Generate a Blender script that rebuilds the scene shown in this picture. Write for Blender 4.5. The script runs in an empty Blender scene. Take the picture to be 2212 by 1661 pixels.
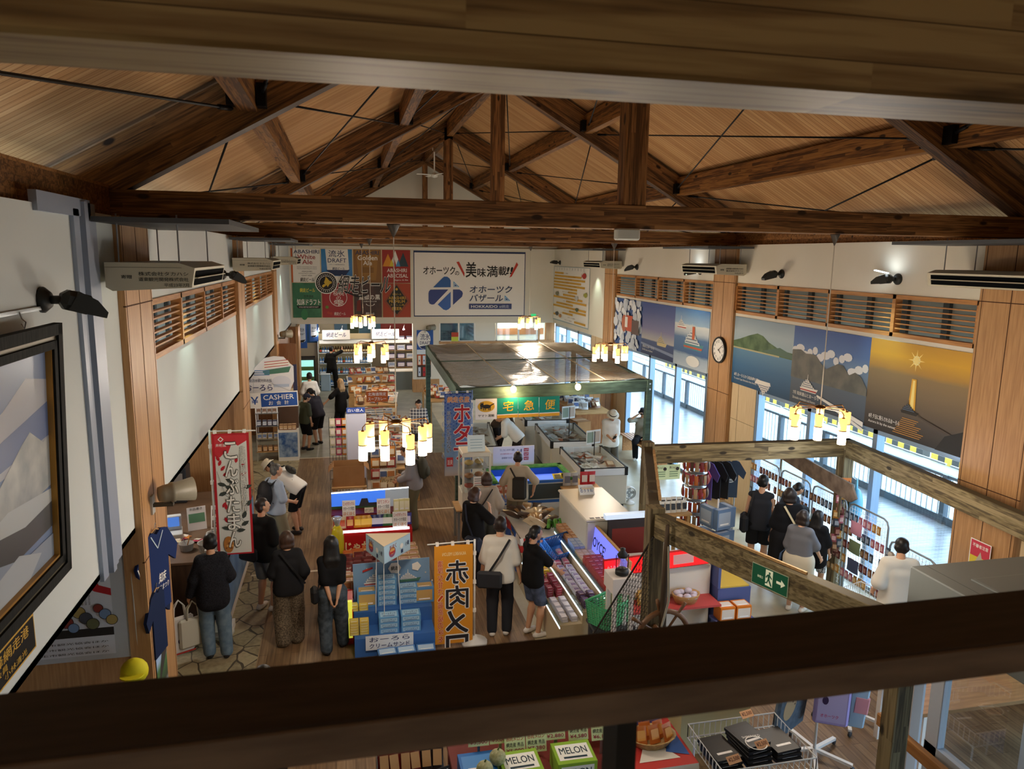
# Market hall seen from the gallery: camera, light, helpers, then the setting, the furniture, the people and the goods.
import bpy, math, random
import numpy as np
from mathutils import Vector, Matrix
random.seed(7)
SC = bpy.context.scene
COL = SC.collection
PI = math.pi

# ---------------------------------------------------------------- camera, sky, exposure
FPX, CX, CY, H = 1600.0, 1106.0, 830.5, 5.2
_ax = [np.array(a, float) / np.linalg.norm(a) for a in ([7173, -175, 1600], [-364, -281.5, 1600], [131, -9269.5, -1600])]
_U, _S, _V = np.linalg.svd(np.stack(_ax, 1))
CM = _U @ _V                      # rows: camera right, down, forward in room axes (x across, y along the hall, z up)
cd = bpy.data.cameras.new('camera')
cam = bpy.data.objects.new('camera', cd)
COL.objects.link(cam)
cd.sensor_fit = 'HORIZONTAL'; cd.sensor_width = 36.0; cd.lens = 36.0 * FPX / 2212.0
cd.clip_start = 0.05; cd.clip_end = 200
cd.dof.use_dof = True; cd.dof.focus_distance = 13.0; cd.dof.aperture_fstop = 6.5
R = Matrix([[CM[0][i], -CM[1][i], -CM[2][i]] for i in range(3)]).to_4x4()
R.translation = Vector((0, 0, H))
cam.matrix_world = R
SC.camera = cam

SC.view_settings.view_transform = 'Standard'
try: SC.view_settings.look = 'None'
except Exception: pass
SC.view_settings.gamma = 1.0
SC.view_settings.use_curve_mapping = False
SC.view_settings.exposure = 0.48
SC.cycles.max_bounces = 7; SC.cycles.diffuse_bounces = 4; SC.cycles.glossy_bounces = 3
SC.cycles.transmission_bounces = 4; SC.cycles.transparent_max_bounces = 10
SC.cycles.caustics_reflective = False; SC.cycles.caustics_refractive = False
SC.cycles.sample_clamp_indirect = 4.0

W = bpy.data.worlds.new('overcast_sky'); SC.world = W; W.use_nodes = True
bg = W.node_tree.nodes['Background']
bg.inputs[0].default_value = (0.62, 0.83, 1.0, 1); bg.inputs[1].default_value = 6.0

def area_portal(name, loc, rot, sx, sy):
    d = bpy.data.lights.new(name, 'AREA'); d.shape = 'RECTANGLE'; d.size = sx; d.size_y = sy
    d.cycles.is_portal = True
    o = bpy.data.objects.new(name, d); COL.objects.link(o); o.location = loc; o.rotation_euler = rot
for yy, ln in ((11.0, 6.2), (18.3, 6.2), (25.0, 5.6), (4.0, 5.6)):
    area_portal('window_portal', (8.25, yy, 1.35), (0, PI/2, 0), 2.6, ln)

def px_ray(px, py):
    return CM.T @ np.array([px - CX, py - CY, FPX])
def at_z(px, py, z=0.0):          # where the line of sight through a pixel of the photograph meets a level
    d = px_ray(px, py); t = (z - H) / d[2]; return Vector((d[0]*t, d[1]*t, z))
def at_y(px, py, y):
    d = px_ray(px, py); t = y / d[1]; return Vector((d[0]*t, y, H + d[2]*t))
def at_x(px, py, x):
    d = px_ray(px, py); t = x / d[0]; return Vector((x, d[1]*t, H + d[2]*t))

# ---------------------------------------------------------------- materials
def lin(c):
    if isinstance(c, str):
        c = [int(c[i:i+2], 16) / 255 for i in (0, 2, 4)]
        c = [x/12.92 if x <= 0.04045 else ((x+0.055)/1.055)**2.4 for x in c]
    return tuple(c[:3]) + (1.0,)
_mats = {}
def mat(col, rough=0.6, metal=0.0, emit=0.0, spec=0.4, alpha=1.0, trans=0.0):
    key = ('m', str(col), rough, metal, emit, spec, alpha, trans)
    if key in _mats: return _mats[key]
    m = bpy.data.materials.new('m_' + (col if isinstance(col, str) else 'c')); m.use_nodes = True
    b = m.node_tree.nodes['Principled BSDF']
    b.inputs['Base Color'].default_value = lin(col); b.inputs['Roughness'].default_value = rough
    b.inputs['Metallic'].default_value = metal; b.inputs['Specular IOR Level'].default_value = spec
    b.inputs['Transmission Weight'].default_value = trans; b.inputs['Alpha'].default_value = alpha
    if emit:
        b.inputs['Emission Color'].default_value = lin(col); b.inputs['Emission Strength'].default_value = emit
    _mats[key] = m
    return m
def nodes_mat(name, rough=0.6, spec=0.4):
    m = bpy.data.materials.new(name); m.use_nodes = True
    nt = m.node_tree; b = nt.nodes['Principled BSDF']
    b.inputs['Roughness'].default_value = rough; b.inputs['Specular IOR Level'].default_value = spec
    tc = nt.nodes.new('ShaderNodeTexCoord')
    def N(t, **kw):
        n = nt.nodes.new(t)
        for k, v in kw.items():
            if k.startswith('i_'):
                kk = k[2:]; n.inputs[int(kk) if kk.isdigit() else kk].default_value = v
            else: setattr(n, k, v)
        return n
    L = nt.links.new
    return m, nt, b, tc, N, L
def ramp(N, stops):
    r = N('ShaderNodeValToRGB'); e = r.color_ramp.elements
    while len(e) < len(stops): e.new(0.5)
    for k, (p, c) in enumerate(stops): e[k].position = p; e[k].color = lin(c)
    return r
def wood(name, dark, mid, light, axis, lam=0.035, rough=0.55, grain=1.0, knots=True, lamaxis=None, rot=None, tint=0.5, board=1.8):
    """timber: grain stretched along AXIS, laminations stacked along LAMAXIS, knots"""
    key = ('w', name)
    if key in _mats: return _mats[key]
    m, nt, b, tc, N, L = nodes_mat(name, rough, 0.3)
    src = tc.outputs['Object']
    if rot:
        mr = N('ShaderNodeMapping'); mr.inputs['Rotation'].default_value = rot; L(src, mr.inputs['Vector']); src = mr.outputs[0]
    mp = N('ShaderNodeMapping'); s = [16 * grain] * 3; s[axis] = 0.9 * grain; mp.inputs['Scale'].default_value = s
    L(src, mp.inputs['Vector'])
    sep = N('ShaderNodeSeparateXYZ'); L(src, sep.inputs[0])
    la = sep.outputs[lamaxis if lamaxis is not None else 2]; al = sep.outputs[axis]
    dv = N('ShaderNodeMath', operation='DIVIDE'); L(la, dv.inputs[0]); dv.inputs[1].default_value = lam
    fl = N('ShaderNodeMath', operation='FLOOR'); L(dv.outputs[0], fl.inputs[0])
    hsh = N('ShaderNodeTexWhiteNoise', noise_dimensions='1D'); L(fl.outputs[0], hsh.inputs['W'])
    off = N('ShaderNodeMath', operation='MULTIPLY_ADD'); L(hsh.outputs[0], off.inputs[0]); off.inputs[1].default_value = 7.0; L(al, off.inputs[2])
    bd = N('ShaderNodeMath', operation='DIVIDE'); L(off.outputs[0], bd.inputs[0]); bd.inputs[1].default_value = board
    fb = N('ShaderNodeMath', operation='FLOOR'); L(bd.outputs[0], fb.inputs[0])
    cb = N('ShaderNodeCombineXYZ'); L(fl.outputs[0], cb.inputs[0]); L(fb.outputs[0], cb.inputs[1])
    h2 = N('ShaderNodeTexWhiteNoise', noise_dimensions='3D'); L(cb.outputs[0], h2.inputs['Vector'])
    # wavy rings: noise distorted by board id
    cv = N('ShaderNodeVectorMath', operation='ADD'); L(mp.outputs[0], cv.inputs[0])
    sc = N('ShaderNodeVectorMath', operation='SCALE'); L(h2.outputs['Color'], sc.inputs[0]); sc.inputs['Scale'].default_value = 40; L(sc.outputs[0], cv.inputs[1])
    n1 = N('ShaderNodeTexNoise', i_Scale=0.55, i_Detail=3.0, i_Distortion=1.2); L(cv.outputs[0], n1.inputs['Vector'])
    rg = N('ShaderNodeMath', operation='MULTIPLY'); L(n1.outputs[0], rg.inputs[0]); rg.inputs[1].default_value = 26
    sn = N('ShaderNodeMath', operation='SINE'); L(rg.outputs[0], sn.inputs[0])
    n2 = N('ShaderNodeTexNoise', i_Scale=4.0, i_Detail=4.0); L(cv.outputs[0], n2.inputs['Vector'])
    ad = N('ShaderNodeMath', operation='MULTIPLY_ADD'); L(sn.outputs[0], ad.inputs[0]); ad.inputs[1].default_value = 0.17; L(n2.outputs[0], ad.inputs[2])
    ad2 = N('ShaderNodeMath', operation='MULTIPLY_ADD'); L(h2.outputs[0], ad2.inputs[0]); ad2.inputs[1].default_value = tint; L(ad.outputs[0], ad2.inputs[2])
    ad3 = N('ShaderNodeMath', operation='SUBTRACT'); L(ad2.outputs[0], ad3.inputs[0]); ad3.inputs[1].default_value = tint * 0.5
    r = ramp(N, [(0.25, dark), (0.5, mid), (0.8, light)]); L(ad3.outputs[0], r.inputs[0])
    out = r.outputs[0]
    fr = N('ShaderNodeMath', operation='FRACT'); L(dv.outputs[0], fr.inputs[0])
    lt = N('ShaderNodeMath', operation='LESS_THAN'); L(fr.outputs[0], lt.inputs[0]); lt.inputs[1].default_value = 0.035
    mx = N('ShaderNodeMix', data_type='RGBA'); L(lt.outputs[0], mx.inputs[0]); L(out, mx.inputs[6]); mx.inputs[7].default_value = lin(dark); out = mx.outputs[2]
    if knots:
        mk = N('ShaderNodeMapping'); s = [5.0] * 3; s[axis] = 2.2; mk.inputs['Scale'].default_value = s; L(src, mk.inputs['Vector'])
        vo = N('ShaderNodeTexVoronoi', i_Scale=1.0); L(mk.outputs[0], vo.inputs['Vector'])
        kr = ramp(N, [(0.0, 'ffffff'), (0.1, 'ffffff'), (0.16, '000000')]); L(vo.outputs['Distance'], kr.inputs[0])
        mk2 = N('ShaderNodeMix', data_type='RGBA'); L(kr.outputs[0], mk2.inputs[0]); L(out, mk2.inputs[6])
        dk = lin(dark); mk2.inputs[7].default_value = (dk[0]*0.35, dk[1]*0.35, dk[2]*0.4, 1); out = mk2.outputs[2]
    L(out, b.inputs['Base Color'])
    bp = N('ShaderNodeBump', i_Strength=0.15, i_Distance=0.003); L(ad.outputs[0], bp.inputs['Height']); L(bp.outputs[0], b.inputs['Normal'])
    _mats[key] = m
    return m
def noisy(name, c1, c2, scale=4.0, rough=0.6, stretch=(1, 1, 1), detail=3.0, bump=0.0, metal=0.0, spec=0.4, lo=0.35, hi=0.65):
    key = ('n', name)
    if key in _mats: return _mats[key]
    m, nt, b, tc, N, L = nodes_mat(name, rough, spec)
    b.inputs['Metallic'].default_value = metal
    mp = N('ShaderNodeMapping'); mp.inputs['Scale'].default_value = stretch; L(tc.outputs['Object'], mp.inputs['Vector'])
    n = N('ShaderNodeTexNoise', i_Scale=scale, i_Detail=detail); L(mp.outputs[0], n.inputs['Vector'])
    r = ramp(N, [(lo, c1), (hi, c2)]); L(n.outputs[0], r.inputs[0]); L(r.outputs[0], b.inputs['Base Color'])
    if bump:
        bp = N('ShaderNodeBump', i_Strength=bump, i_Distance=0.01); L(n.outputs[0], bp.inputs['Height']); L(bp.outputs[0], b.inputs['Normal'])
    _mats[key] = m
    return m
def glass(name, tint='e8f2f5', op=0.08, rough=0.03):
    key = ('g', name)
    if key in _mats: return _mats[key]
    m = bpy.data.materials.new(name); m.use_nodes = True; nt = m.node_tree
    nt.nodes.remove(nt.nodes['Principled BSDF'])
    o = nt.nodes['Material Output']; t = nt.nodes.new('ShaderNodeBsdfTransparent'); g = nt.nodes.new('ShaderNodeBsdfGlossy')
    t.inputs[0].default_value = lin(tint); g.inputs[0].default_value = (1, 1, 1, 1); g.inputs[1].default_value = rough
    x = nt.nodes.new('ShaderNodeMixShader'); x.inputs[0].default_value = op
    nt.links.new(t.outputs[0], x.inputs[1]); nt.links.new(g.outputs[0], x.inputs[2]); nt.links.new(x.outputs[0], o.inputs[0])
    _mats[key] = m
    return m

# ---------------------------------------------------------------- mesh builder
_txt = {}
def text_mesh(s, bold):
    k = (s, bold)
    if k not in _txt:
        c = bpy.data.curves.new('t', 'FONT'); c.body = s; c.offset = bold; c.resolution_u = 2
        o = bpy.data.objects.new('t', c); COL.objects.link(o)
        dg = bpy.context.evaluated_depsgraph_get(); m = bpy.data.meshes.new_from_object(o.evaluated_get(dg))
        v = np.array([x.co[:] for x in m.vertices]).reshape(-1, 3); f = [tuple(p.vertices) for p in m.polygons]
        bpy.data.objects.remove(o); bpy.data.curves.remove(c); bpy.data.meshes.remove(m)
        _txt[k] = (v, f)
    return _txt[k]
I4 = Matrix.Identity(4)
def frame(o, x, y):
    """local axes: x, y as given, z = x cross y; o = origin"""
    x = Vector(x).normalized(); y = Vector(y); z = x.cross(y).normalized(); y = z.cross(x)
    m = Matrix((x, y, z)).transposed().to_4x4(); m.translation = Vector(o)
    return m
def T(x=0, y=0, z=0): return Matrix.Translation((x, y, z))
def RZ(a): return Matrix.Rotation(a, 4, 'Z')
def RX(a): return Matrix.Rotation(a, 4, 'X')
def RY(a): return Matrix.Rotation(a, 4, 'Y')
class MB:
    def __init__(s, M=None):
        s.v = []; s.f = []; s.mi = []; s.sm = []; s.mats = []; s.M = M or I4; s.lay = 0.0
    def add(s, vs, fs, m, smooth=False, M=None):
        A = s.M @ M if M is not None else s.M
        n = len(s.v); s.v.extend([tuple(A @ Vector(p)) for p in vs])
        if m not in s.mats: s.mats.append(m)
        k = s.mats.index(m)
        s.f.extend([tuple(i + n for i in q) for q in fs]); s.mi.extend([k] * len(fs)); s.sm.extend([smooth] * len(fs))
        return s
    def box(s, x0, y0, z0, x1, y1, z1, m, bev=0.0, M=None):
        if x1 < x0: x0, x1 = x1, x0
        if y1 < y0: y0, y1 = y1, y0
        if z1 < z0: z0, z1 = z1, z0
        b = min(bev, 0.45 * min(x1-x0, y1-y0, z1-z0))
        if b <= 0:
            vs = [(x, y, z) for x in (x0, x1) for y in (y0, y1) for z in (z0, z1)]
            return s.add(vs, [(0,1,3,2), (4,6,7,5), (0,4,5,1), (2,3,7,6), (0,2,6,4), (1,5,7,3)], m, False, M)
        vs = []; ix = {}
        for i, x in enumerate((x0, x1)):
            for j, y in enumerate((y0, y1)):
                for k, z in enumerate((z0, z1)):
                    sx, sy, sz = (1-2*i), (1-2*j), (1-2*k)
                    ix[i,j,k] = len(vs); vs += [(x, y+sy*b, z+sz*b), (x+sx*b, y, z+sz*b), (x+sx*b, y+sy*b, z)]
        fs = []
        A = lambda i,j,k,a: ix[i,j,k] + a
        for i in (0,1):
            q = [A(i,0,0,0), A(i,0,1,0), A(i,1,1,0), A(i,1,0,0)]; fs.append(tuple(q if i == 0 else q[::-1]))
            q = [A(0,i,0,1), A(1,i,0,1), A(1,i,1,1), A(0,i,1,1)]; fs.append(tuple(q if i == 0 else q[::-1]))
            q = [A(0,0,i,2), A(0,1,i,2), A(1,1,i,2), A(1,0,i,2)]; fs.append(tuple(q if i == 0 else q[::-1]))
        for i in (0,1):
            for j in (0,1):
                q = [A(i,j,0,0), A(i,j,1,0), A(i,j,1,1), A(i,j,0,1)]; fs.append(tuple(q if i != j else q[::-1]))
                q = [A(i,0,j,0), A(i,1,j,0), A(i,1,j,2), A(i,0,j,2)]; fs.append(tuple(q if i == j else q[::-1]))
                q = [A(0,i,j,1), A(1,i,j,1), A(1,i,j,2), A(0,i,j,2)]; fs.append(tuple(q if i != j else q[::-1]))
        for (i,j,k) in ix:
            q = (A(i,j,k,0), A(i,j,k,1), A(i,j,k,2)); fs.append(q if (i+j+k) % 2 == 1 else q[::-1])
        return s.add(vs, fs, m, False, M)
    def cbox(s, c, d, m, bev=0.0, M=None):
        return s.box(c[0]-d[0]/2, c[1]-d[1]/2, c[2]-d[2]/2, c[0]+d[0]/2, c[1]+d[1]/2, c[2]+d[2]/2, m, bev, M)
    def beam(s, p, q, w, h, m, up=(0,0,1), bev=0.0):
        p = Vector(p); q = Vector(q); y = (q-p); l = y.length; y.normalize()
        x = y.cross(Vector(up))
        if x.length < 1e-4: x = y.cross(Vector((1,0,0)))
        x.normalize(); z = x.cross(y)
        A = Matrix((x, y, z)).transposed().to_4x4(); A.translation = p
        return s.box(-w/2, 0, -h/2, w/2, l, h/2, m, bev, A)
    def tube(s, pts, r, m, n=6, closed=False, caps=True, r2=None):
        pts = [Vector(p) for p in pts]; k = len(pts); vs = []; fs = []; prev = None
        for i, p in enumerate(pts):
            if closed: t = pts[(i+1) % k] - pts[i-1]
            else: t = pts[min(i+1, k-1)] - pts[max(i-1, 0)]
            t.normalize()
            if prev is None:
                a = t.cross(Vector((0,0,1)))
                if a.length < 1e-3: a = t.cross(Vector((1,0,0)))
            else:
                a = prev - t * prev.dot(t)
                if a.length < 1e-6: a = t.cross(Vector((0.3,0.5,1)))
            a.normalize(); prev = a; bb = t.cross(a)
            rr = r if r2 is None else r + (r2-r) * i / max(1, k-1)
            for j in range(n):
                w = 2*PI*j/n; vs.append(tuple(p + a*(rr*math.cos(w)) + bb*(rr*math.sin(w))))
        for i in range(k if closed else k-1):
            o = i*n; o2 = ((i+1) % k)*n
            for j in range(n): fs.append((o+j, o+(j+1) % n, o2+(j+1) % n, o2+j))
        if caps and not closed: fs += [tuple(range(n))[::-1], tuple(range((k-1)*n, k*n))]
        return s.add(vs, fs, m, n > 5)
    def lathe(s, prof, m, n=14, M=None, smooth=True, sx=1.0, sy=1.0, caps=True):
        vs = []; fs = []; k = len(prof)
        for r, z in prof:
            for j in range(n): vs.append((r*sx*math.cos(2*PI*j/n), r*sy*math.sin(2*PI*j/n), z))
        for i in range(k-1):
            for j in range(n): fs.append((i*n+j, i*n+(j+1) % n, (i+1)*n+(j+1) % n, (i+1)*n+j))
        if caps and prof[0][0] > 1e-5: fs.append(tuple(range(n))[::-1])
        if caps and prof[-1][0] > 1e-5: fs.append(tuple(range((k-1)*n, k*n)))
        return s.add(vs, fs, m, smooth, M)
    def ball(s, c, r, m, n=10, k=6, M=None):
        rr = r if hasattr(r, '__len__') else (r, r, r)
        pr = [(math.sin(PI*i/k), -math.cos(PI*i/k)) for i in range(k+1)]
        A = T(*c) @ Matrix.Diagonal((rr[0], rr[1], rr[2], 1))
        return s.lathe(pr, m, n, (M @ A) if M is not None else A)
    def prism(s, poly, d, m, M=None, z0=0.0):
        n = len(poly); a = sum(poly[i][0]*poly[(i+1) % n][1] - poly[(i+1) % n][0]*poly[i][1] for i in range(n))
        if a < 0: poly = poly[::-1]
        vs = [(x, y, z0) for x, y in poly] + [(x, y, z0+d) for x, y in poly]
        fs = [tuple(range(n))[::-1], tuple(range(n, 2*n))] + [(i, (i+1) % n, (i+1) % n + n, i+n) for i in range(n)]
        return s.add(vs, fs, m, False, M)
    # flat printing, drawn in the builder's local x/y plane, every layer a hair above the last
    def flat(s, poly, m, M=None, lift=None):
        s.lay += 0.0006
        n = len(poly); a = sum(poly[i][0]*poly[(i+1) % n][1] - poly[(i+1) % n][0]*poly[i][1] for i in range(n))
        if a < 0: poly = poly[::-1]
        z = s.lay if lift is None else lift
        return s.add([(x, y, z) for x, y in poly], [tuple(range(n))], m, False, M)
    def rect(s, x0, y0, x1, y1, m, M=None): return s.flat([(x0,y0), (x1,y0), (x1,y1), (x0,y1)], m, M)
    def disc(s, x, y, r, m, n=20, ry=None, M=None):
        return s.flat([(x + r*math.cos(2*PI*i/n), y + (ry or r)*math.sin(2*PI*i/n)) for i in range(n)], m, M)
    def ring(s, x, y, r0, r1, m, n=24):
        s.lay += 0.0006
        vs = [(x+r*math.cos(2*PI*i/n), y+r*math.sin(2*PI*i/n), s.lay) for r in (r0, r1) for i in range(n)]
        return s.add(vs, [(i, i+n, (i+1) % n + n, (i+1) % n) for i in range(n)], m)
    def line(s, pts, w, m):
        s.lay += 0.0006
        for (x0,y0), (x1,y1) in zip(pts, pts[1:]):
            dx, dy = x1-x0, y1-y0; l = math.hypot(dx, dy) or 1; nx, ny = -dy/l*w/2, dx/l*w/2
            s.add([(x0-nx,y0-ny,s.lay), (x1-nx,y1-ny,s.lay), (x1+nx,y1+ny,s.lay), (x0+nx,y0+ny,s.lay)], [(0,1,2,3)], m)
        return s
    def text(s, t, x, y, w, h, m, bold=0.0, mirror=False, slant=0.0, outline=None, keep=False):
        """lettering fitted in the rectangle x, y, w, h"""
        if outline: s.text(t, x, y, w, h, outline[0], outline[1], mirror, slant, None, keep)
        v, f = text_mesh(t, 0.0); v0 = v
        if len(v) == 0: return s
        mn = v0.min(0); mx = v0.max(0); ex = max(mx[0]-mn[0], 1e-4); ey = max(mx[1]-mn[1], 1e-4)
        kx, ky = w/ex, h/ey
        if keep: kx = ky = min(kx, ky)
        s.lay += 0.0006
        if keep: x += (w - ex*kx)/2; y += (h - ey*ky)/2; w = ex*kx
        px = (v[:,0]-mn[0])*kx; py = (v[:,1]-mn[1])*ky
        if slant: px = px + slant*py
        if mirror: px = w - px; f = [q[::-1] for q in f]
        bx = bold*.7
        for i in range(1 if bx < .004 else (8 if bx > .03 else 4)):      # heavier weight: the glyph struck a few times, slightly shifted
            q = 2*PI*i/(8 if bx > .03 else 4)+PI/4; ox, oy = (0, 0) if bx < .004 else (bx*kx*math.cos(q), bx*ky*math.sin(q))
            s.add([(x+a+ox, y+b+oy, s.lay + .00012*i) for a, b in zip(px, py)], f, m)
        if bx >= .004: s.lay += .00012*(8 if bx > .03 else 4)
        return s
    def vtext(s, t, x, y, w, h, m, bold=0.0, mirror=False, outline=None):
        n = len(t); c = h/n
        for pas in ((0, 1) if outline else (1,)):
            l0 = s.lay
            for i, ch in enumerate(t):
                s.lay = l0
                hh = c*0.9 if ch not in 'ーー・' else c*0.8
                if ch in 'ーｰ': s.rect(x+w*0.42, y+h-(i+1)*c+c*0.1, x+w*0.58, y+h-i*c-c*0.1, m if pas else outline[0])
                elif pas: s.text(ch, x, y+h-(i+1)*c+c*0.05, w, hh, m, bold, mirror)
                else: s.text(ch, x, y+h-(i+1)*c+c*0.05, w, hh, outline[0], outline[1], mirror)
        return s
    def build(s, name, parent=None, smooth=None):
        me = bpy.data.meshes.new(name); me.from_pydata(s.v, [], s.f)
        for m in s.mats: me.materials.append(m)
        me.polygons.foreach_set('material_index', s.mi); me.polygons.foreach_set('use_smooth', s.sm)
        me.update()
        o = bpy.data.objects.new(name, me); COL.objects.link(o)
        if parent is not None: o.parent = parent
        return o
def tag(o, label, cat, group=None):
    o['label'] = label; o['category'] = cat
    if group: o['group'] = group
    return o
def thing(name, label, cat, loc=(0,0,0), rz=0.0, group=None):
    o = bpy.data.objects.new(name, None); COL.objects.link(o); o.empty_display_size = 0.1
    o.location = loc; o.rotation_euler = (0, 0, rz)
    return tag(o, label, cat, group)
def struct(o): o['kind'] = 'structure'; return o
KIDS = {}
def dup(o, parent=None, loc=None, rz=None, label=None, group=None):
    c = o.copy(); COL.objects.link(c)
    if parent is not None: c.parent = parent
    if loc is not None: c.location = loc
    if rz is not None: c.rotation_euler = (0, 0, rz)
    if label: c['label'] = label
    if group: c['group'] = group
    for ch in list(o.children): dup(ch, c)
    return c
def emitter(key, col, strength):
    return mat(col, 0.5, 0, strength)
def point(name, loc, col, power, r=0.08, parent=None):
    d = bpy.data.lights.new(name, 'POINT'); d.color = lin(col)[:3]; d.energy = power; d.shadow_soft_size = r
    o = bpy.data.objects.new(name, d); COL.objects.link(o); o.location = loc
    if parent is not None: o.parent = parent
    return o
def spot(name, loc, target, col, power, ang=60, blend=0.6, r=0.05, parent=None):
    d = bpy.data.lights.new(name, 'SPOT'); d.color = lin(col)[:3]; d.energy = power; d.spot_size = math.radians(ang); d.spot_blend = blend; d.shadow_soft_size = r
    o = bpy.data.objects.new(name, d); COL.objects.link(o); o.location = loc
    o.rotation_euler = (Vector(target) - Vector(loc)).to_track_quat('-Z', 'Y').to_euler()
    return o

WHITE = mat('f2f0ea', 0.6); BLACK = mat('141414', 0.5); STEEL = mat('b9c0c6', 0.3, 0.9); IRON = mat('2a2624', 0.5, 0.4)
ALU = mat('aab6c4', 0.4, 0.35); WIRE = mat('e9eaea', 0.35, 0.1); DGREY = mat('3a3d42', 0.55)
# ================================================================ THE SETTING
XL, XR, XM = -1.93, 8.02, 3.0
YB = 28.2
GZ0, GZ1, FZ0, FZ1 = 4.10, 4.72, 2.65, 5.5
COLS = (7.55, 14.67, 21.75)
M_WALL = noisy('wall_paint', 'ddd8c8', 'e3dfd2', 0.6, 0.8)
M_WALLC = noisy('wall_paint_cool', 'd2dadb', 'dae1e1', 0.6, 0.8)
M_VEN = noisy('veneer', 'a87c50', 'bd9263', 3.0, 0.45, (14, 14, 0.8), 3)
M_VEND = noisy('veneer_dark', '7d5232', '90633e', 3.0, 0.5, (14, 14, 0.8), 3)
M_GROOVE = mat('4a2a14', 0.8)
M_BEIGE = noisy('beige_panel', 'cdb58e', 'd8c39e', 5.0, 0.6, (10, 10, 0.5), 3)
M_BEAMX = wood('beam_x', '563a20', '7f5832', 'a07446', 0, 0.042, 0.6, board=1.6)
M_BEAMN = wood('beam_near', '584426', '8a7048', 'ab9466', 0, 0.075, 0.5, grain=0.8, tint=0.5, board=1.7)
M_POSTZ = wood('beam_z', '5c3d20', '875d34', 'a87746', 2, 0.05, 0.6, lamaxis=0)
M_CHL = wood('chord_left', '4a301a', '75502c', '94683b', 0, 0.045, 0.6, rot=(0, math.radians(29.1), 0))
M_CHR = wood('chord_right', '4a301a', '75502c', '94683b', 0, 0.045, 0.6, rot=(0, -math.radians(29.1), 0))
M_PURL = wood('purlin', '4a2c13', '7a5128', '9a6c38', 1, 0.045, 0.55)
def make_ceiling_mat():
    m, nt, b, tc, N, L = nodes_mat('ceiling_boards', 0.75, 0.1)
    sp = N('ShaderNodeSeparateXYZ'); L(tc.outputs['Object'], sp.inputs[0])
    d = N('ShaderNodeMath', operation='DIVIDE'); L(sp.outputs[1], d.inputs[0]); d.inputs[1].default_value = 0.09
    f = N('ShaderNodeMath', operation='FRACT'); L(d.outputs[0], f.inputs[0])
    fl = N('ShaderNodeMath', operation='FLOOR'); L(d.outputs[0], fl.inputs[0])
    wn = N('ShaderNodeTexWhiteNoise', noise_dimensions='1D'); L(fl.outputs[0], wn.inputs['W'])
    mp = N('ShaderNodeMapping'); mp.inputs['Scale'].default_value = (0.8, 22, 0.8); L(tc.outputs['Object'], mp.inputs['Vector'])
    n = N('ShaderNodeTexNoise', i_Scale=1.5, i_Detail=3.0); L(mp.outputs[0], n.inputs['Vector'])
    a = N('ShaderNodeMath', operation='MULTIPLY_ADD'); L(wn.outputs[0], a.inputs[0]); a.inputs[1].default_value = 0.35; L(n.outputs[0], a.inputs[2])
    r = ramp(N, [(0.3, 'a87c50'), (0.6, 'bd9062'), (0.95, 'cfa676')]); L(a.outputs[0], r.inputs[0])
    l = N('ShaderNodeMath', operation='LESS_THAN'); L(f.outputs[0], l.inputs[0]); l.inputs[1].default_value = 0.1
    x = N('ShaderNodeMix', data_type='RGBA'); L(l.outputs[0], x.inputs[0]); L(r.outputs[0], x.inputs[6]); x.inputs[7].default_value = lin('8a603a')
    L(x.outputs[2], b.inputs['Base Color'])
    return m
M_CEIL = make_ceiling_mat()
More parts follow.
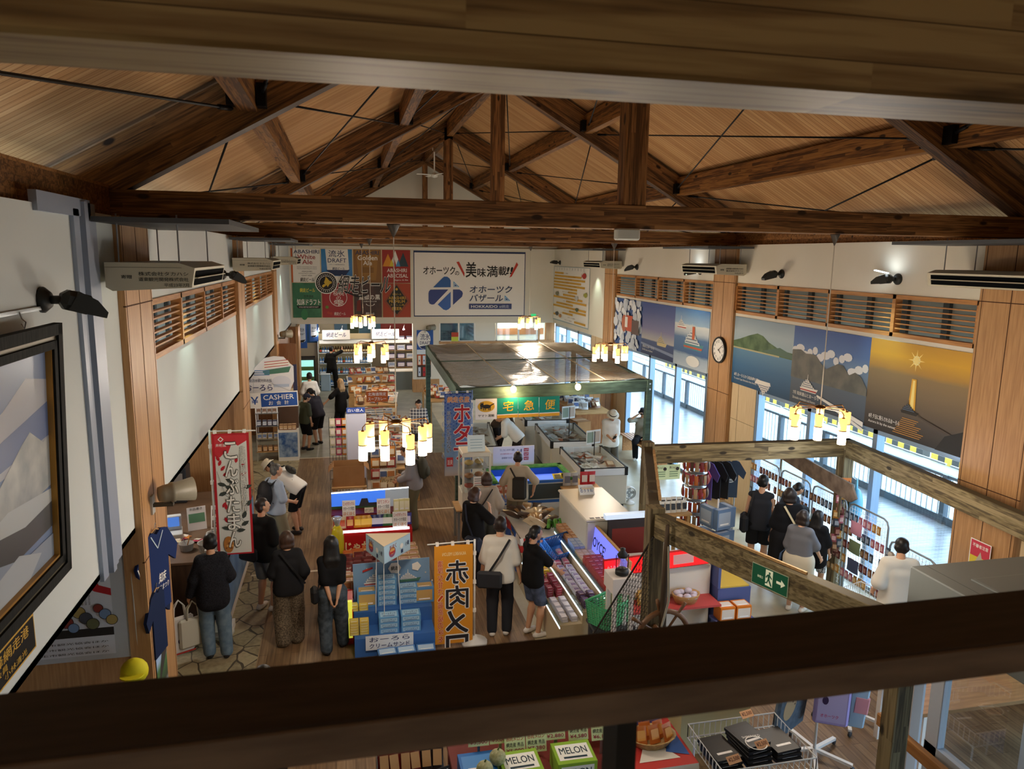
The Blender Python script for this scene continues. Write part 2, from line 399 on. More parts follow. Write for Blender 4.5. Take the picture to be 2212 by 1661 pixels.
def make_floor_mats():
    m, nt, b, tc, N, L = nodes_mat('aisle_planks', 0.45, 0.35)
    mp = N('ShaderNodeMapping'); mp.inputs['Scale'].default_value = (30, 1.6, 1); L(tc.outputs['Object'], mp.inputs['Vector'])
    n = N('ShaderNodeTexNoise', i_Scale=1.0, i_Detail=4.0); L(mp.outputs[0], n.inputs['Vector'])
    mp2 = N('ShaderNodeMapping'); mp2.inputs['Rotation'].default_value = (0, 0, PI/2); L(tc.outputs['Object'], mp2.inputs['Vector'])
    br = N('ShaderNodeTexBrick', i_Scale=1.0); br.inputs['Brick Width'].default_value = 0.9; br.inputs['Row Height'].default_value = 0.1
    br.inputs['Mortar Size'].default_value = 0.004; br.inputs['Color1'].default_value = (0.35,)*3 + (1,); br.inputs['Color2'].default_value = (0.65,)*3 + (1,); br.inputs['Mortar'].default_value = (0.1,)*3 + (1,)
    L(mp2.outputs[0], br.inputs['Vector'])
    a = N('ShaderNodeMath', operation='MULTIPLY_ADD'); L(br.outputs[0], a.inputs[0]); a.inputs[1].default_value = 0.5; 
    h = N('ShaderNodeMath', operation='MULTIPLY'); L(n.outputs[0], h.inputs[0]); h.inputs[1].default_value = 0.6; L(h.outputs[0], a.inputs[2])
    r = ramp(N, [(0.25, '4d3a28'), (0.55, '7d6348'), (0.85, 'a68c6a')]); L(a.outputs[0], r.inputs[0]); L(r.outputs[0], b.inputs['Base Color'])
    f, nt, b, tc, N, L = nodes_mat('flagstones', 0.5, 0.35)
    nz = N('ShaderNodeTexNoise', i_Scale=2.0); L(tc.outputs['Object'], nz.inputs['Vector'])
    mx = N('ShaderNodeMix', data_type='RGBA'); mx.inputs[0].default_value = 0.12; L(tc.outputs['Object'], mx.inputs[6]); L(nz.outputs['Color'], mx.inputs[7])
    v = N('ShaderNodeTexVoronoi', i_Scale=3.0, feature='DISTANCE_TO_EDGE'); L(mx.outputs[2], v.inputs['Vector'])
    v2 = N('ShaderNodeTexVoronoi', i_Scale=3.0); L(mx.outputs[2], v2.inputs['Vector'])
    sx = N('ShaderNodeSeparateXYZ'); L(v2.outputs['Color'], sx.inputs[0])
    n3 = N('ShaderNodeTexNoise', i_Scale=14.0); L(tc.outputs['Object'], n3.inputs['Vector'])
    ad = N('ShaderNodeMath', operation='MULTIPLY_ADD'); L(sx.outputs[0], ad.inputs[0]); ad.inputs[1].default_value = 0.5; L(n3.outputs[0], ad.inputs[2])
    r = ramp(N, [(0.4, '7c7158'), (0.9, 'a39678')]); L(ad.outputs[0], r.inputs[0])
    lt = N('ShaderNodeMath', operation='LESS_THAN'); L(v.outputs[0], lt.inputs[0]); lt.inputs[1].default_value = 0.022
    x = N('ShaderNodeMix', data_type='RGBA'); L(lt.outputs[0], x.inputs[0]); L(r.outputs[0], x.inputs[6]); x.inputs[7].default_value = lin('4a4132'); L(x.outputs[2], b.inputs['Base Color'])
    return m, f
M_AISLE, M_FLAG = make_floor_mats()
M_TILE = noisy('pale_stone', 'a89f86', 'c4bca2', 1.6, 0.3, (1, 1, 1), 6, spec=0.5)
M_SHOPF = noisy('grey_stone', '7f8276', '989a8c', 2.5, 0.4, (1, 1, 1), 5)

def mk_floor():
    b = MB()
    q = lambda x0, y0, x1, y1, m: b.add([(x0,y0,0), (x1,y0,0), (x1,y1,0), (x0,y1,0)], [(0,1,2,3)], m)
    q(-6, -4, -1.22, 19.2, M_FLAG); q(-1.22, -4, 2.45, 19.2, M_AISLE); q(2.45, 7.4, 2.45+7, 19.2, M_TILE); q(2.45, -4, 9.45, 7.4, M_AISLE)
    q(-6, 19.2, 2.8, 36, M_SHOPF); q(2.8, 19.2, 9.45, 36, M_TILE)
    for y, x0, x1 in ((12.04, -1.6, -0.1), (19.2, -1.5, 0.3), (14.75, 1.0, 2.45)):
        b.box(x0, y-0.03, -0.01, x1, y+0.03, 0.003, mat('cfc4ae'))
    return struct(b.build('floor'))
mk_floor()

def fascia(name, side):
    b = MB(); s = 1 if side > 0 else -1
    x0 = XR if s > 0 else XL; x1 = x0 + s*0.35
    mw = M_WALL if s > 0 else M_WALLC
    b.box(x0, -3.5, GZ1, x1, YB, FZ1, mw)
    b.box(x0, -3.5, FZ0, x1, YB, GZ0, mw)
    y0 = -3.5
    b.box(x0, -3.5, GZ0, x1, 0.4 if s > 0 else 7.1, GZ1, mw)
    if s > 0: b.box(x0, 22.2, GZ0, x1, YB, GZ1, mw)
    else: b.box(x0, 22.2, GZ0, x1, YB, GZ1, mw)
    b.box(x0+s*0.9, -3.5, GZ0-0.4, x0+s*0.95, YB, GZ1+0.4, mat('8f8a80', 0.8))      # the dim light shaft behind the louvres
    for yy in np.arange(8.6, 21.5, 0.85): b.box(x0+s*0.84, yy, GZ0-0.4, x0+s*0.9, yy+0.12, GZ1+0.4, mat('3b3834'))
    b.box(x0+s*0.1, -3.5, 5.5, x0+s*0.5, YB, 5.78, M_BEAMX)                         # wall plate
    return struct(b.build(name))
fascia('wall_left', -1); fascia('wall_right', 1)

def columns():
    for k, y in enumerate(COLS):
        for s, x in ((-1, XL), (1, XR)):
            b = MB(); d = 0.06; g = 0.012
            xa, xb = x - s*d, x + s*0.12
            b.box(xa, y-0.47, 0, xb, y+0.47, 5.5, M_VEN)
            xf = xa - s*0.002
            b.box(xf, y-g/2, 0, xa+s*0.02, y+g/2, 5.5, M_GROOVE)
            for z in (4.72, 2.35): b.box(xf, y-0.47, z-0.006, xa+s*0.02, y+0.47, z+0.006, M_GROOVE)
            for yy in (y-0.43, y+0.43): b.box(xf, yy-0.004, 0, xa+s*0.02, yy+0.004, 5.5, M_GROOVE)
            struct(b.build('column'))
columns()

def roof():
    th = math.atan(0.557); apex = 9.02; bt = []
    for s in (-1, 1):
        b = MB(); xe = XM + s*7.5; ze = apex - 7.5*0.557
        b.add([(XM, -4, apex), (XM, 36, apex), (xe, 36, ze), (xe, -4, ze)], [(0,1,2,3)], M_CEIL)
        b.add([(XM, -4, apex+0.2), (XM, 36, apex+0.2), (xe, 36, ze+0.2), (xe, -4, ze+0.2)], [(0,1,2,3)], M_CEIL)
        struct(b.build('ceiling'))
    for y in (0.45,) + COLS + (27.95,):
        if y > 1 and y < 27:
            b = MB(); b.box(XL-0.4, y-0.11, 5.5, XR+0.4, y+0.11, 5.745, M_BEAMX, 0.006); struct(b.build('tie_beam'))
            b = MB(); b.box(XM-0.125-0.03, y-0.1, 5.745, XM+0.125-0.03, y+0.1, 8.75, M_POSTZ, 0.006); struct(b.build('king_post'))
        elif y > 27:
            b = MB(); b.box(XM-0.13, y-0.1, 5.5, XM+0.05, y+0.1, 8.75, M_POSTZ); struct(b.build('king_post'))
        for s in (-1, 1):
            b = MB(); L_ = 6.6
            zt = 8.97; p = [(XM, zt), (XM + s*L_, zt - L_*0.557), (XM + s*L_, zt - L_*0.557 - 0.5), (XM, zt-0.5)]
            A = Matrix(((1,0,0,0), (0,0,-1,y+0.1), (0,1,0,0), (0,0,0,1)))
            b.prism(p, 0.2, M_CHR if s > 0 else M_CHL, A)
            struct(b.build('rafter_beam'))
    ys = (0.45,) + COLS + (27.95,)
    mk = mat('100e0d', 0.5, 0.6)
    for ya, yb in zip(ys, ys[1:]):
        for dx in (-3.82, -1.85, 1.77, 3.8):
            xx = XM + dx; zc = 8.97 - abs(dx)*0.557
            b = MB(); s = 1 if dx > 0 else -1
            b.beam((xx, ya+0.1, zc-0.19), (xx, yb-0.1, zc-0.19), 0.16, 0.36, M_PURL)
            struct(b.build('purlin_beam'))
            for yy, e in ((ya, 1), (yb, -1)):                       # black steel shoes where the purlin meets the rafter
                h = MB()
                for q in (-1, 1): h.box(xx+q*0.09, yy+e*0.1, zc-0.34, xx+q*0.17, yy+e*0.24, zc-0.14, mk)
                struct(h.build('trim_steel_shoe'))
        b = MB(); b.beam((XM, ya+0.1, 8.72), (XM, yb-0.1, 8.72), 0.16, 0.4, M_PURL); struct(b.build('ridge_beam'))
        for s in (-1, 1):
            for i0, i1 in ((0.15, 1.75), (1.95, 3.7), (3.95, 5.6)):
                za, zb = 8.6 - i0*0.557, 8.6 - i1*0.557
                r = MB()
                for u, v in ((i0, i1), (i1, i0)):
                    p0 = Vector((XM+s*u, ya+0.15, 8.68-u*0.557)); p1 = Vector((XM+s*v, yb-0.15, 8.68-v*0.557))
                    r.tube([p0, p1], 0.013, mk, 6)
                    for e0, e1 in ((p0, p1), (p1, p0)):
                        dd = (e1-e0).normalized(); r.tube([e0+dd*0.05, e0+dd*0.3], 0.024, mk, 6)
                tag(r.build('cross_brace'), 'crossed black steel bracing rods under the ceiling boards', 'brace', 'bracing rods under the roof')
roof()

def back_wall():
    b = MB()
    b.box(-3, YB, FZ0, 9, YB+0.3, FZ1, M_WALL)                                   # band carrying the banners
    b.prism([(XL-1, 5.5), (XR+1, 5.5), (XR+1, 6.0), (XM, 8.85), (XL-1, 6.0)], 0.1, M_WALL, Matrix(((1,0,0,0), (0,0,-1,YB+0.3), (0,1,0,0), (0,0,0,1))))
    b.box(2.5, YB, 0.5, 3.5, YB+0.3, FZ0, M_WALL)                                 # pier
    b.box(2.48, YB-0.03, 0, 3.5, YB+0.3, 0.5, M_VEN)
    b.box(3.5, YB, 0, 9, YB+0.3, 1.85, M_WALL); b.box(3.5, YB-0.02, 1.85, 8.1, YB+0.3, 1.95, M_VEN)
    b.box(4.9, YB+0.02, 1.95, 5.7, YB+0.25, FZ0, M_WALL)
    b.box(7.4, YB+0.05, 1.95, 7.5, YB+0.25, FZ0, M_VEN); b.box(7.75, YB+0.05, 1.95, 8.1, YB+0.25, FZ0, M_VEN)
    struct(b.build('wall_back'))
    r = MB()                                                                      # beer shop alcove
    mr = mat('cfc7b2', 0.8)
    r.box(-6, 31.4, 0, 9, 31.5, 5, mr); r.box(-3.2, YB+0.3, 0, -3.1, 31.5, 3, M_VEND); r.box(2.75, YB+0.3, 0, 2.85, 31.5, 3, mr)
    r.box(-3.2, YB+0.3, 2.95, 9, 31.5, 3.0, mat('e4e0d4'))
    struct(r.build('wall_alcove'))
    # lower side walls under the left fascia, and the recess with the counters
    l = MB()
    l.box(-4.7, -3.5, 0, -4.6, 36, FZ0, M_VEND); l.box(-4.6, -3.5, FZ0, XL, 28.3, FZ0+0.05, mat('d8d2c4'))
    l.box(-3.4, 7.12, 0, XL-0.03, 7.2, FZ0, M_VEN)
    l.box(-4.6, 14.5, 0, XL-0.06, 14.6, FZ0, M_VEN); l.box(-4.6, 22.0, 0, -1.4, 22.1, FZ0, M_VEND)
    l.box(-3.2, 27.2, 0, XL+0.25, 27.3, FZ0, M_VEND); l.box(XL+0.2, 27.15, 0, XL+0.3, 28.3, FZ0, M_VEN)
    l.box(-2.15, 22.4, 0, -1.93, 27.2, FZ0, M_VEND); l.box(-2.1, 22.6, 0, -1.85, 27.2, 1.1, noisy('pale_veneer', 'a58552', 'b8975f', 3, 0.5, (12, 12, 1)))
    struct(l.build('wall_recess'))
    g = MB()                                                                       # wall behind the gallery, and the end of the hall beneath it
    g.box(-6, -4.1, 3.4, 10, -4.0, 9.2, M_WALLC); g.box(-6, -4.1, 0, 10, -4.0, 3.4, M_WALLC)
    struct(g.build('wall_gallery'))
    f = MB(); f.box(-6, -4, 3.2, 10, 0.86, 3.45, mat('8d7a60')); struct(f.build('floor_gallery'))
back_wall()

def wall_right_windows():
    mf = mat('8fa6bf', 0.35, 0.5); mg = glass('window_glass', 'f2f8ff', 0.06)
    x = 8.1
    bays = ((8.05, 14.18, 3), (15.26, 21.26, 3), (22.3, 28.1, 3), (0.6, 7.05, 3))
    n = 0
    for y0, y1, k in bays:
        n += 1
        w = thing('window_%d' % n, 'tall aluminium window wall onto the deck', 'window'); del w['label'], w['category']; w['kind'] = 'structure'
        pa = 0.95 if k == 3 and y0 > 8 else 0
        ya, yb = y0 + (0 if y0 < 8.1 else 0.1), y1 - (1.0 if y0 < 16 else 1.35)
        if y0 > 22: ya, yb = y0 + 1.3, y1 - 0.2
        f = MB()
        for i in range(k+1):
            yy = ya + (yb-ya)*i/k; f.box(x-0.05, yy-0.05, 0, x+0.09, yy+0.05, FZ0, mf)
        f.box(x-0.05, ya, 0, x+0.09, yb, 0.08, mf); f.box(x-0.05, ya, 2.55, x+0.09, yb, FZ0, mf)
        f.build('window_frame', w)
        for i in range(k):
            p = MB(); a = ya + (yb-ya)*i/k + 0.05; c = ya + (yb-ya)*(i+1)/k - 0.05
            p.add([(x+0.02, a, 0.08), (x+0.02, c, 0.08), (x+0.02, c, 2.55), (x+0.02, a, 2.55)], [(0,1,2,3)], mg); p.build('pane', w)
        q = MB()                                                                    # pale panel between window and column
        for a, c in ((y0 - (0.0 if y0 < 8.1 else 0.0), ya-0.05), (yb+0.05, y1)):
            if c - a > 0.15:
                q.box(x-0.06, a, 0, x+0.1, c, FZ0, M_BEIGE)
                q.box(x-0.064, a, 1.85, x, c, 1.86, mat('8c7a5c')); q.box(x-0.064, (a+c)/2+0.2, 0, x, (a+c)/2+0.21, FZ0, mat('8c7a5c'))
        if q.v: struct(q.build('trim_%d' % n))
wall_right_windows()

# ---------------------------------------------------------------- outside: deck, railing, quay kerb, road
def outside():
    md = noisy('deck_boards', '62686c', '868c90', 1.0, 0.3, (1.2, 16, 1), 4, bump=0.15)
    b = MB(); b.box(8.45, -6, -0.12, 12.4, 45, -0.02, md); struct(b.build('deck'))
    b = MB(); b.box(12.4, -20, -0.4, 80, 120, -0.15, noisy('quay_concrete', '8a8c8a', 'a2a3a0', 0.4, 0.8)); struct(b.build('ground'))
    mr = mat('5c6872', 0.5, 0.3); ml = mat('aab4ba', 0.5, 0.2)
    ys = list(np.arange(4.3, 42, 1.95))
    for ya, yb in zip(ys, ys[1:]):
        t = thing('deck_railing', 'grey steel railing section with thin white bars along the outside deck', 'railing', (11.75, ya, -0.02), 0, 'railing sections along the deck')
        L_ = yb - ya
        p = MB(); p.box(-0.06, -0.06, 0, 0.06, 0.06, 1.02, mr); p.build('post', t)
        r = MB(); r.box(-0.04, 0.06, 0.96, 0.04, L_-0.06, 1.02, mr); r.box(-0.03, 0.06, 0.0, 0.03, L_-0.06, 0.16, mr); r.box(-0.02, 0.06, 1.2, 0.02, L_-0.06, 1.23, ml); r.build('rail', t)
        w = MB()
        for i in range(1, 13): w.box(-0.008, L_*i/13-0.008, 0.16, 0.008, L_*i/13+0.008, 0.96, ml)
        w.build('bars', t)
    my = mat('d8b84a', 0.7); mk = mat('4a4a48', 0.7); mw = mat('d9d9d4', 0.7)
    y = 10.0; i = 0
    while y < 34:
        b = MB()
        for j in range(6): b.box(15.6, y+j*0.24, -0.15, 15.85, y+(j+1)*0.24, 0.06, my if j % 2 else mk, 0.0)
        tag(b.build('quay_kerb_block'), 'yellow and black striped kerb block on the quay edge outside', 'kerb', 'striped kerb blocks on the quay'); y += 1.75
outside()

# ---------------------------------------------------------------- gallery: header beam over the camera, rail in front of it
b = MB(); b.box(-6, 1.23, 5.5, 10, 1.44, 6.05, M_BEAMN, 0.008); struct(b.build('header_beam'))
M_RAIL = noisy('rail_paint', '2b211c', '3d312a', 6, 0.55, (1, 8, 8), 4)
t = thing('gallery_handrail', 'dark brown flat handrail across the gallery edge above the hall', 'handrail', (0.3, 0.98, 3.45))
b = MB(); b.box(-5, -0.08, 1.1, 6, 0.08, 1.15, M_RAIL, 0.004); b.build('rail', t); b = MB(); b.box(-5, -0.087, 1.1, 6, -0.081, 1.148, noisy('rail_front_lit', '6a5d54', '857669', 5, .6, (1, 6, 6), 4)); b.build('rail_front_lit', t)  # thin paler strip: light on the rail's front put into its colour
for x in (0.52,):
    b = MB(); b.box(-0.016, -0.03, 0, 0.016, 0.03, 1.1, mat('2f3338', 0.5, 0.2)); o = b.build('baluster', t); o.location = (at_y(1339, 1560, 0.98).x - 0.3, 0, 0)
for k in (-3, -2, -1, 1, 2):
    c = o.copy(); COL.objects.link(c); c.parent = t; c.location.x = o.location.x + k*0.95

# ---------------------------------------------------------------- louvre grilles over the walls
def grille(x, s, y0, y1):
    t = thing('louvre_grille', 'x', 'louvre', (x, y0, GZ0)); L_ = y1-y0; m = noisy('louvre_wood', 'a8713c', 'c08a50', 3, 0.5, (3, 1, 12))
    f = MB(); hh = GZ1-GZ0
    f.box(-0.02, 0, 0, 0.1, L_, 0.06, m); f.box(-0.02, 0, hh-0.06, 0.1, L_, hh, m)
    for i in range(5): f.box(-0.02, L_*i/4-0.035 if i else 0, 0, 0.1, L_*i/4+0.035 if i < 4 else L_, hh, m)
    f.build('frame', t)
    q = MB()
    for i in range(4):
        for j in range(6):
            z = 0.06 + (hh-0.12)*(j+0.9)/7
            q.box(0.0, L_*i/4+0.03, z-0.009, 0.06, L_*(i+1)/4-0.03, z+0.009, m)
    q.build('slats', t)
    if s < 0:
        for c in t.children: c.scale.x = -1
    return t
for x, s, y0, y1, w in ((XR, 1, 8.05, 14.2, 'above the sunset and mountain photographs'), (XR, 1, 15.16, 21.28, 'above the drift ice ship photographs'), (XL, -1, 8.05, 14.2, 'on the wall above the kitchen counter'), (XL, -1, 15.16, 21.28, 'on the wall above the cashier sign'), (XR, 1, 1.0, 7.05, 'high on the wall over the glazed lobby')):
    grille(x, s, y0, y1)['label'] = 'wooden louvre grille ' + w
# ================================================================ LAMPS AND FITTINGS
E_LOW = mat('ffe4bc', 0.5, 0, 9.0); E_UP = mat('f0b468', 0.4, 0, 1.5); BRASS = mat('6b4a22', 0.35, 0.7)
def chandelier(loc, label):
    t = thing('chandelier', label, 'chandelier', loc, random.random(), 'hanging chandeliers')
    c = MB(); c.tube([(0, 0, 0), (0, 0, 5.43-loc[2])], 0.006, mat('d8d2c4'), 5); c.build('cord', t)
    k = MB(); k.lathe([(0.0, 5.36-loc[2]), (0.07, 5.49-loc[2]), (0.07, 5.5-loc[2])], mat('55504a', 0.4, 0.5), 4); k.build('ceiling_hook', t)
    h = MB(); h.ball((0, 0, 0), (0.06, 0.06, 0.03), BRASS)
    for i in range(8):
        a = 2*PI*i/8; r = 0.36 if i % 2 == 0 else 0.29; dx, dy = math.cos(a), math.sin(a)
        h.tube([(0, 0, 0), (dx*(r-0.03), dy*(r-0.03), 0.01), (dx*r, dy*r, -0.02), (dx*r, dy*r, -0.09)], 0.006, BRASS, 5)
    h.build('arm_ring', t)
    for i in range(8):
        a = 2*PI*i/8; r = 0.36 if i % 2 == 0 else 0.29
        o = MB(); o.lathe([(0.044, -0.17), (0.046, -0.03), (0.044, -0.03)], E_UP, 10); o.lathe([(0.0, -0.335), (0.046, -0.33), (0.046, -0.175), (0.044, -0.172)], E_LOW, 10)
        o.lathe([(0.047, -0.178), (0.047, -0.168)], BRASS, 10); o.lathe([(0.016, -0.12), (0.016, -0.02), (0, -0.02)], mat('8a5a22', 0.5), 8)
        q = o.build('lamp_shade', t); q.location = (r*math.cos(a), r*math.sin(a), 0 if i % 2 else -0.03)
    point('chandelier_light', (loc[0], loc[1], loc[2]-0.42), 'fff0dd', 82, 0.25)
    return t
for x, y, z, l in ((0.487, 7.55, 3.5, 'glass tube chandelier hanging nearest over the aisle'), (5.44, 7.55, 3.5, 'glass tube chandelier hanging over the timber frame by the window'),
                   (0.487, 14.67, 3.5, 'glass tube chandelier over the snack shelves in mid aisle'), (5.44, 14.67, 3.42, 'glass tube chandelier over the right edge of the green stall roof'),
                   (0.5, 21.75, 3.48, 'small looking chandelier in front of the beer label banner'), (5.44, 21.75, 3.42, 'small looking chandelier in front of the back wall windows')):
    chandelier((x, y, z), l)

M_AC = mat('c9c4ae', 0.5)
def aircon(s, y, label, near):
    x0 = XL+0.05 if s < 0 else XR-0.05; d = -s
    t = thing('air_conditioner', label, 'air conditioner', (x0, y, 4.88), 0, 'hanging air conditioners')
    L_ = 1.6; w = 0.68; b = MB()
    pr = [(0, 0.03), (0.05, 0), (w-0.03, 0.03), (w, 0.19), (w-0.12, 0.23), (0, 0.23)]
    A = Matrix(((d,0,0,0), (0,0,1,0), (0,1,0,0), (0,0,0,1)))
    n = len(pr); vs = [(d*p, q*L_, z) for q in (0, 1) for p, z in pr]
    fs = [tuple(range(n)), tuple(range(n, 2*n))[::-1]] + [(i, i+n, (i+1) % n + n, (i+1) % n) for i in range(n)]
    b.add(vs, fs, M_AC)
    b.build('body', t)
    v = MB()
    for z0, z1 in ((0.045, 0.1), (0.115, 0.165)):
        k = (0.03)/(0.16); xa = w-0.03+(z0-0.03)*k; xb = w-0.03+(z1-0.03)*k
        v.add([(d*(xa+0.004), 0.06, z0), (d*(xa+0.004), L_-0.06, z0), (d*(xb+0.004), L_-0.06, z1), (d*(xb+0.004), 0.06, z1)], [(0,1,2,3)], mat('101214', 0.95, spec=.02))
    v.box(d*(w-0.012), 0.06, 0.104, d*(w+0.012), L_-0.06, 0.112, M_AC); v.build('vent', t)
    p = MB(frame((0 if s < 0 else -w, -0.003, 0), (1,0,0), (0,0,1))); mk = mat('3a3f3c')
    u = 0.12 if s < 0 else 0.1
    p.rect(0.0, 0.19, w-0.1, 0.193, mat('6d6c5e'))
    p.text('寄贈', u, 0.1, 0.08, 0.03, mk, 0.01)
    for i, l in enumerate(('株式会社タカハシ', '道東観光開発株式会社') if s < 0 else ('道東観光開発株式会社', '株式会社タカハシ')): p.text(l, u+0.13, 0.125-i*0.045, 0.38, 0.032, mk, 0.01)
    p.text('平成23年7月', u+0.32, 0.035, 0.19, 0.03, mk, 0.01)
    p.build('lettering', t)
    m = mat('8e9094', 0.4, 0.6)
    for xx in (0.08, w-0.14):
        for yy in (0.12, L_-0.12): r = MB(); r.tube([(d*xx, yy, 0.23), (d*xx, yy, 0.62)], 0.007, m, 5); r.build('hanging_rod', t)
    k = MB(); k.box(0 if d > 0 else -1.0, -0.25, 0.54, 1.0 if d > 0 else 0, L_+0.3, 0.58, mat('4b4f54', 0.5)); k.build('hanging_board', t)
for s, y, l in ((-1, 6.6, 'nearest on the left wall, over the painting side column'), (-1, 13.72, 'second along the left wall, before the cashier sign'), (-1, 20.9, 'farthest along the left wall, by the beer banner'),
                (1, 6.6, 'at the right edge over the sunset photograph'), (1, 13.8, 'above the wall clock'), (1, 20.8, 'on the right wall beside the season calendar')):
    aircon(s, y, 'cream hanging air conditioner with inscription ' + l, y < 8)

M_SPOT = mat('2e2f2d', 0.5, 0.3)
def wallspot(x, y, z, s, label, lit, aim, power=55):
    t = thing('wall_spotlight', label, 'spotlight', (x, y, z), 0, 'wall spotlights'); d = -s
    b = MB(); A = frame((0, 0, 0), (0, 1, 0), (0, 0, 1)) if d > 0 else frame((0, 0, 0), (0, -1, 0), (0, 0, 1))
    b.lathe([(0.0, 0.0), (0.085, 0.0), (0.085, 0.02), (0.05, 0.06), (0.0, 0.06)], M_SPOT, 16, A)
    b.tube([(d*0.05, 0, 0), (d*0.14, 0, 0.0)], 0.028, M_SPOT, 8); b.build('wall_mount', t)
    h = MB(); a = Vector((d*0.14, 0, 0)); v = Vector(aim).normalized()
    B = frame(a, Vector((0,0,1)).cross(v) if abs(v.z) < 0.99 else (0,1,0), v)
    h.box(-0.075, -0.03, -0.07, 0.075, 0.17, 0.06, M_SPOT, 0.035, B); h.prism([(0.05, -0.075), (0.17, -0.05), (0.25, 0.01), (0.25, 0.05), (0.02, 0.062)], 0.16, M_SPOT, B @ Matrix(((0,0,1,-0.08), (1,0,0,0), (0,1,0,0), (0,0,0,1))))
    h.build('lamp_head', t)
    if lit:
        l = MB(); l.box(-0.06, 0.06, -0.078, 0.06, 0.24, -0.07, mat('e8f6ff', 0.5, 0, 14.0), 0, B @ Matrix.Rotation(-0.35, 4, 'X')); l.build('lamp_glass', t)
for x, y, z, s, l, lit, aim in ((XL, 5.4, 4.88, -1, 'black wall spotlight over the framed painting, aimed along the wall', 0, (0.9, 0.55, -0.35)),
                                (XL, 12.9, 4.85, -1, 'black wall spotlight behind the nearest left air conditioner', 0, (0.9, 0.5, -0.5)),
                                (XR, 9.57, 4.95, 1, 'lit wall spotlight beside the rightmost air conditioner', 1, (-0.5, 0.75, -0.12)),
                                (XR, 12.6, 4.95, 1, 'unlit black wall spotlight over the island photograph louvres', 0, (-0.95, 0.15, -0.3)),
                                (XR, 15.9, 4.93, 1, 'lit wall spotlight behind the clock column air conditioner', 1, (-0.5, 0.75, -0.2)),
                                (XR, 19.72, 4.96, 1, 'unlit black wall spotlight between the two far right air conditioners', 0, (-0.9, 0.3, -0.3)),
                                (XR, 27.4, 5.0, 1, 'unlit black wall spotlight over the season calendar', 0, (-0.9, -0.2, 0.1))):
    wallspot(x, y, z, s, l, lit, aim)
for x, y, tx in ((XL, 9.8, XL), (XL, 17.3, XL), (XL, 24.2, XL), (XR, 9.7, XR), (XR, 16.0, XR), (XR, 23.0, XR)):
    s = 1 if x < 0 else -1
    spot('wall_wash', (x + s*0.3, y, 4.86), (tx + s*0.02, y, 3.1), 'e6ffe9', 34, 75, 0.9, 0.04)

def horn(loc, s, label, k=1.0):
    t = thing('loudspeaker', label, 'loudspeaker', loc, 0); m = mat('8a8474', 0.45)
    b = MB(); b.box(0, -0.03, -0.13, 0.2, 0.03, -0.1, mat('4a4438')); b.tube([(0.19, 0, -0.1), (0.19, 0, 0)], 0.015, m); b.box(0, -0.05, -0.2, 0.02, 0.05, -0.02, mat('b9bab4')); b.build('bracket', t)
    d = Vector((1, 0.5, -0.25)).normalized(); B = frame((0.17, 0, 0), d.cross((0,0,1)), (0,0,1)); 
    if B.to_3x3().col[2].dot(d) < 0: B = frame((0.17, 0, 0), -d.cross(Vector((0,0,1))), (0,0,1))
    h = MB(); h.lathe([(0.0, -0.1), (0.07, -0.1), (0.085, -0.05), (0.088, 0.0), (0.098, 0.01), (0.098, 0.04), (0.09, 0.05), (0.118, 0.22), (0.112, 0.22), (0.08, 0.1), (0.0, 0.08)], m, 18, B); h.build('horn', t)
horn((XL+0.06, 7.45, 2.9), 1, 'beige horn loudspeaker on a bracket on the near left column')
horn((XL+0.06, 21.8, 2.95), 1, 'beige horn loudspeaker on the far left column')
horn((2.95, 28.12, 2.5), 1, 'small loudspeaker on the back wall under the white hall sign')

# wall clock
t = thing('wall_clock', 'round white wall clock in a black rim on the right hand timber column', 'clock', (XR-0.07, 14.64, 3.26))
A = frame((0,0,0), (0,-1,0), (0,0,1))
b = MB(A); b.lathe([(0.0, 0.0), (0.285, 0.0), (0.29, 0.03), (0.28, 0.05), (0.255, 0.05), (0.25, 0.03)], mat('1d1d1c', 0.4), 36, caps=False); b.build('rim', t)
b = MB(A); b.lay = 0.031; b.disc(0, 0, 0.252, mat('f4f2ec', 0.5), 36)
for i in range(1, 13):
    a = PI/2 - 2*PI*i/12; b.text(str(i), 0.19*math.cos(a)-0.03, 0.19*math.sin(a)-0.03, 0.06, 0.06, mat('1a1a1a'), 0.01, keep=True)
for i in range(60):
    a = 2*PI*i/60; b.line([(0.235*math.cos(a), 0.235*math.sin(a)), (0.245*math.cos(a), 0.245*math.sin(a))], 0.004, mat('1a1a1a'))
b.build('dial', t)
for a, l, w in ((PI/2 - 2*PI*4.1/12, 0.11, 0.016), (PI/2 - 2*PI*9/60, 0.19, 0.01)):
    b = MB(A); b.lay = 0.04; b.line([(-0.03*math.cos(a), -0.03*math.sin(a)), (l*math.cos(a), l*math.sin(a))], w, mat('111111')); b.build('hand', t)

# ceiling fan under the far ridge
t = thing('ceiling_fan', 'white ceiling fan hanging under the far ridge before the gable', 'ceiling fan', (2.96, 25.0, 7.8))
m = mat('e8e6de', 0.4)
b = MB(); b.lathe([(0.02, 0.0), (0.02, 0.72), (0.07, 0.78), (0.07, 0.86)], m, 10); b.build('rod', t)
b = MB(); b.lathe([(0.0, -0.1), (0.1, -0.07), (0.12, 0.0), (0.05, 0.06), (0.02, 0.06)], m, 14); b.build('motor', t)
for i in range(4):
    b = MB(); b.box(0.1, -0.06, -0.012, 0.62, 0.06, 0.0, m, 0.004); o = b.build('blade', t); o.rotation_euler = (0.12, 0, i*PI/2+0.3)
b = MB(); b.box(-0.13, -0.05, 0, 0.13, 0.05, 0.12, mat('c8ccc4', 0.4), 0.015); o = b.build('emergency_light'); o.location = at_y(1354, 512, 7.42); o.location.z = 5.385
tag(o, 'small boxy emergency light fixed under the tie beam', 'light')

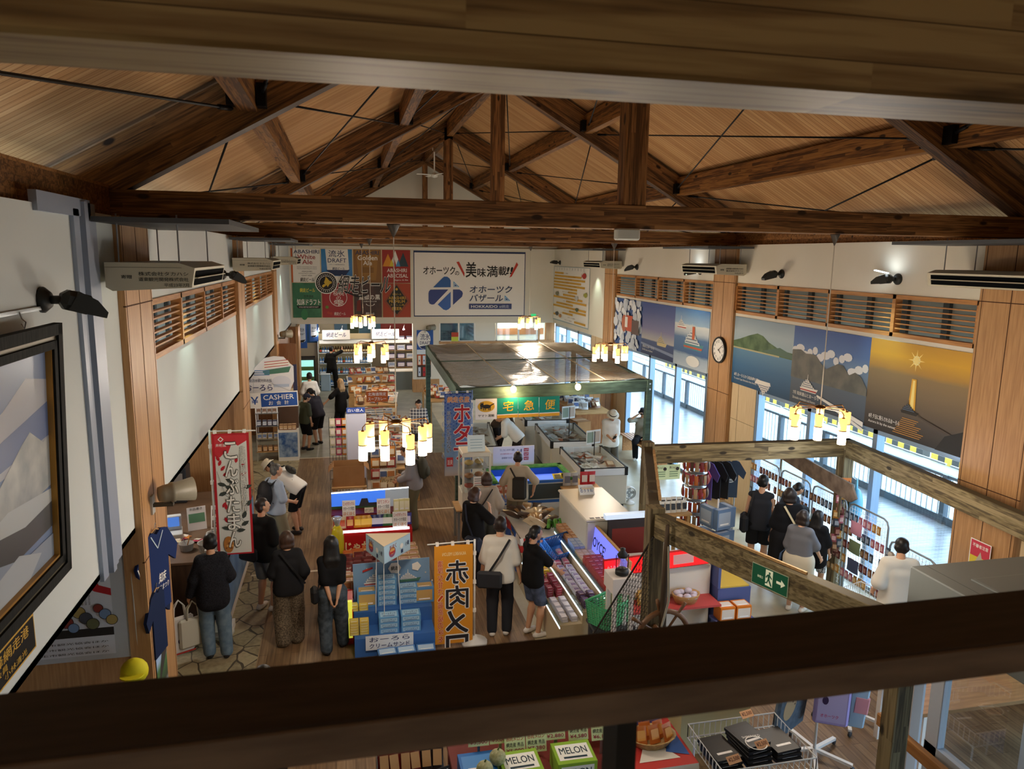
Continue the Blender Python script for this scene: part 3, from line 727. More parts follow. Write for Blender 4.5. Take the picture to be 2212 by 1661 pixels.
for x, y, p in ((1.6, 4.6, 32), (4.2, 5.6, 26), (-2.6, 4.8, 14)): point('added_underside_fill', (x, y, 3.1), 'fff2e0', p, .12)  # unseen fills added to brighten the goods below the gallery
point('added_kitchen_fill', (-3.0, 11.4, 2.5), 'fff6ea', 42, .15); point('cashier_light', (-2.6, 18.6, 2.5), 'fff2e0', 26, .15)  # the kitchen one is an added fill without fixture, lifting the dark counter
for x in (-0.5, 3.5): point('added_gallery_fill', (x, -2.2, 5.6), 'ffe6c4', 13, 0.15)  # fill lights added behind the camera to brighten the near beam
# ================================================================ PRINTS AND SIGNS ON THE WALLS
class PL:
    """a wall plane: local axes u (to the viewer's right), v (up)"""
    def __init__(s, kind, c):
        s.k = kind; s.c = c
        if kind == 'y': s.M = frame((0, c, 0), (1,0,0), (0,0,1))
        elif kind == 'r': s.M = frame((c, 0, 0), (0,-1,0), (0,0,1))
        else: s.M = frame((c, 0, 0), (0,1,0), (0,0,1))
    def p(s, px, py):
        if s.k == 'y': q = at_y(px, py, s.c); return (q.x, q.z)
        q = at_x(px, py, s.c); return (-q.y if s.k == 'r' else q.y, q.z)
    def r(s, a, b, c, d):
        p = s.p(a, b); q = s.p(c, d); return (min(p[0], q[0]), min(p[1], q[1]), max(p[0], q[0]), max(p[1], q[1]))
    def poly(s, pts): return [s.p(*q) for q in pts]
def grad(name, stops, z0, z1, rough=0.55, axis=2, noise=0.0, nscale=6.0):
    key = ('gr', name)
    if key in _mats: return _mats[key]
    m, nt, b, tc, N, L = nodes_mat(name, rough, 0.3)
    sp = N('ShaderNodeSeparateXYZ'); L(tc.outputs['Object'], sp.inputs[0])
    mr = N('ShaderNodeMapRange'); mr.inputs[1].default_value = z0; mr.inputs[2].default_value = z1; L(sp.outputs[axis], mr.inputs[0])
    v = mr.outputs[0]
    if noise:
        mp = N('ShaderNodeMapping'); mp.inputs['Scale'].default_value = (1, 0.35, 1.6); L(tc.outputs['Object'], mp.inputs['Vector'])
        n = N('ShaderNodeTexNoise', i_Scale=nscale, i_Detail=4.0); L(mp.outputs[0], n.inputs['Vector'])
        a = N('ShaderNodeMath', operation='MULTIPLY_ADD'); L(n.outputs[0], a.inputs[0]); a.inputs[1].default_value = noise; L(v, a.inputs[2])
        q = N('ShaderNodeMath', operation='SUBTRACT'); L(a.outputs[0], q.inputs[0]); q.inputs[1].default_value = noise/2; v = q.outputs[0]
    r = ramp(N, stops); L(v, r.inputs[0]); L(r.outputs[0], b.inputs['Base Color'])
    _mats[key] = m; return m
NAVY = mat('22345c'); INK = mat('1c1a18'); RED = mat('b8322c'); PW = mat('f1efe8', 0.55); BLUE = mat('2a5aa8'); GOLD = mat('d4a93c')
def ship(b, u, v, w, hull=None, top=None, stripe=None, f=1):
    """cruise ship drawn in the print, bow at +f"""
    hull = hull or PW; top = top or PW; X = lambda t: u + f*t*w
    b.flat([(X(0), v+0.12*w), (X(1.05), v+0.16*w), (X(0.93), v), (X(0.05), v)], hull)
    if stripe: b.flat([(X(0.01), v+0.07*w), (X(0.98), v+0.08*w), (X(0.95), v+0.03*w), (X(0.03), v+0.03*w)], stripe)
    for i, (a, c) in enumerate(((0.08, 0.85), (0.12, 0.75), (0.2, 0.65), (0.32, 0.55))):
        z = v + (0.13 + i*0.075)*w
        b.flat([(X(a), z), (X(c), z), (X(c-0.04), z+0.07*w), (X(a), z+0.07*w)], top)
        b.flat([(X(a+0.03), z+0.025*w), (X(c-0.06), z+0.025*w), (X(c-0.06), z+0.05*w), (X(a+0.03), z+0.05*w)], mat('5b6f88'))
    b.flat([(X(0.42), v+0.4*w), (X(0.46), v+0.4*w), (X(0.45), v+0.62*w), (X(0.43), v+0.62*w)], top)

# -- beer label banner, eight labels and a cut-out name board
P = PL('y', YB-0.012)
def beer_banner():
    b = MB(P.M)
    xs = [630, 694, 763, 825, 887.5]; ys = [538, 611, 686]
    u = [P.p(x, 612)[0] for x in xs]; v = [P.p(760, y)[1] for y in ys]
    b.rect(u[0], v[2], u[4], v[0], mat('d8c9a4'))
    W_, H_ = [u[i+1]-u[i] for i in range(4)], v[0]-v[1]
    def cell(i, j, m): b.rect(u[i]+0.02, v[j+1]+0.01, u[i+1]-0.02, v[j]-0.01, m)
    def tx(i, j, s, x0, y0, x1, y1, m, bold=0.0): w = W_[i]; b.text(s, u[i]+w*x0, v[j+1]+H_*y0, w*(x1-x0), H_*(y1-y0), m, bold)
    cell(0, 0, PW); b.rect(u[0], v[1], u[0]+0.06, v[0], mat('c8642c'))
    tx(0, 0, 'ABASHIRI', .1, .85, .96, .96, NAVY, .02); tx(0, 0, 'White', .22, .69, .82, .82, mat('a0302a'), .02); tx(0, 0, 'Ale', .38, .54, .72, .67, mat('a0302a'), .02)
    for k in range(2): tx(0, 0, 'Enjoy the wonderful feeling of the white ale', .2, .44-.05*k, .86, .475-.05*k, INK)
    tx(0, 0, 'ABASHIRI', .35, .31, .7, .345, INK); tx(0, 0, 'HOKKAIDO JAPAN', .25, .25, .8, .285, INK); tx(0, 0, 'CRAFT BEER', .35, .19, .7, .225, INK); tx(0, 0, '網走ビール', .3, .03, .76, .15, INK, .02)
    cell(1, 0, grad('draft_print', [(0, '2f6db0'), (0.5, '4a8ac8'), (1, '2f7fb8')], v[1], v[0])); b.flat([(u[1]+.15*W_[1], v[0]-.01), (u[1]+.85*W_[1], v[0]-.01), (u[1]+.88*W_[1], v[1]+.4*H_), (u[1]+.55*W_[1], v[1]+.26*H_), (u[1]+.2*W_[1], v[1]+.36*H_)], PW)
    b.flat([(u[1]+.15*W_[1], v[1]+.38*H_), (u[1]+.9*W_[1], v[1]+.38*H_), (u[1]+.75*W_[1], v[1]+.2*H_), (u[1]+.4*W_[1], v[1]+.22*H_)], NAVY); b.rect(u[1]+.0*W_[1], v[1]+.01, u[2]-.02, v[1]+.2*H_, PW)
    tx(1, 0, '流氷', .25, .76, .75, .96, NAVY, .01); tx(1, 0, 'DRAFT', .22, .6, .8, .72, NAVY, .01); tx(1, 0, 'オホーツク海 網走流氷仕込', .28, .52, .74, .56, NAVY); tx(1, 0, '網走ビール', .36, .38, .74, .46, NAVY, .02)
    cell(2, 0, mat('8a6234')); b.flat([(u[2]+.1, v[0]-.02), (u[3]-.1, v[0]-.02), (u[3]-.22, v[1]+.1), (u[2]+.22, v[1]+.1)], mat('9c7238'))
    tx(2, 0, 'ABASHIRI', .1, .84, .9, .96, NAVY, .02); tx(2, 0, 'Golden', .17, .68, .85, .82, PW, .02); tx(2, 0, 'Ale', .36, .53, .66, .66, PW, .02)
    for k in range(4): b.rect(u[2]+.3*W_[2], v[1]+H_*(.32+.04*k), u[2]+.72*W_[2], v[1]+H_*(.335+.04*k), mat('5c3f1c'))
    cell(3, 0, mat('9c2f28')); 
    for x, m, hh in ((.2, mat('d8902c'), .38), (.45, PW, .48), (.72, mat('2f4650'), .42)): b.flat([(u[3]+W_[3]*(x-.17), v[1]+H_*.5), (u[3]+W_[3]*(x+.2), v[1]+H_*.5), (u[3]+W_[3]*(x+.02), v[1]+H_*(.5+hh))], m)
    for x, m in ((.42, mat('b8322c')), (.55, mat('4a90c4')), (.33, mat('d8c43c'))): b.flat([(u[3]+W_[3]*(x-.07), v[1]+H_*.5), (u[3]+W_[3]*(x+.09), v[1]+H_*.5), (u[3]+W_[3]*(x+.02), v[1]+H_*.72)], m)
    tx(3, 0, 'ABASHIRI', .18, .33, .86, .44, PW, .01); tx(3, 0, 'ABECISAL', .18, .17, .9, .28, PW, .01); tx(3, 0, 'Nagano & Ale', .4, .06, .9, .12, PW)
    cell(0, 1, noisy('green_label', '2f6a4c', '3f7f5c', 3, 0.5)); tx(0, 1, '網走ビール', .27, .76, .78, .88, mat('e8d84a'), .02); tx(0, 1, '世界遺産', .4, .6, .72, .68, INK); tx(0, 1, '知床ドラフト', .16, .38, .95, .56, PW, .03)
    b.flat([(u[0]+.14*W_[0], v[2]+.36*H_), (u[0]+.97*W_[0], v[2]+.36*H_), (u[0]+.93*W_[0], v[2]+.28*H_), (u[0]+.2*W_[0], v[2]+.28*H_)], INK); tx(0, 1, 'WORLD HERITAGE SHIRETOKO DRAFT', .22, .3, .88, .34, PW); b.disc(u[0]+.4*W_[0], v[2]+.1*H_, .12, mat('3c8458'), ry=.2)
    cell(1, 1, mat('a8383c')); b.ring(u[1]+.52*W_[1], v[2]+.6*H_, .30, .32, PW); tx(1, 1, '桜桃', .36, .66, .7, .82, PW); tx(1, 1, 'の', .45, .54, .6, .64, PW); tx(1, 1, '雫', .38, .34, .68, .53, PW, .01); tx(1, 1, '網走ビール', .38, .07, .74, .17, PW, .01); b.disc(u[1]+.2*W_[1], v[2]+.15*H_, .05, mat('b84a3c')); b.disc(u[1]+.28*W_[1], v[2]+.13*H_, .05, mat('b84a3c')); b.disc(u[1]+.16*W_[1], v[2]+.32*H_, .06, mat('6a8a3c'))
    cell(2, 1, noisy('dark_label', '2e211c', '4a2c24', 4, 0.5)); tx(2, 1, '監獄の黒', .18, .54, .92, .7, PW, .01); tx(2, 1, '北の國のほろ苦い大人の味', .35, .47, .8, .51, PW); b.flat([(u[2]+.1*W_[2], v[2]+.2*H_), (u[2]+.25*W_[2], v[2]+.2*H_), (u[2]+.24*W_[2], v[2]+.55*H_), (u[2]+.12*W_[2], v[2]+.5*H_)], mat('7a2a22'))
    for a in np.linspace(-.9, .9, 9): b.disc(u[2]+W_[2]*(.58+.14*math.sin(a*1.6)), v[2]+H_*(.42-.06*math.cos(a*1.6)), .015, PW, 8)
    tx(2, 1, '網走ビール', .42, .08, .72, .16, PW, .01)
    cell(3, 1, mat('a8452c')); cx, cy = u[3]+.5*W_[3], v[2]+.5*H_; b.flat([(cx-.47, cy), (cx, cy+.66), (cx+.5, cy), (cx, cy-.6)], mat('8c4a34')); b.flat([(cx-.38, cy), (cx, cy+.6), (cx+.4, cy), (cx, cy-.5)], mat('232620'))
    tx(3, 1, 'ABASHIRI', .22, .55, .8, .64, GOLD, .01); tx(3, 1, 'PREMIUM', .24, .44, .78, .53, GOLD, .01); tx(3, 1, 'スプレム黒', .27, .36, .76, .41, GOLD); tx(3, 1, 'BEER', .34, .23, .68, .32, GOLD, .02); tx(3, 1, '網走ビール', .36, .68, .66, .74, GOLD, .01); b.disc(cx, v[2]+.86*H_, .05, GOLD, 6)
    tag(b.build('beer_label_banner'), 'wall banner of eight craft beer labels in two rows on the end wall', 'banner')
    c = MB(P.M); c.lay = 0.03                                                             # cut-out emblem and brush lettering standing proud
    x, y, x1, y1 = P.r(728, 594, 841, 634); ex, ey = P.p(705, 611); er = abs(P.p(728, 611)[0]-ex)
    c.M = P.M @ T(0, 0, b.lay + 0.02); c.lay = 0
    c.disc(ex, ey, er*1.05, PW, 32); c.disc(ex, ey, er*.96, INK, 32); c.ring(ex, ey, er*.64, er*.68, PW, 32)
    isl = [(-.32,-.45), (-.1,-.3), (.0,-.18), (.12,-.4), (.3,-.12), (.5,-.02), (.52,.12), (.28,.22), (.1,.45), (-.05,.6), (-.12,.3), (-.22,.05), (-.12,-.08), (-.3,-.15), (-.42,-.28)]
    c.flat([(ex+a*er, ey+q*er) for a, q in isl], mat('d8b43c'))
    for k in range(26):
        a = 2*PI*k/26; c.rect(ex+er*.8*math.cos(a)-.012, ey+er*.8*math.sin(a)-.02, ex+er*.8*math.cos(a)+.012, ey+er*.8*math.sin(a)+.02, PW)
    c.text('網走ビール', x, y, x1-x, y1-y, INK, .015, slant=.15, outline=(PW, .05)); c.line([(x+.25, y+.08), (x+.75, y-.12), (x+1.05, y-.05)], .05, INK)
    tag(c.build('brand_board'), 'brush lettered name board with round island emblem over the beer labels', 'sign')
beer_banner()

def hall_sign():
    b = MB(P.M); x0, y0, x1, y1 = P.r(893, 541, 1133, 683)
    k = (x1-x0)/(1685-205); g = (y1-y0)/(1130-247)
    U = lambda x: x0 + (x-205)*k; V = lambda y: y1 - (y-247)*g
    R = lambda a, c, d, e: (U(a), V(e), U(d)-U(a), V(c)-V(e))
    b.rect(x0, y0, x1, y1, NAVY); b.rect(x0+.03, y0+.04, x1-.03, y1-.07, mat('f0ece6', 0.55))
    b.text('オホーツク', *R(328, 455, 740, 560), INK, .028, slant=.05); b.text('の', *R(742, 515, 798, 570), INK, .02)
    b.text('美', *R(885, 392, 1025, 595), INK, .028); b.text('味', *R(1040, 470, 1150, 590), INK, .028); b.text('満', *R(1165, 440, 1310, 588), INK, .028); b.text('載', *R(1320, 445, 1430, 565), INK, .028); b.text('!!', *R(1430, 455, 1500, 545), INK, .05, slant=.2)
    b.flat([(U(760), V(392)), (U(795), V(385)), (U(868), V(540)), (U(865), V(590))], mat('c43c2c')); b.flat([(U(1565), V(385)), (U(1587), V(420)), (U(1500), V(580)), (U(1468), V(597))], mat('c43c2c'))
    q = lambda pts, m: b.flat([(U(x), V(y)) for x, y in pts], m)
    B1, B2, B3 = mat('2f5fa0'), mat('3a4a86'), mat('3f6ab4')
    q([(455,735), (575,610), (600,590), (640,590), (668,610), (686,640), (686,732)], B1)
    q([(400,790), (420,765), (655,762), (470,962), (440,968), (410,955), (395,920), (395,815)], B2)
    q([(515,965), (686,792), (686,1000), (660,1030), (625,1045), (590,1035)], B3)
    q([(716,762), (800,762), (835,785), (847,815), (835,860), (716,972)], B2)
    for x, y in ((722, 650), (1408, 838)):
        q([(x, y), (x+78, y+78), (x, y+78)], mat('4aa0d0')); q([(x+9, y+24), (x+60, y+72), (x+9, y+72)], PW); q([(x+14, y+34), (x+52, y+68), (x+14, y+68)], B1)
    dk = mat('3d4a66')
    b.text('オホーツク', *R(935, 712, 1500, 806), dk, .03, slant=.12); b.text('バザール', *R(935, 830, 1380, 925), dk, .03, slant=.12)
    b.rect(U(928), V(1030), U(1503), V(955), mat('3f4a78')); b.text('HOKKAIDO', *R(957, 975, 1312, 1012), PW, .02); b.text('#網走', *R(1335, 972, 1470, 1015), mat('c8ccd8'))
    tag(b.build('hall_sign'), 'white name sign with blue four piece emblem on the end wall', 'sign')
hall_sign()

# -- pier posters and things in the back wall
def pier():
    x0, y0, x1, y1 = P.r(900, 713, 936, 765); b = MB(P.M)
    b.rect(x0, y0, x1, y1, BLUE); b.disc((x0+x1)/2-.05, y0+.6*(y1-y0), .26, PW, 24, .36); b.rect(x0, y0, x1, y0+.18, mat('dfe8f0'))
    b.text('流氷', x0+.14, y0+.55, .36, .24, NAVY, .01); b.text('DRAFT', x0+.12, y0+.38, .42, .12, NAVY, .01); b.flat([(x0+.1, y0+.3), (x1-.1, y0+.38), (x1-.25, y0+.2), (x0+.2, y0+.22)], NAVY)
    tag(b.build('beer_poster'), 'blue drift ice beer poster on the white pier', 'poster')
    x0, y0, x1, y1 = P.r(901, 765, 931, 814); b = MB(P.M); b.rect(x0, y0, x1, y1, mat('3a2a22'))
    w = (x1-x0)/3; h = (y1-y0)/2
    for i in range(3):
        for j in range(2):
            m = (mat('e8e0d0'), mat('d0dcea'), mat('d8a83c'), mat('c8d4e4'), mat('b8302c'), mat('3a2a22'))[i + 3*(1-j)] if j else (mat('c8d4e4'), mat('b8302c'), mat('5a3024'))[i]
            b.rect(x0+i*w+.01, y0+j*h+.02, x0+(i+1)*w-.01, y0+(j+1)*h-.02, mat('c85c2c') if j else mat('4a3a30')); b.rect(x0+i*w+.04, y0+j*h+.04, x0+(i+1)*w-.04, y0+(j+1)*h-.06, m)
            b.rect(x0+i*w+.07, y0+j*h+.16, x0+(i+1)*w-.07, y0+(j+1)*h-.22, NAVY)
    tag(b.build('beer_poster'), 'six panel beer can poster under the blue beer poster', 'poster')
    g = glass('kitchen_glass', 'dfeaf0', 0.12)
    w1 = thing('serving_window', 'glazed serving window with dark blue room behind, left of the end wall counter', 'window', (0, 0, 0)); w2 = thing('serving_window', 'glazed serving window with a pale striped room behind, right of the end wall', 'window', (0, 0, 0))
    fr = mat('e8e8e4', 0.5)
    for w, xa, xb in ((w1, 3.5, 4.9), (w2, 5.72, 7.4)):
        f = MB(); f.box(xa, YB, 1.95, xa+.05, YB+.08, FZ0, fr); f.box(xb-.05, YB, 1.95, xb, YB+.08, FZ0, fr); f.box(xa+(xb-xa)*.52, YB, 1.95, xa+(xb-xa)*.52+.06, YB+.08, FZ0, fr); f.box(xa, YB, 1.95, xb, YB+.08, 1.98, fr); f.build('window_frame', w)
        p = MB(); p.add([(xa, YB+.04, 1.95), (xb, YB+.04, 1.95), (xb, YB+.04, FZ0), (xa, YB+.04, FZ0)], [(0,1,2,3)], g); p.build('pane', w)
    k = MB(); k.box(3.5, 29.6, 1.2, 5.3, 29.7, 3, noisy('dark_mural', '22384c', '4a6c80', 2, 0.5)); k.box(5.35, 29.6, 1, 8.0, 29.7, 3, mat('e2e0d2')); k.box(5.35, 29.56, 2.05, 8, 29.6, 2.3, mat('a8734a')); struct(k.build('wall_kitchen'))
    b = MB(PL('y', YB-.02).M); x0, y0, x1, y1 = P.r(975, 718, 990, 737); b.rect(x0, y0, x1, y1, mat('c8d44a')); b.rect(x0, (y0+y1)/2, x1, y1, mat('b8442c')); tag(b.build('notice'), 'small red and yellow notice on the serving window', 'notice')
    point('kitchen_lamp', (6.4, 29.0, 2.8), 'fff4dc', 45, .1)
    b = MB(P.M); x0, y0, x1, y1 = P.r(1147, 678, 1158, 684); b.rect(x0, y0, x1, y1, mat('2fae6a', .5, 0, .8)); o = tag(b.build('exit_light'), 'small green emergency exit light on the end wall', 'sign')
pier()

# -- season calendar on the far right wall
Q = PL('r', XR-.012)
def calendar():
    b = MB(Q.M); x0, y0, x1, y1 = Q.r(1197, 575, 1271, 703); y0 = 2.8; y1 = 4.86
    w, h = x1-x0, y1-y0; b.rect(x0, y0, x1, y1, mat('9fb4b8')); b.rect(x0+.04, y0+.04, x1-.04, y1-.02, PW)
    o = mat('d8a83c'); rows = [(0.02,.3), (0.02,.8), (0,.9), (0,.8), (0,.9), (0,.7), (.45,.7), (.3,.65), (0,.85), (.4,.95), (.1,.6), (0,.95), (.5,.95), (.3,.6), (.02,.15), (.65,.95)]
    for i, (a, c) in enumerate(rows):
        yy = y1 - h*(.1+.055*i); b.rect(x0+.05+a*(w-.1), yy-h*.035, x0+.05+c*(w-.1), yy, o); b.text('オホーツク産旬', x0+.1+w*(.2+.3*((i*37) % 10)/10), yy-h*.03, .9, h*.022, mat('7a5a2c'))
    for i in range(12): b.text(str(i+1), x0+.1+i*w*.076, y1-.13, .12, .09, mat('5b6a78'), keep=True)
    fish = mat('4a4f52')
    for fx, fy, m, r in ((.88,.86,mat('b8322c'),.14), (.14,.5,mat('7a7a60'),.12), (.7,.47,mat('c8ccc8'),.12), (.93,.55,mat('a8a848'),.12), (.15,.13,fish,.12), (.25,.1,mat('c88c4a'),.1), (.72,.28,mat('5a6a4a'),.1)):
        b.disc(x0+fx*w, y0+fy*h, r*1.5, m, 10, r*.7); b.flat([(x0+fx*w-r*1.3, y0+fy*h), (x0+fx*w-r*2, y0+fy*h+r*.6), (x0+fx*w-r*2, y0+fy*h-r*.6)], m)
    tag(b.build('season_calendar'), 'tall seafood season calendar with orange bars on the far right wall', 'poster')
calendar()

# -- six photographs under the right hand louvres
CAP = {}
def photo_panels():
    z0, z1 = 2.63, 4.035
    frame_m = mat('dcdcd6')
    def panel(px0, px1, ymid, label):
        a = Q.p(px0, ymid)[0]; c = Q.p(px1, ymid)[0]; b = MB(Q.M); return b, a, c
    def cap(b, u, l1, l2, w): b.text(l1, u+.12, z0+.17, w*.62, .07, PW, .01); b.text(l2, u+.12, z0+.09, w*.55, .05, PW)
    us = [-14.18, -11.95, -10.02, -8.05]
    us[1] = Q.p(1710, 800)[0]; us[2] = Q.p(1872, 850)[0]
    sky = grad('p_isle', [(0, '1f4a6e'), (.3, '3a6a94'), (.56, '5d8cae'), (.58, '9fb8c4'), (.8, 'a9bcc6'), (1, '8a9fb0')], z0, z1, noise=.03)
    b = MB(Q.M); u0, u1 = us[0], us[1]; w = u1-u0; b.rect(u0, z0, u1, z1, sky)
    hz = z0+.8; b.flat([(u0, hz-.02), (u0, hz+.1), (u0+.12*w, hz+.16), (u0+.28*w, hz+.26), (u0+.42*w, hz+.33), (u0+.52*w, hz+.3), (u0+.62*w, hz+.2), (u0+.8*w, hz+.1), (u1, hz+.08), (u1, hz-.04)], noisy('isle_green', '3c5a3a', '5d7a52', 5, .6)); b.rect(u0, hz-.05, u0+.8*w, hz-.02, mat('b8b48a'))
    b.flat([(u1-.5*w, hz+.0), (u1-.2*w, hz+.14), (u1, hz+.05), (u1, hz-.02)], mat('4f6f5e')); ship(b, u0+.7*w, z0+.22, -.55, f=1); cap(b, u0, '8月 おーろらから知床岬を望む', 'To watch Cape Shiretoko from Aurora', w*.75)
    tag(b.build('wall_photograph'), 'photograph of a white ship on blue sea before a green peninsula', 'photo', 'photographs along the right wall')
    b = MB(Q.M); u0, u1 = us[1], us[2]; w = u1-u0
    b.rect(u0, z0, u1, z1, grad('p_mount', [(0, '3f4c5c'), (.33, '5a6878'), (.34, '5d666c'), (.6, '6f8fb4'), (.75, '4f74b0'), (1, '3a5a9c')], z0, z1, noise=.02))
    hz = z0+.47; pts = [(u0, hz), (u0, hz+.5)] + [(u0+w*t, hz+.42+.1*math.sin(9*t)+.05*math.sin(23*t)-.3*t*t*(t > .75)) for t in np.linspace(.05, 1, 14)] + [(u1, hz)]
    cl = mat('e3e6ea')
    for i in range(14): b.disc(u0+w*(i+.5)/14, hz+.5+.06*math.sin(i*2.1)-.12*(i > 10), .1+.03*math.sin(i*1.3), cl, 10, .07)
    b.flat(pts, noisy('mount_grey', '585c58', '74726a', 4, .6)); ship(b, u0+.15*w, hz-.2, .5, stripe=RED); b.flat([(u0+.4*w, hz-.2), (u1, hz-.42), (u1, hz-.5), (u0+.4*w, hz-.24)], PW); b.flat([(u0+.6*w, hz-.3), (u1, hz-.52), (u1, hz-.57), (u0+.6*w, hz-.35)], PW); cap(b, u0, '7月 知床連山とおーろら', 'Shiretoko mountains and Aurora', w*.6)
    tag(b.build('wall_photograph'), 'photograph of grey mountains under clouds with two ships, middle of the three near the clock', 'photo', 'photographs along the right wall')
    b = MB(Q.M); u0, u1 = us[2], us[3]; w = u1-u0
    b.rect(u0, z0, u1, z1, grad('p_sun', [(0, '2e2c2c'), (.18, '4a4440'), (.5, '7d6c54'), (.66, '8f7a58'), (.7, 'b08a48'), (.85, 'd8a83a'), (1, 'c89a40')], z0, z1, noise=.05))
    sx = u0+.5*w; b.disc(sx, z1-.23, .07, mat('fff4c0')); 
    for k in range(8): a = 2*PI*k/8; b.flat([(sx+.02*math.cos(a+1.57), z1-.23+.02*math.sin(a+1.57)), (sx-.02*math.cos(a+1.57), z1-.23-.02*math.sin(a+1.57)), (sx+.16*math.cos(a), z1-.23+.16*math.sin(a))], mat('ffe890'))
    b.flat([(sx-.045, z1-.5), (sx+.045, z1-.5), (sx+.07, z1-.95), (sx-.07, z1-.95)], mat('e0a83a')); b.flat([(sx-.02, z1-.52), (sx+.02, z1-.52), (sx+.035, z1-.93), (sx-.035, z1-.93)], mat('f8e08a')); 
    for k in range(9): b.rect(sx-.16-.02*k, z0+.3-.03*k, sx+.16+.02*k-.05*(k % 3), z0+.31-.03*k, mat('b8843c'))
    ship(b, sx-.2, z0+.38, .34, mat('2a2622'), mat('2a2622')); b.flat([(sx+.15, z0+.4), (u1, z0+.22), (u1, z0+.17), (sx+.15, z0+.38)], mat('4a4038')); b.flat([(u1, z0+.35), (u1, z0), (u1-.45, z0), (u1-.3, z0+.22)], mat('1c1a18')); cap(b, u0, '8月 夕日に照らされるおーろら', 'Aurora lit by the sunset', w*.55)
    tag(b.build('wall_photograph'), 'orange sunset photograph with a ship silhouette, nearest along the right wall', 'photo', 'photographs along the right wall')
    vs = [-21.27, Q.p(1387, 700)[0], Q.p(1457, 720)[0], -15.28]
    b = MB(Q.M); u0, u1 = vs[0], vs[1]; w = u1-u0; b.rect(u0, z0, u1, z1, mat('3a5a94'))
    rng = random.Random(3)
    for i in range(90): x, y, r = u0+w*rng.random(), z0+(z1-z0)*rng.random(), .06+.1*rng.random(); a0 = rng.random()*6; b.flat([(min(u1, max(u0, x+r*1.3*math.cos(a0+k*PI/3))), min(z1, max(z0, y+r*math.sin(a0+k*PI/3)))) for k in range(6)], mat(('e8ecf0', 'd4dce6', 'c8d2de')[i % 3]))
    b.rect(u0+.5*w, z0+.5, u0+.72*w, z0+.95, mat('c8502c')); b.rect(u0+.7*w, z0+.45, u0+.95*w, z0+.85, mat('5a4038')); b.disc(u0+.42*w, z0+.7, .2, mat('b8684a'), 12, .25); b.rect(u0+.45*w, z0+.6, u0+.55*w, z0+.9, PW)
    tag(b.build('wall_photograph'), 'aerial photograph of a ship among drift ice, farthest along the right wall', 'photo', 'photographs along the right wall')
    b = MB(Q.M); u0, u1 = vs[1], vs[2]; w = u1-u0; b.rect(u0, z0, u1, z1, grad('p_dusk', [(0, '1c2f5c'), (.28, '2f4a80'), (.3, 'b8b4b0'), (.5, '7a7aa8'), (.8, '46589a'), (1, '2f4a94')], z0, z1, noise=.02)); ship(b, u0+.5*w, z0+.32, .6, mat('d8c48a'), mat('d8c48a')); b.flat([(u0, z0+.3), (u1, z0+.2), (u1, z0+.12), (u0, z0+.25)], mat('8a98b8')); cap(b, u0, '流氷とおーろら', 'Drift ice at dawn', w*.6)
    tag(b.build('wall_photograph'), 'blue dusk photograph of a lit ship, middle of the far three photographs', 'photo', 'photographs along the right wall')
    b = MB(Q.M); u0, u1 = vs[2], vs[3]; w = u1-u0; b.rect(u0, z0, u1, z1, grad('p_ice', [(0, 'c8d4de'), (.2, '9fb4c8'), (.25, '3a6294'), (.5, '4a74a4'), (.6, 'c0ccd4'), (.72, 'dfe4e6'), (.74, '9fc0dc'), (1, '4a86cc')], z0, z1, noise=.06)); ship(b, u0+.08*w, z1-.5, .5, PW, PW, RED)
    ship(b, u0+.3*w, z0+.45, 1.0, mat('4a8a94'), mat('dfe4e4'), mat('c85a3c'), 1); b.rect(u0+.55*w, z0+.7, u0+.62*w, z0+1.0, mat('c85a2c')); b.disc(u0+.6*w, z0+.18, .35, PW, 14, .13)
    tag(b.build('wall_photograph'), 'bright photograph of a blue hulled ship breaking drift ice, beside the clock column', 'photo', 'photographs along the right wall')
photo_panels()

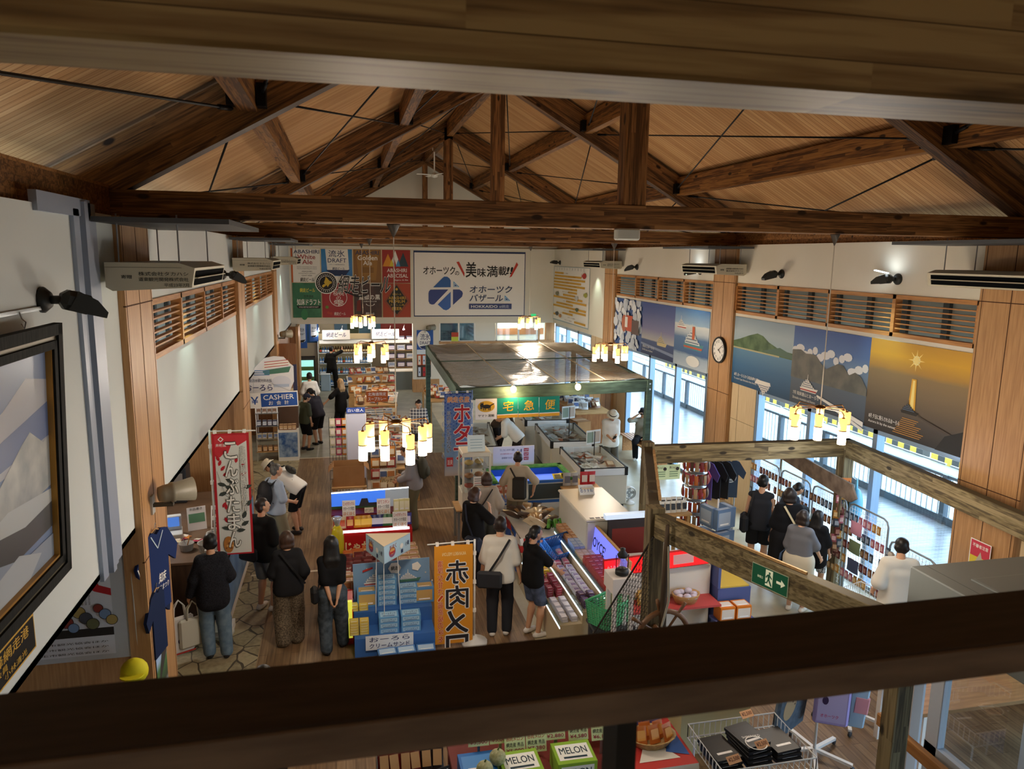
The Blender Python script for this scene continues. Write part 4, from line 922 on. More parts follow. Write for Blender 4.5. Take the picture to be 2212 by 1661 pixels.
# -- left wall: framed painting, its rail, plaque
F = PL('l', XL+.012)
def painting():
    t = thing('framed_painting', 'large painting of icy mountains in a black and gold frame on the left wall', 'painting', (XL+.02, 4.2, 3.1))
    M = frame((0.03, 0, 0), (0,1,0), (0.045,0,1)); fm = noisy('frame_black', '1a1c1d', '2a2b29', 10, .75, (1, 10, 1), spec=.12); x0, x1, z0, z1 = -1.4, 1.02, 0.0, 1.65
    b = MB(M)
    for k, (o, d, m) in enumerate(((0, .05, fm), (.07, .035, mat('5a5340', .4, .3)), (.1, .05, fm))):
        wd = .07 if k == 0 else (.03 if k == 1 else .05)
        b.box(x0+o, z0+o, 0, x1-o, z0+o+wd, d, m); b.box(x0+o, z1-o-wd, 0, x1-o, z1-o, d, m); b.box(x0+o, z0+o, 0, x0+o+wd, z1-o, d, m); b.box(x1-o-wd, z0+o, 0, x1-o, z1-o, d, m)
    b.box(x1-.165, z0+.15, 0, x1-.15, z1-.15, .035, mat('b8863c', .4, .4)); b.box(x0+.15, z0+.15, 0, x1-.15, z0+.165, .035, mat('b8863c', .4, .4)); b.build('frame', t)
    c = MB(M); xa, xb, za, zb = x0+.15, x1-.15, z0+.15, z1-.15; W2, H2 = xb-xa, zb-za
    q = lambda pts, m: c.flat([(xa+W2*a, za+H2*k) for a, k in pts], m)
    c.rect(xa, za, xb, zb, mat('7f95bc', .25)); q([(.3,.62), (.55,.74), (.7,.8), (.85,.9), (1,.86), (1,.55), (.3,.5)], mat('b4bac8', .25)); q([(.2,.55), (.6,.66), (1,.76), (1,.6), (.2,.5)], mat('6a7fae', .25))
    q([(.5,.4), (.66,.5), (.8,.62), (.86,.66), (.95,.58), (1,.6), (1,.36), (.5,.3)], noisy('ice_paint', '98a2a8', 'c4c8c6', 5, .3)); q([(.4,.3), (.7,.38), (1,.34), (1,.24), (.4,.2)], mat('c4ccd0', .3)); q([(.3,.36), (.62,.3), (.8,.26), (1,.28), (1,.16), (.7,.14), (.3,.2)], mat('4a4c50', .3)); q([(0,.24), (.6,.2), (.8,.12), (1,.12), (1,0), (0,0)], mat('9aa8bc', .3)); q([(.5,.1), (.75,.16), (.9,.08), (.8,0), (.5,0)], mat('c0c8d0', .3))
    c.build('canvas', t)
    r = thing('picture_rail', 'thin steel picture rail with a hook above the framed painting', 'rail', (XL, 3.0, 4.83)); b = MB(); b.box(0.0, -1.5, -.012, .02, 2.37, .012, STEEL); b.build('rail', r)
    h = MB(); h.tube([(.02, 2.0, 0), (.03, 2.0, -.04), (.05, 2.0, -.06), (.04, 2.0, -.1), (.025, 2.0, -.07)], .004, STEEL, 5); h.build('hook', r)
    b = MB(F.M); u0, v0, u1, v1 = 3.55, 2.8, 4.74, 3.02; b.prism([(u0, v0), (u1, v0), (u1, v1), (u0, v1)], .02, GOLD); b.M = F.M @ T(0, 0, .021); b.lay = 0; b.rect(u0+.012, v0+.012, u1-.012, v1-.012, mat('141513', .3)); b.text('知床連峰網走港', u0+.3, v1-.095, .8, .07, GOLD, .01); b.text('日本画会会員', u0+.35, v0+.075, .45, .04, GOLD); b.text('小林清光', u0+.75, v0+.03, .3, .04, GOLD)
    tag(b.build('plaque'), 'black plaque with gold lettering under the framed painting', 'plaque')
    t = MB()                                                                  # aluminium corner trim at the end of the painting wall
    for y0, y1, d in ((6.05, 6.17, .03), (6.22, 6.3, .055), (6.33, 6.44, .03), (6.46, 6.6, .015)): t.box(XL, y0, FZ0-.02, XL+d, y1, 5.5 if y0 < 6.2 else 5.56, mat('9aa6ba', .4, .2))
    t.box(XL-.02, 5.4, 5.45, XL+.03, 6.44, 5.58, mat('9aa6ba', .4, .2)); struct(t.build('trim_4'))
painting()
# ================================================================ STALLS, FRAMES, COUNTERS AND STANDS
class Rep:
    def __init__(s, o): s.o = o; s.n = 0
    def put(s, loc, rz=0.0, rx=0.0, ry=0.0, label=None, group=None, sc=None):
        c = s.o if s.n == 0 else dup(s.o); s.n += 1
        c.location = loc; c.rotation_euler = (rx, ry, rz)
        if label: c['label'] = label
        if group: c['group'] = group
        if sc: c.scale = (sc, sc, sc) if not hasattr(sc, '__len__') else sc
        return c
M_GREENW = noisy('green_timber', '33463e', '4a6156', 2.0, 0.65, (1.2, 9, 9), 4)
M_PERG = wood('pergola', '4f4530', '756849', '8d8060', 0, 0.07, 0.7, grain=0.9, knots=True)
M_PERGY = wood('pergola_y', '4f4530', '756849', '8d8060', 1, 0.07, 0.7, grain=0.9)
M_PERGZ = wood('pergola_z', '4a3f2b', '6d6044', '837657', 2, 0.07, 0.7, lamaxis=0, grain=0.9)
M_CARD = noisy('cardboard', '9a6f45', 'a87c50', 3, .8); M_PALE = noisy('pale_wood', 'b08a58', 'c49d6a', 3, .6, (2, 12, 12)); M_DKW = noisy('dark_laminate', '3a2a20', '4a3628', 3, .5, (8, 8, 1))
M_CREAM = mat('d9d4c4', .45); M_ICE = mat('dfe8ee', .4)

def stall():
    t = thing('market_stall', 'green timber stall with a sagging translucent plastic roof', 'stall', (0, 0, 0)); z = 2.6
    c = [at_z(985, 838, z), at_z(1402, 820, z), at_z(1240, 741, z), at_z(932, 746, z)]; c[0].x = 2.18; c[3].x = 2.35
    for p in c: b = MB(); b.box(p.x-.065, p.y-.065, 0, p.x+.065, p.y+.065, z, M_GREENW, .008); b.build('post', t)
    for i in range(4):
        b = MB(); p, q = c[i].copy(), c[(i+1) % 4].copy(); p.z = q.z = z-.13; b.beam(p, q, .09, .25, M_GREENW, bev=.006); b.build('beam', t)
    b = MB()
    for p in (c[1],):
        for zz in (.08, .2): b.cbox((p.x, p.y-.075, z-zz), (.03, .02, .03), STEEL)
    b.build('bolt', t)
    m, nt, bs, tc, N, L = nodes_mat('plastic_sheet', .22, .5); bs.inputs['Base Color'].default_value = lin('8f8778'); bs.inputs['Alpha'].default_value = .86
    mp = N('ShaderNodeMapping'); mp.inputs['Scale'].default_value = (.7, 5, 1); L(tc.outputs['Object'], mp.inputs['Vector']); n = N('ShaderNodeTexNoise', i_Scale=1.6, i_Detail=3.0, i_Distortion=.6); L(mp.outputs[0], n.inputs['Vector'])
    bp = N('ShaderNodeBump', i_Strength=.7, i_Distance=.05); L(n.outputs[0], bp.inputs['Height']); L(bp.outputs[0], bs.inputs['Normal'])
    nx, ny = 48, 60; vs = []; rng = np.random.RandomState(4)
    for j in range(ny+1):
        for i in range(nx+1):
            u, v = i/nx, j/ny; p = (c[0]*(1-u)+c[1]*u)*(1-v) + (c[3]*(1-u)+c[2]*u)*v
            sag = -.05*abs(math.sin(PI*4*u))*(1 if 0 < v < 1 else 0) - .05*math.sin(PI*v*2)**2 + .012*math.sin(40*v+6*math.sin(7*u)) + .008*math.sin(23*u+9*v)
            vs.append((p.x, p.y, z+.03+sag))
    fs = [(j*(nx+1)+i, j*(nx+1)+i+1, (j+1)*(nx+1)+i+1, (j+1)*(nx+1)+i) for j in range(ny) for i in range(nx)]
    b = MB(); b.add(vs, fs, m, True); b.build('roof_sheet', t)
    for k in (.25, .5, .75):
        p, q = c[0]*(1-k)+c[1]*k, c[3]*(1-k)+c[2]*k; b = MB(); b.tube([(p.x, p.y, z+.05), ((p.x+q.x)/2, (p.y+q.y)/2, z+.045), (q.x, q.y, z+.05)], .012, mat('b9a98a', .7), 6); b.build('roof_rope', t)
    p, q = c[0]*.5+c[3]*.5, c[1]*.5+c[2]*.5; b = MB(); b.tube([(p.x, p.y, z+.03), (q.x, q.y, z+.03)], .015, M_GREENW, 6); b.build('roof_rope', t)
    for px, py, l, on in ((1108, 838, 'glowing bare bulb lamp clamped to the left of the stall front beam', 1), (1247, 833, 'clear clamp lamp on the right of the stall front beam', 0)):
        o = at_y(px, py, 14.5); k = thing('clamp_lamp', l, 'lamp', o)
        b = MB(); b.tube([(0, .06, .06), (-.02, .0, .05), (0, -.02, .02)], .015, mat('d8d0c0', .4), 6); b.build('clamp', k)
        b = MB(); b.ball((.0, -.05, -.02), (.062, .062, .07), mat('ffdca0', .3, 0, 26.0 if on else 9.0), 12, 8); b.build('bulb', k)
        point('clamp_lamp_light', (o.x, o.y-.16, o.z-.05), 'ffcf90', 25 if on else 9, .06)
    return c
STALL = stall()

def pergola():
    z = 2.45; h = .27; A, B, D, E = at_z(1400, 962, z), at_z(1830, 948, z), at_z(1415, 1105, z), at_z(1880, 1300, z); B2 = B + (at_z(2212, 1110, z)-B)*1.35; E2 = E + (E-D)*.12
    t = thing('timber_frame', 'open frame of weathered brown timber posts and beams around the souvenir corner', 'frame', (0, 0, 0))
    zc = z-h/2
    for p, q, m in ((A, B, M_PERG), (B, B2, M_PERGY), (A, D, M_PERGY), (D, E2, M_PERGY), (E2, B2, M_PERG)):
        b = MB(); p = p.copy(); q = q.copy(); p.z = q.z = zc; d = (q-p).normalized(); b.beam(p-d*.06, q+d*.06, .13, h, m, bev=.006); b.build('beam', t)
    for p, w in ((A, .15), (B, .18), (D, .17), (E2, .15), (B2, .15)): b = MB(); b.box(p.x-w/2, p.y-w/2, 0, p.x+w/2, p.y+w/2, z + (.06 if p in (A, D) else -.01), M_PERGZ, .006); b.build('post', t)
    d = (E-D).normalized(); b = MB()
    for k, l in ((.35, 1.6),): b.beam(D+d*k+Vector((0, .03, .012)), D+d*(k+l)+Vector((0, .03, .012)), .02, .025, M_PALE); b.build('batten', t)
    b = MB(); d2 = (D-A).normalized(); u = Vector((d2.y, -d2.x, 0))
    for i, k in enumerate((.4, .75, 1.15, 1.5, 1.9, 2.3)): b.beam(A+d2*k+Vector((.075, 0, .02)), A+d2*(k+.3)+Vector((.075, 0, .02)), .03, .05, M_PALE)
    b.build('batten', t)
    # running-man exit board on the outer face of the front beam
    n = Vector((-d.y, d.x, 0)); n = n if n.y < 0 else -n
    def prj(p): q = CM @ np.array([p.x, p.y, p.z-H]); return CX+FPX*q[0]/q[2]
    lo, hi = 0.0, (E-D).length
    for _ in range(40): m_ = (lo+hi)/2; lo, hi = (m_, hi) if prj(D+d*m_+n*.068) < 1628 else (lo, m_)
    s0 = lo; o = D + d*s0 + n*.068; o.z = z-h+.02; w_, h_ = .40, .2
    b = MB(frame(o, d, (0, 0, 1))); g = mat('13664a', .4); y = mat('e8efcf', .5, 0, .15)
    b.prism([(0, 0), (w_, 0), (w_, h_), (0, h_)], .008, mat('c9d4b8')); b.M = b.M @ T(0, 0, .009); b.rect(.005, .005, w_-.005, h_-.005, g); b.rect(.155, .03, .235, .185, y)
    P_ = lambda *q: b.flat([(.155+.08*x, .03+.155*yy) for x, yy in q], g)
    b.disc(.2, .158, .011, g, 10); P_((.3,.72), (.62,.78), (.6,.4), (.35,.4)); P_((.35,.45), (.6,.42), (.85,.2), (.95,.05), (.75,.05), (.55,.25)); P_((.35,.42), (.5,.4), (.3,.15), (.0,.12), (.0,.2), (.2,.22)); P_((.3,.72), (.42,.7), (.15,.45), (.05,.55)); P_((.6,.76), (.95,.55), (.9,.48), (.58,.62))
    b.flat([(.28, .095), (.33, .095), (.33, .07), (.375, .107), (.33, .145), (.33, .12), (.28, .12)], y); b.text('非常口', .07, .08, .06, .025, y, .01)
    tag(b.build('exit_sign'), 'green running figure exit sign with an arrow on the front timber beam', 'sign')
    return A, B, D, E2, B2, d
PA, PB, PD, PE, PB2, PDIR = pergola()

def lobby():
    t = thing('glazed_lobby', 'grey topped glazed lobby box with aluminium frames below the gallery on the right', 'lobby', (0, 0, 0)); g = mat('7d8280', .5); x0, y1, zt = 4.83, 5.26, 2.55; mf = mat('c4ccd8', .35, .3); mg = glass('lobby_glass', 'e6f0f6', .1)
    b = MB(); b.box(x0, 1.0, zt-.42, 8.0, y1, zt, g, .01); b.box(x0+.3, 1.2, zt, 8.0, y1-.35, zt+.012, mat('868b88', .5)); b.box(x0+.32, 1.2, zt+.012, 8.0, y1-.37, zt+.014, g)
    b.box(x0+.145, 1.0, zt, x0+.15, y1, zt+.001, mat('4c504f')); b.build('top', t)
    p = MB(); p.box(x0, y1-.2, 0, x0+.1, y1, zt-.42, mat('b4aca8', .5)); p.build('corner_panel', t)
    for i, y in enumerate((y1-.35, 3.5, 1.8)):
        f = MB(); f.box(x0+.02, y-.14, 0, x0+.1, y+.0, zt-.42, mf, .006); f.box(x0+.04, y-.07, 0, x0+.11, y-.06, zt-.42, mat('6d7682')); f.build('frame', t)
    f = MB(); f.box(x0+.02, 1.6, 1.0, x0+.1, y1-.35, 1.1, mf); f.box(x0+.02, 1.6, 0, x0+.1, y1-.35, .12, mf); f.build('frame', t)
    for a, c in ((3.5, y1-.49), (1.8, 3.36)): q = MB(); q.add([(x0+.06, a, .1), (x0+.06, c, .1), (x0+.06, c, 2.13), (x0+.06, a, 2.13)], [(0,1,2,3)], mg); q.build('pane', t)
    for i, x in enumerate((x0+.12, 6.3, 7.85)): f = MB(); f.box(x, y1-.1, 0, x+.1, y1-.02, zt-.42, mf); f.build('frame', t)
    z = at_x(1957, 1480, x0-.06).z; zz = .95
    h = MB(); h.box(x0-.1, 1.0, zz, x0-.04, y1+.1, zz+.13, M_PERGY if False else noisy('oak_rail', '8a5c30', 'a3733f', 3, .45, (8, 1, 8)), .012); h.build('handrail', t)
    k = MB(); k.box(x0-.05, 3.9, zz+.02, x0+.02, 3.98, zz+.05, mat('b39a5a', .3, .8)); k.build('bracket', t)
    w = thing('wooden_table', 'long wooden table seen through the lobby glass', 'table', (6.75, 6.05, 0)); b = MB(); b.box(-1.2, -.35, .68, 1.4, .35, .72, noisy('table_oak', '94683e', 'ab7d4e', 3, .5, (1, 9, 1))); b.build('table_top', w)
    for x in (-1.1, 1.3):
        for y in (-.3, .3): b = MB(); b.box(x-.03, y-.03, 0, x+.03, y+.03, .68, WHITE); b.build('leg', w)
lobby()

def freezer(px, z, label, body='cdc8b8'):
    NL, NR, FL, FR = [at_z(*q, z) for q in px]; near = (NL+NR)/2; far = (FL+FR)/2; d = (far-near); L_ = d.length; a = math.atan2(d.y, d.x)-PI/2; w = ((NR-NL).length+(FR-FL).length)/2
    t = thing('chest_freezer', label, 'freezer', (near.x, near.y, 0), a); m = mat(body, .4); w2 = w/2
    b = MB(); b.box(-w2, 0, .12, w2, L_, z-.14, m, .02); b.box(-w2+.05, .05, .03, w2-.05, L_-.05, .12, DGREY); b.build('body', t)
    r = MB(); wh = mat('e8ecee', .35); tck = .05
    r.box(-w2, 0, z-.14, w2, tck, z, wh); r.box(-w2, L_-tck, z-.14, w2, L_, z, wh); r.box(-w2, tck, z-.14, -w2+tck, L_-tck, z, wh); r.box(w2-tck, tck, z-.14, w2, L_-tck, z, wh); r.build('rim', t)
    i = MB(); i.box(-w2+tck, tck, z-.2, w2-tck, L_-tck, z-.16, M_ICE); i.build('well', t)
    k = MB()
    for x in (-w2+.03, w2-.03):
        for y in (.03, L_-.03): k.box(x-.035, y-.035, z-.15, x+.035, y+.035, z+.02, BLACK)
    for x in (-w2+.02, w2-.02): k.box(x-.012, 0, z, x+.012, L_, z+.02, BLACK)
    k.box(-w2, .01, z, w2, .03, z+.02, BLACK); k.build('trim', t)
    g = MB(); g.add([(-w2+.03, .03, z+.015), (w2-.03, .03, z+.015), (w2-.03, L_-.03, z+.015), (-w2+.03, L_-.03, z+.015)], [(0,1,2,3)], glass('lid_glass', 'f4fafc', .1)); g.build('glass_lid', t)
    for x in (-w2+.1, w2-.1):
        for y in (.1, L_-.1): c = MB(); c.lathe([(.04, 0), (.04, .04)], BLACK, 8, T(x, y, 0)); c.build('caster', t)
    return t, w, L_, z
FZ = [freezer(((1256, 1016), (1356, 1010), (1212, 968), (1297, 962)), .9, 'chest freezer of packed seafood nearest the camera inside the stall'),
      freezer(((1193, 957), (1281, 952), (1157, 918), (1240, 912)), .9, 'middle chest freezer of seafood with a sign holder behind the nearest freezer'),
      freezer(((1137, 912), (1225, 905), (1115, 880), (1195, 875)), .9, 'farthest chest freezer behind the courier curtain'),
      freezer(((1002, 968), (1074, 964), (990, 915), (1058, 912)), .88, 'low seafood case beside the octopus pattern banner pole', 'd4d4cc')]

def table(name, label, x0, y0, x1, y1, z, m, legs=None, th=.04, shelf=None, lm=None):
    t = thing(name, label, 'table', ((x0+x1)/2, (y0+y1)/2, 0)); w, d = (x1-x0)/2, (y1-y0)/2
    b = MB(); b.box(-w, -d, z-th, w, d, z, m, .006); b.build('table_top', t)
    for sx in (-1, 1):
        for sy in (-1, 1): b = MB(); b.box(sx*(w-.05)-.025, sy*(d-.05)-.025, 0, sx*(w-.05)+.025, sy*(d-.05)+.025, z-th, lm or m); b.build('leg', t)
    if shelf: b = MB(); b.box(-w+.04, -d+.04, shelf, w-.04, d-.04, shelf+.02, m); b.build('shelf', t)
    return t
def counter(name, label, x0, y0, x1, y1, z, body, top, th=.04, cat='counter'):
    t = thing(name, label, cat, ((x0+x1)/2, (y0+y1)/2, 0)); w, d = (x1-x0)/2, (y1-y0)/2
    b = MB(); b.box(-w, -d, 0, w, d, z-th, body); b.build('body', t); b = MB(); b.box(-w-.02, -d-.02, z-th, w+.02, d+.02, z, top, .006); b.build('worktop', t)
    return t

# kitchen counter at the left, cash corner
k = counter('kitchen_counter', 'dark brown kitchen counter by the near left column', -4.5, 10.4, -1.72, 13.6, .98, M_DKW, noisy('counter_top', '5a4636', '6b5644', 3, .45))
b = MB(frame((1.412, -1.6, 0), (0,1,0), (0,0,1))); b.rect(0, .12, 3.15, .9, noisy('sea_photo', '2a5a94', '7aa4cc', 1.6, .5)); b.rect(0, .0, 3.15, .12, WHITE); b.build('photo_front', k)
b = MB(); b.box(-2.3, 10.0, 0, -1.62, 10.38, .1, WHITE); b.box(-1.75, 9.85, 0, -1.68, 10.38, .98, mat('3a6ca8', .5)); tag(b.build('photo_board'), 'blue drift ice photo board standing on a white foot at the counter corner', 'board')
# bench by the window
t = thing('slatted_bench', 'slatted wooden bench under the window behind the stall', 'bench', (7.55, 17.6, 0)); m = noisy('bench_wood', 'a06c40', 'b98552', 3, .5, (9, 1, 9))
b = MB()
for i in range(5): b.box(-.22+i*.09, -1.2, .41, -.15+i*.09, 1.2, .44, m)
b.build('seat', t)
for y in (-1.0, 1.0): b = MB(); b.box(-.2, y-.03, 0, .2, y+.03, .41, m); b.build('leg', t)
counter('wood_counter', 'brown wooden sales counter at the back of the stall', 6.25, 19.4, 7.3, 22.4, .9, noisy('counter_wood', '8a552c', 'a06a3c', 3, .5, (8, 8, 1)), M_PALE)

# fish tank
t = thing('fish_tank', 'blue live fish tank on a white base with green netting round the rim', 'fish tank', (3.45, 13.75, 0)); bl = mat('2a62b0', .35)
b = MB(); b.box(-.78, -.45, .03, .82, .5, .5, mat('d4d4cc', .5)); b.build('base', t)
b = MB(); b.box(-.78, -.45, .5, .82, -.4, .95, bl); b.box(-.78, .45, .5, .82, .5, .95, bl); b.box(-.78, -.4, .5, -.73, .45, .95, bl); b.box(.77, -.4, .5, .82, .45, .95, bl); b.build('tub', t)
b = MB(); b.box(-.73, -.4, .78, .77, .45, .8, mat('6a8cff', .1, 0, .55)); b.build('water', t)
g = noisy('green_net', '2f6a2c', '4f8a3e', 12, .8); b = MB(); b.box(-.82, -.5, .94, -.68, .54, 1.0, g, .03); b.box(.72, -.5, .94, .86, .54, 1.0, g, .03); b.box(-.82, .4, .94, .86, .56, 1.0, g, .03); b.build('netting', t)
b = MB(frame((-.78, -.452, .5), (1,0,0), (0,0,1))); b.rect(.68, .06, 1.52, .4, mat('b8c4c4', .2, .3)); b.rect(.7, .08, 1.5, .38, mat('3c4648', .15)); b.rect(.05, .03, .6, .42, mat('e8e6e0')); b.rect(.07, .24, .58, .4, mat('c86a4a')); b.rect(.07, .05, .58, .2, mat('8aa0d8')); b.text('活魚水槽', .1, .3, .4, .07, PW, .02); b.build('front_panel', t)
b = MB(frame((2.86, 14.28, .98), (1,0,0), (0,0,1))); b.prism([(0,0), (.86,0), (.86,.42), (0,.42)], .012, WHITE); b.M = b.M @ T(0,0,.013); b.text('ウニ カニ ホタテ 浜焼', .14, .32, .3, .05, NAVY, .01); b.text('お好みの海産物をお選びください', .15, .25, .25, .03, RED); b.text('店内飲食できます', .18, .16, .22, .04, NAVY, .01); b.text('生・焼', .5, .28, .1, .08, NAVY, .01)
for i in range(3): b.rect(.64, .3-.09*i, .74, .37-.09*i, RED); b.text('900円', .65, .31-.09*i, .08, .045, PW)
tag(b.build('price_board'), 'white price board with red prices standing behind the fish tank', 'board')

# glass showcase on a folding table
x0, y0 = 1.98, 12.95
t = table('folding_table', 'small folding table carrying the glass showcase', x0-.1, y0-.25, x0+.66, y0+.3, .66, M_PALE, lm=STEEL, th=.03)
t = thing('glass_showcase', 'tall white glass showcase with a card on top', 'showcase', (x0+.27, y0+.02, .66)); w = .26
b = MB(); b.box(-w, -w, 0, w, w, .32, M_CREAM, .01); b.build('cabinet', t); b = MB(); b.box(-w, -w, .98, w, w, 1.06, M_CREAM, .01); b.build('top_lid', t)
for sx in (-1, 1):
    for sy in (-1, 1): b = MB(); b.box(sx*w, sy*w, .32, sx*(w-.035), sy*(w-.035), .98, M_CREAM); b.build('frame', t)
for z in (.5, .75): b = MB(); b.box(-w+.03, -w+.03, z, w-.03, w-.03, z+.01, STEEL); b.build('shelf', t)
b = MB(); gg = glass('case_glass', 'eef6f8', .1); b.add([(-w+.02, -w+.01, .32), (w-.02, -w+.01, .32), (w-.02, -w+.01, .98), (-w+.02, -w+.01, .98)], [(0,1,2,3)], gg); b.add([(-w+.01, -w, .32), (-w+.01, w, .32), (-w+.01, w, .98), (-w+.01, -w, .98)], [(0,1,2,3)], gg); b.build('glass', t)
for z, c in ((.33, 'b8442c'), (.51, 'a86a3c'), (.76, 'c8a45a')):
    for i in range(2): b = MB(); b.ball((0, 0, .05), (.09, .09, .05), mat(c, .5), 10, 6); o = b.build('food_sample'); o.location = (x0+.17+i*.2, y0+.02+.06*i, .66+z+.005); tag(o, 'food samples on the shelves inside the glass showcase', 'food', 'food samples in the glass showcase')
b = MB(frame((x0+.02, y0-.15, .66+1.06), (1,0,0), (0,.3,1))); b.prism([(.1,0), (.42,0), (.42,.3), (.1,.3)], .006, mat('dff0f4')); b.M = b.M @ T(0,0,.007); [b.rect(.15, .06+.05*i, .37, .07+.05*i, mat('8ab0c0')) for i in range(4)]; tag(b.build('card'), 'pale blue card standing on the glass showcase', 'card')
b = MB(frame((x0+.01, y0-.243, .66), (1,0,0), (0,0,1))); b.rect(.2, .42, .42, .62, PW); [b.rect(.22, .45+.04*i, .4, .46+.04*i, RED if i == 1 else INK) for i in range(4)]; tag(b.build('notice'), 'small white notice stuck on the showcase glass', 'notice')
# folded tarps and boxes
def cardbox(loc, d, label, rz=0, open_=True, m=None):
    t = thing('cardboard_box', label, 'box', loc, rz); m = m or M_CARD; w, l, h = d[0]/2, d[1]/2, d[2]; k = .008
    b = MB(); b.box(-w, -l, 0, w, l, k, m); b.box(-w, -l, k, w, -l+k, h, m); b.box(-w, l-k, k, w, l, h, m); b.box(-w, -l+k, k, -w+k, l-k, h, m); b.box(w-k, -l+k, k, w, l-k, h, m); b.build('box', t)
    if open_:
        f = MB(); f.add([(-w, -l, h), (-w, l, h), (-w-.1, l, h-.12), (-w-.1, -l, h-.12)], [(0,1,2,3)], m); f.add([(w, -l, h), (w, l, h), (w+.1, l, h-.1), (w+.1, -l, h-.1)], [(0,1,2,3)], m); f.build('flap', t)
    else: f = MB(); f.box(-w, -l, h-k, w, l, h, m); f.box(-w, -.03, h, w, .03, h+.001, mat('b89a6a', .4)); f.build('lid', t)
    return t
cardbox((0.0, 15.1, .55), (.62, .5, .42), 'open cardboard box of dark wrapped goods at the end of the snack aisle')
t = table('low_stand', 'low wooden stand under the open cardboard box', -.35, 14.8, .35, 15.4, .55, M_PALE)
for i, (x, y, z) in enumerate(((6.1, 18.6, 0), (6.12, 18.62, .3), (6.1, 18.6, .6))): cardbox((x, y, z), (.4, .5, .3), 'cardboard box in the three high stack beside the wooden counter, %s' % ('lowest', 'middle', 'topmost')[i], .1*i, False)

# wire racks for keychains, along the window
def wire_rack(w, h, nx, nz, m=WIRE, back=True):
    f = MB(); r = .012; f.tube([(-w/2, 0, 0), (-w/2, 0, h-.1), (-w/2+.03, 0, h-.03), (-w/2+.1, 0, h), (w/2-.1, 0, h), (w/2-.03, 0, h-.03), (w/2, 0, h-.1), (w/2, 0, 0)], .016, mat('8f979c', .35, .3), 8)
    for q in (-w/2, w/2): f.tube([(q, -.25, .02), (q, .2, .02)], .014, m, 6)
    g = MB()
    for i in range(1, nx): x = -w/2 + w*i/nx; g.box(x-.0022, -.002, .12, x+.0022, .002, h-.03, m)
    for j in range(nz+1): z = .12 + (h-.2)*j/nz; g.box(-w/2, -.004, z-.0022, w/2, 0, z+.0022, m)
    return f, g
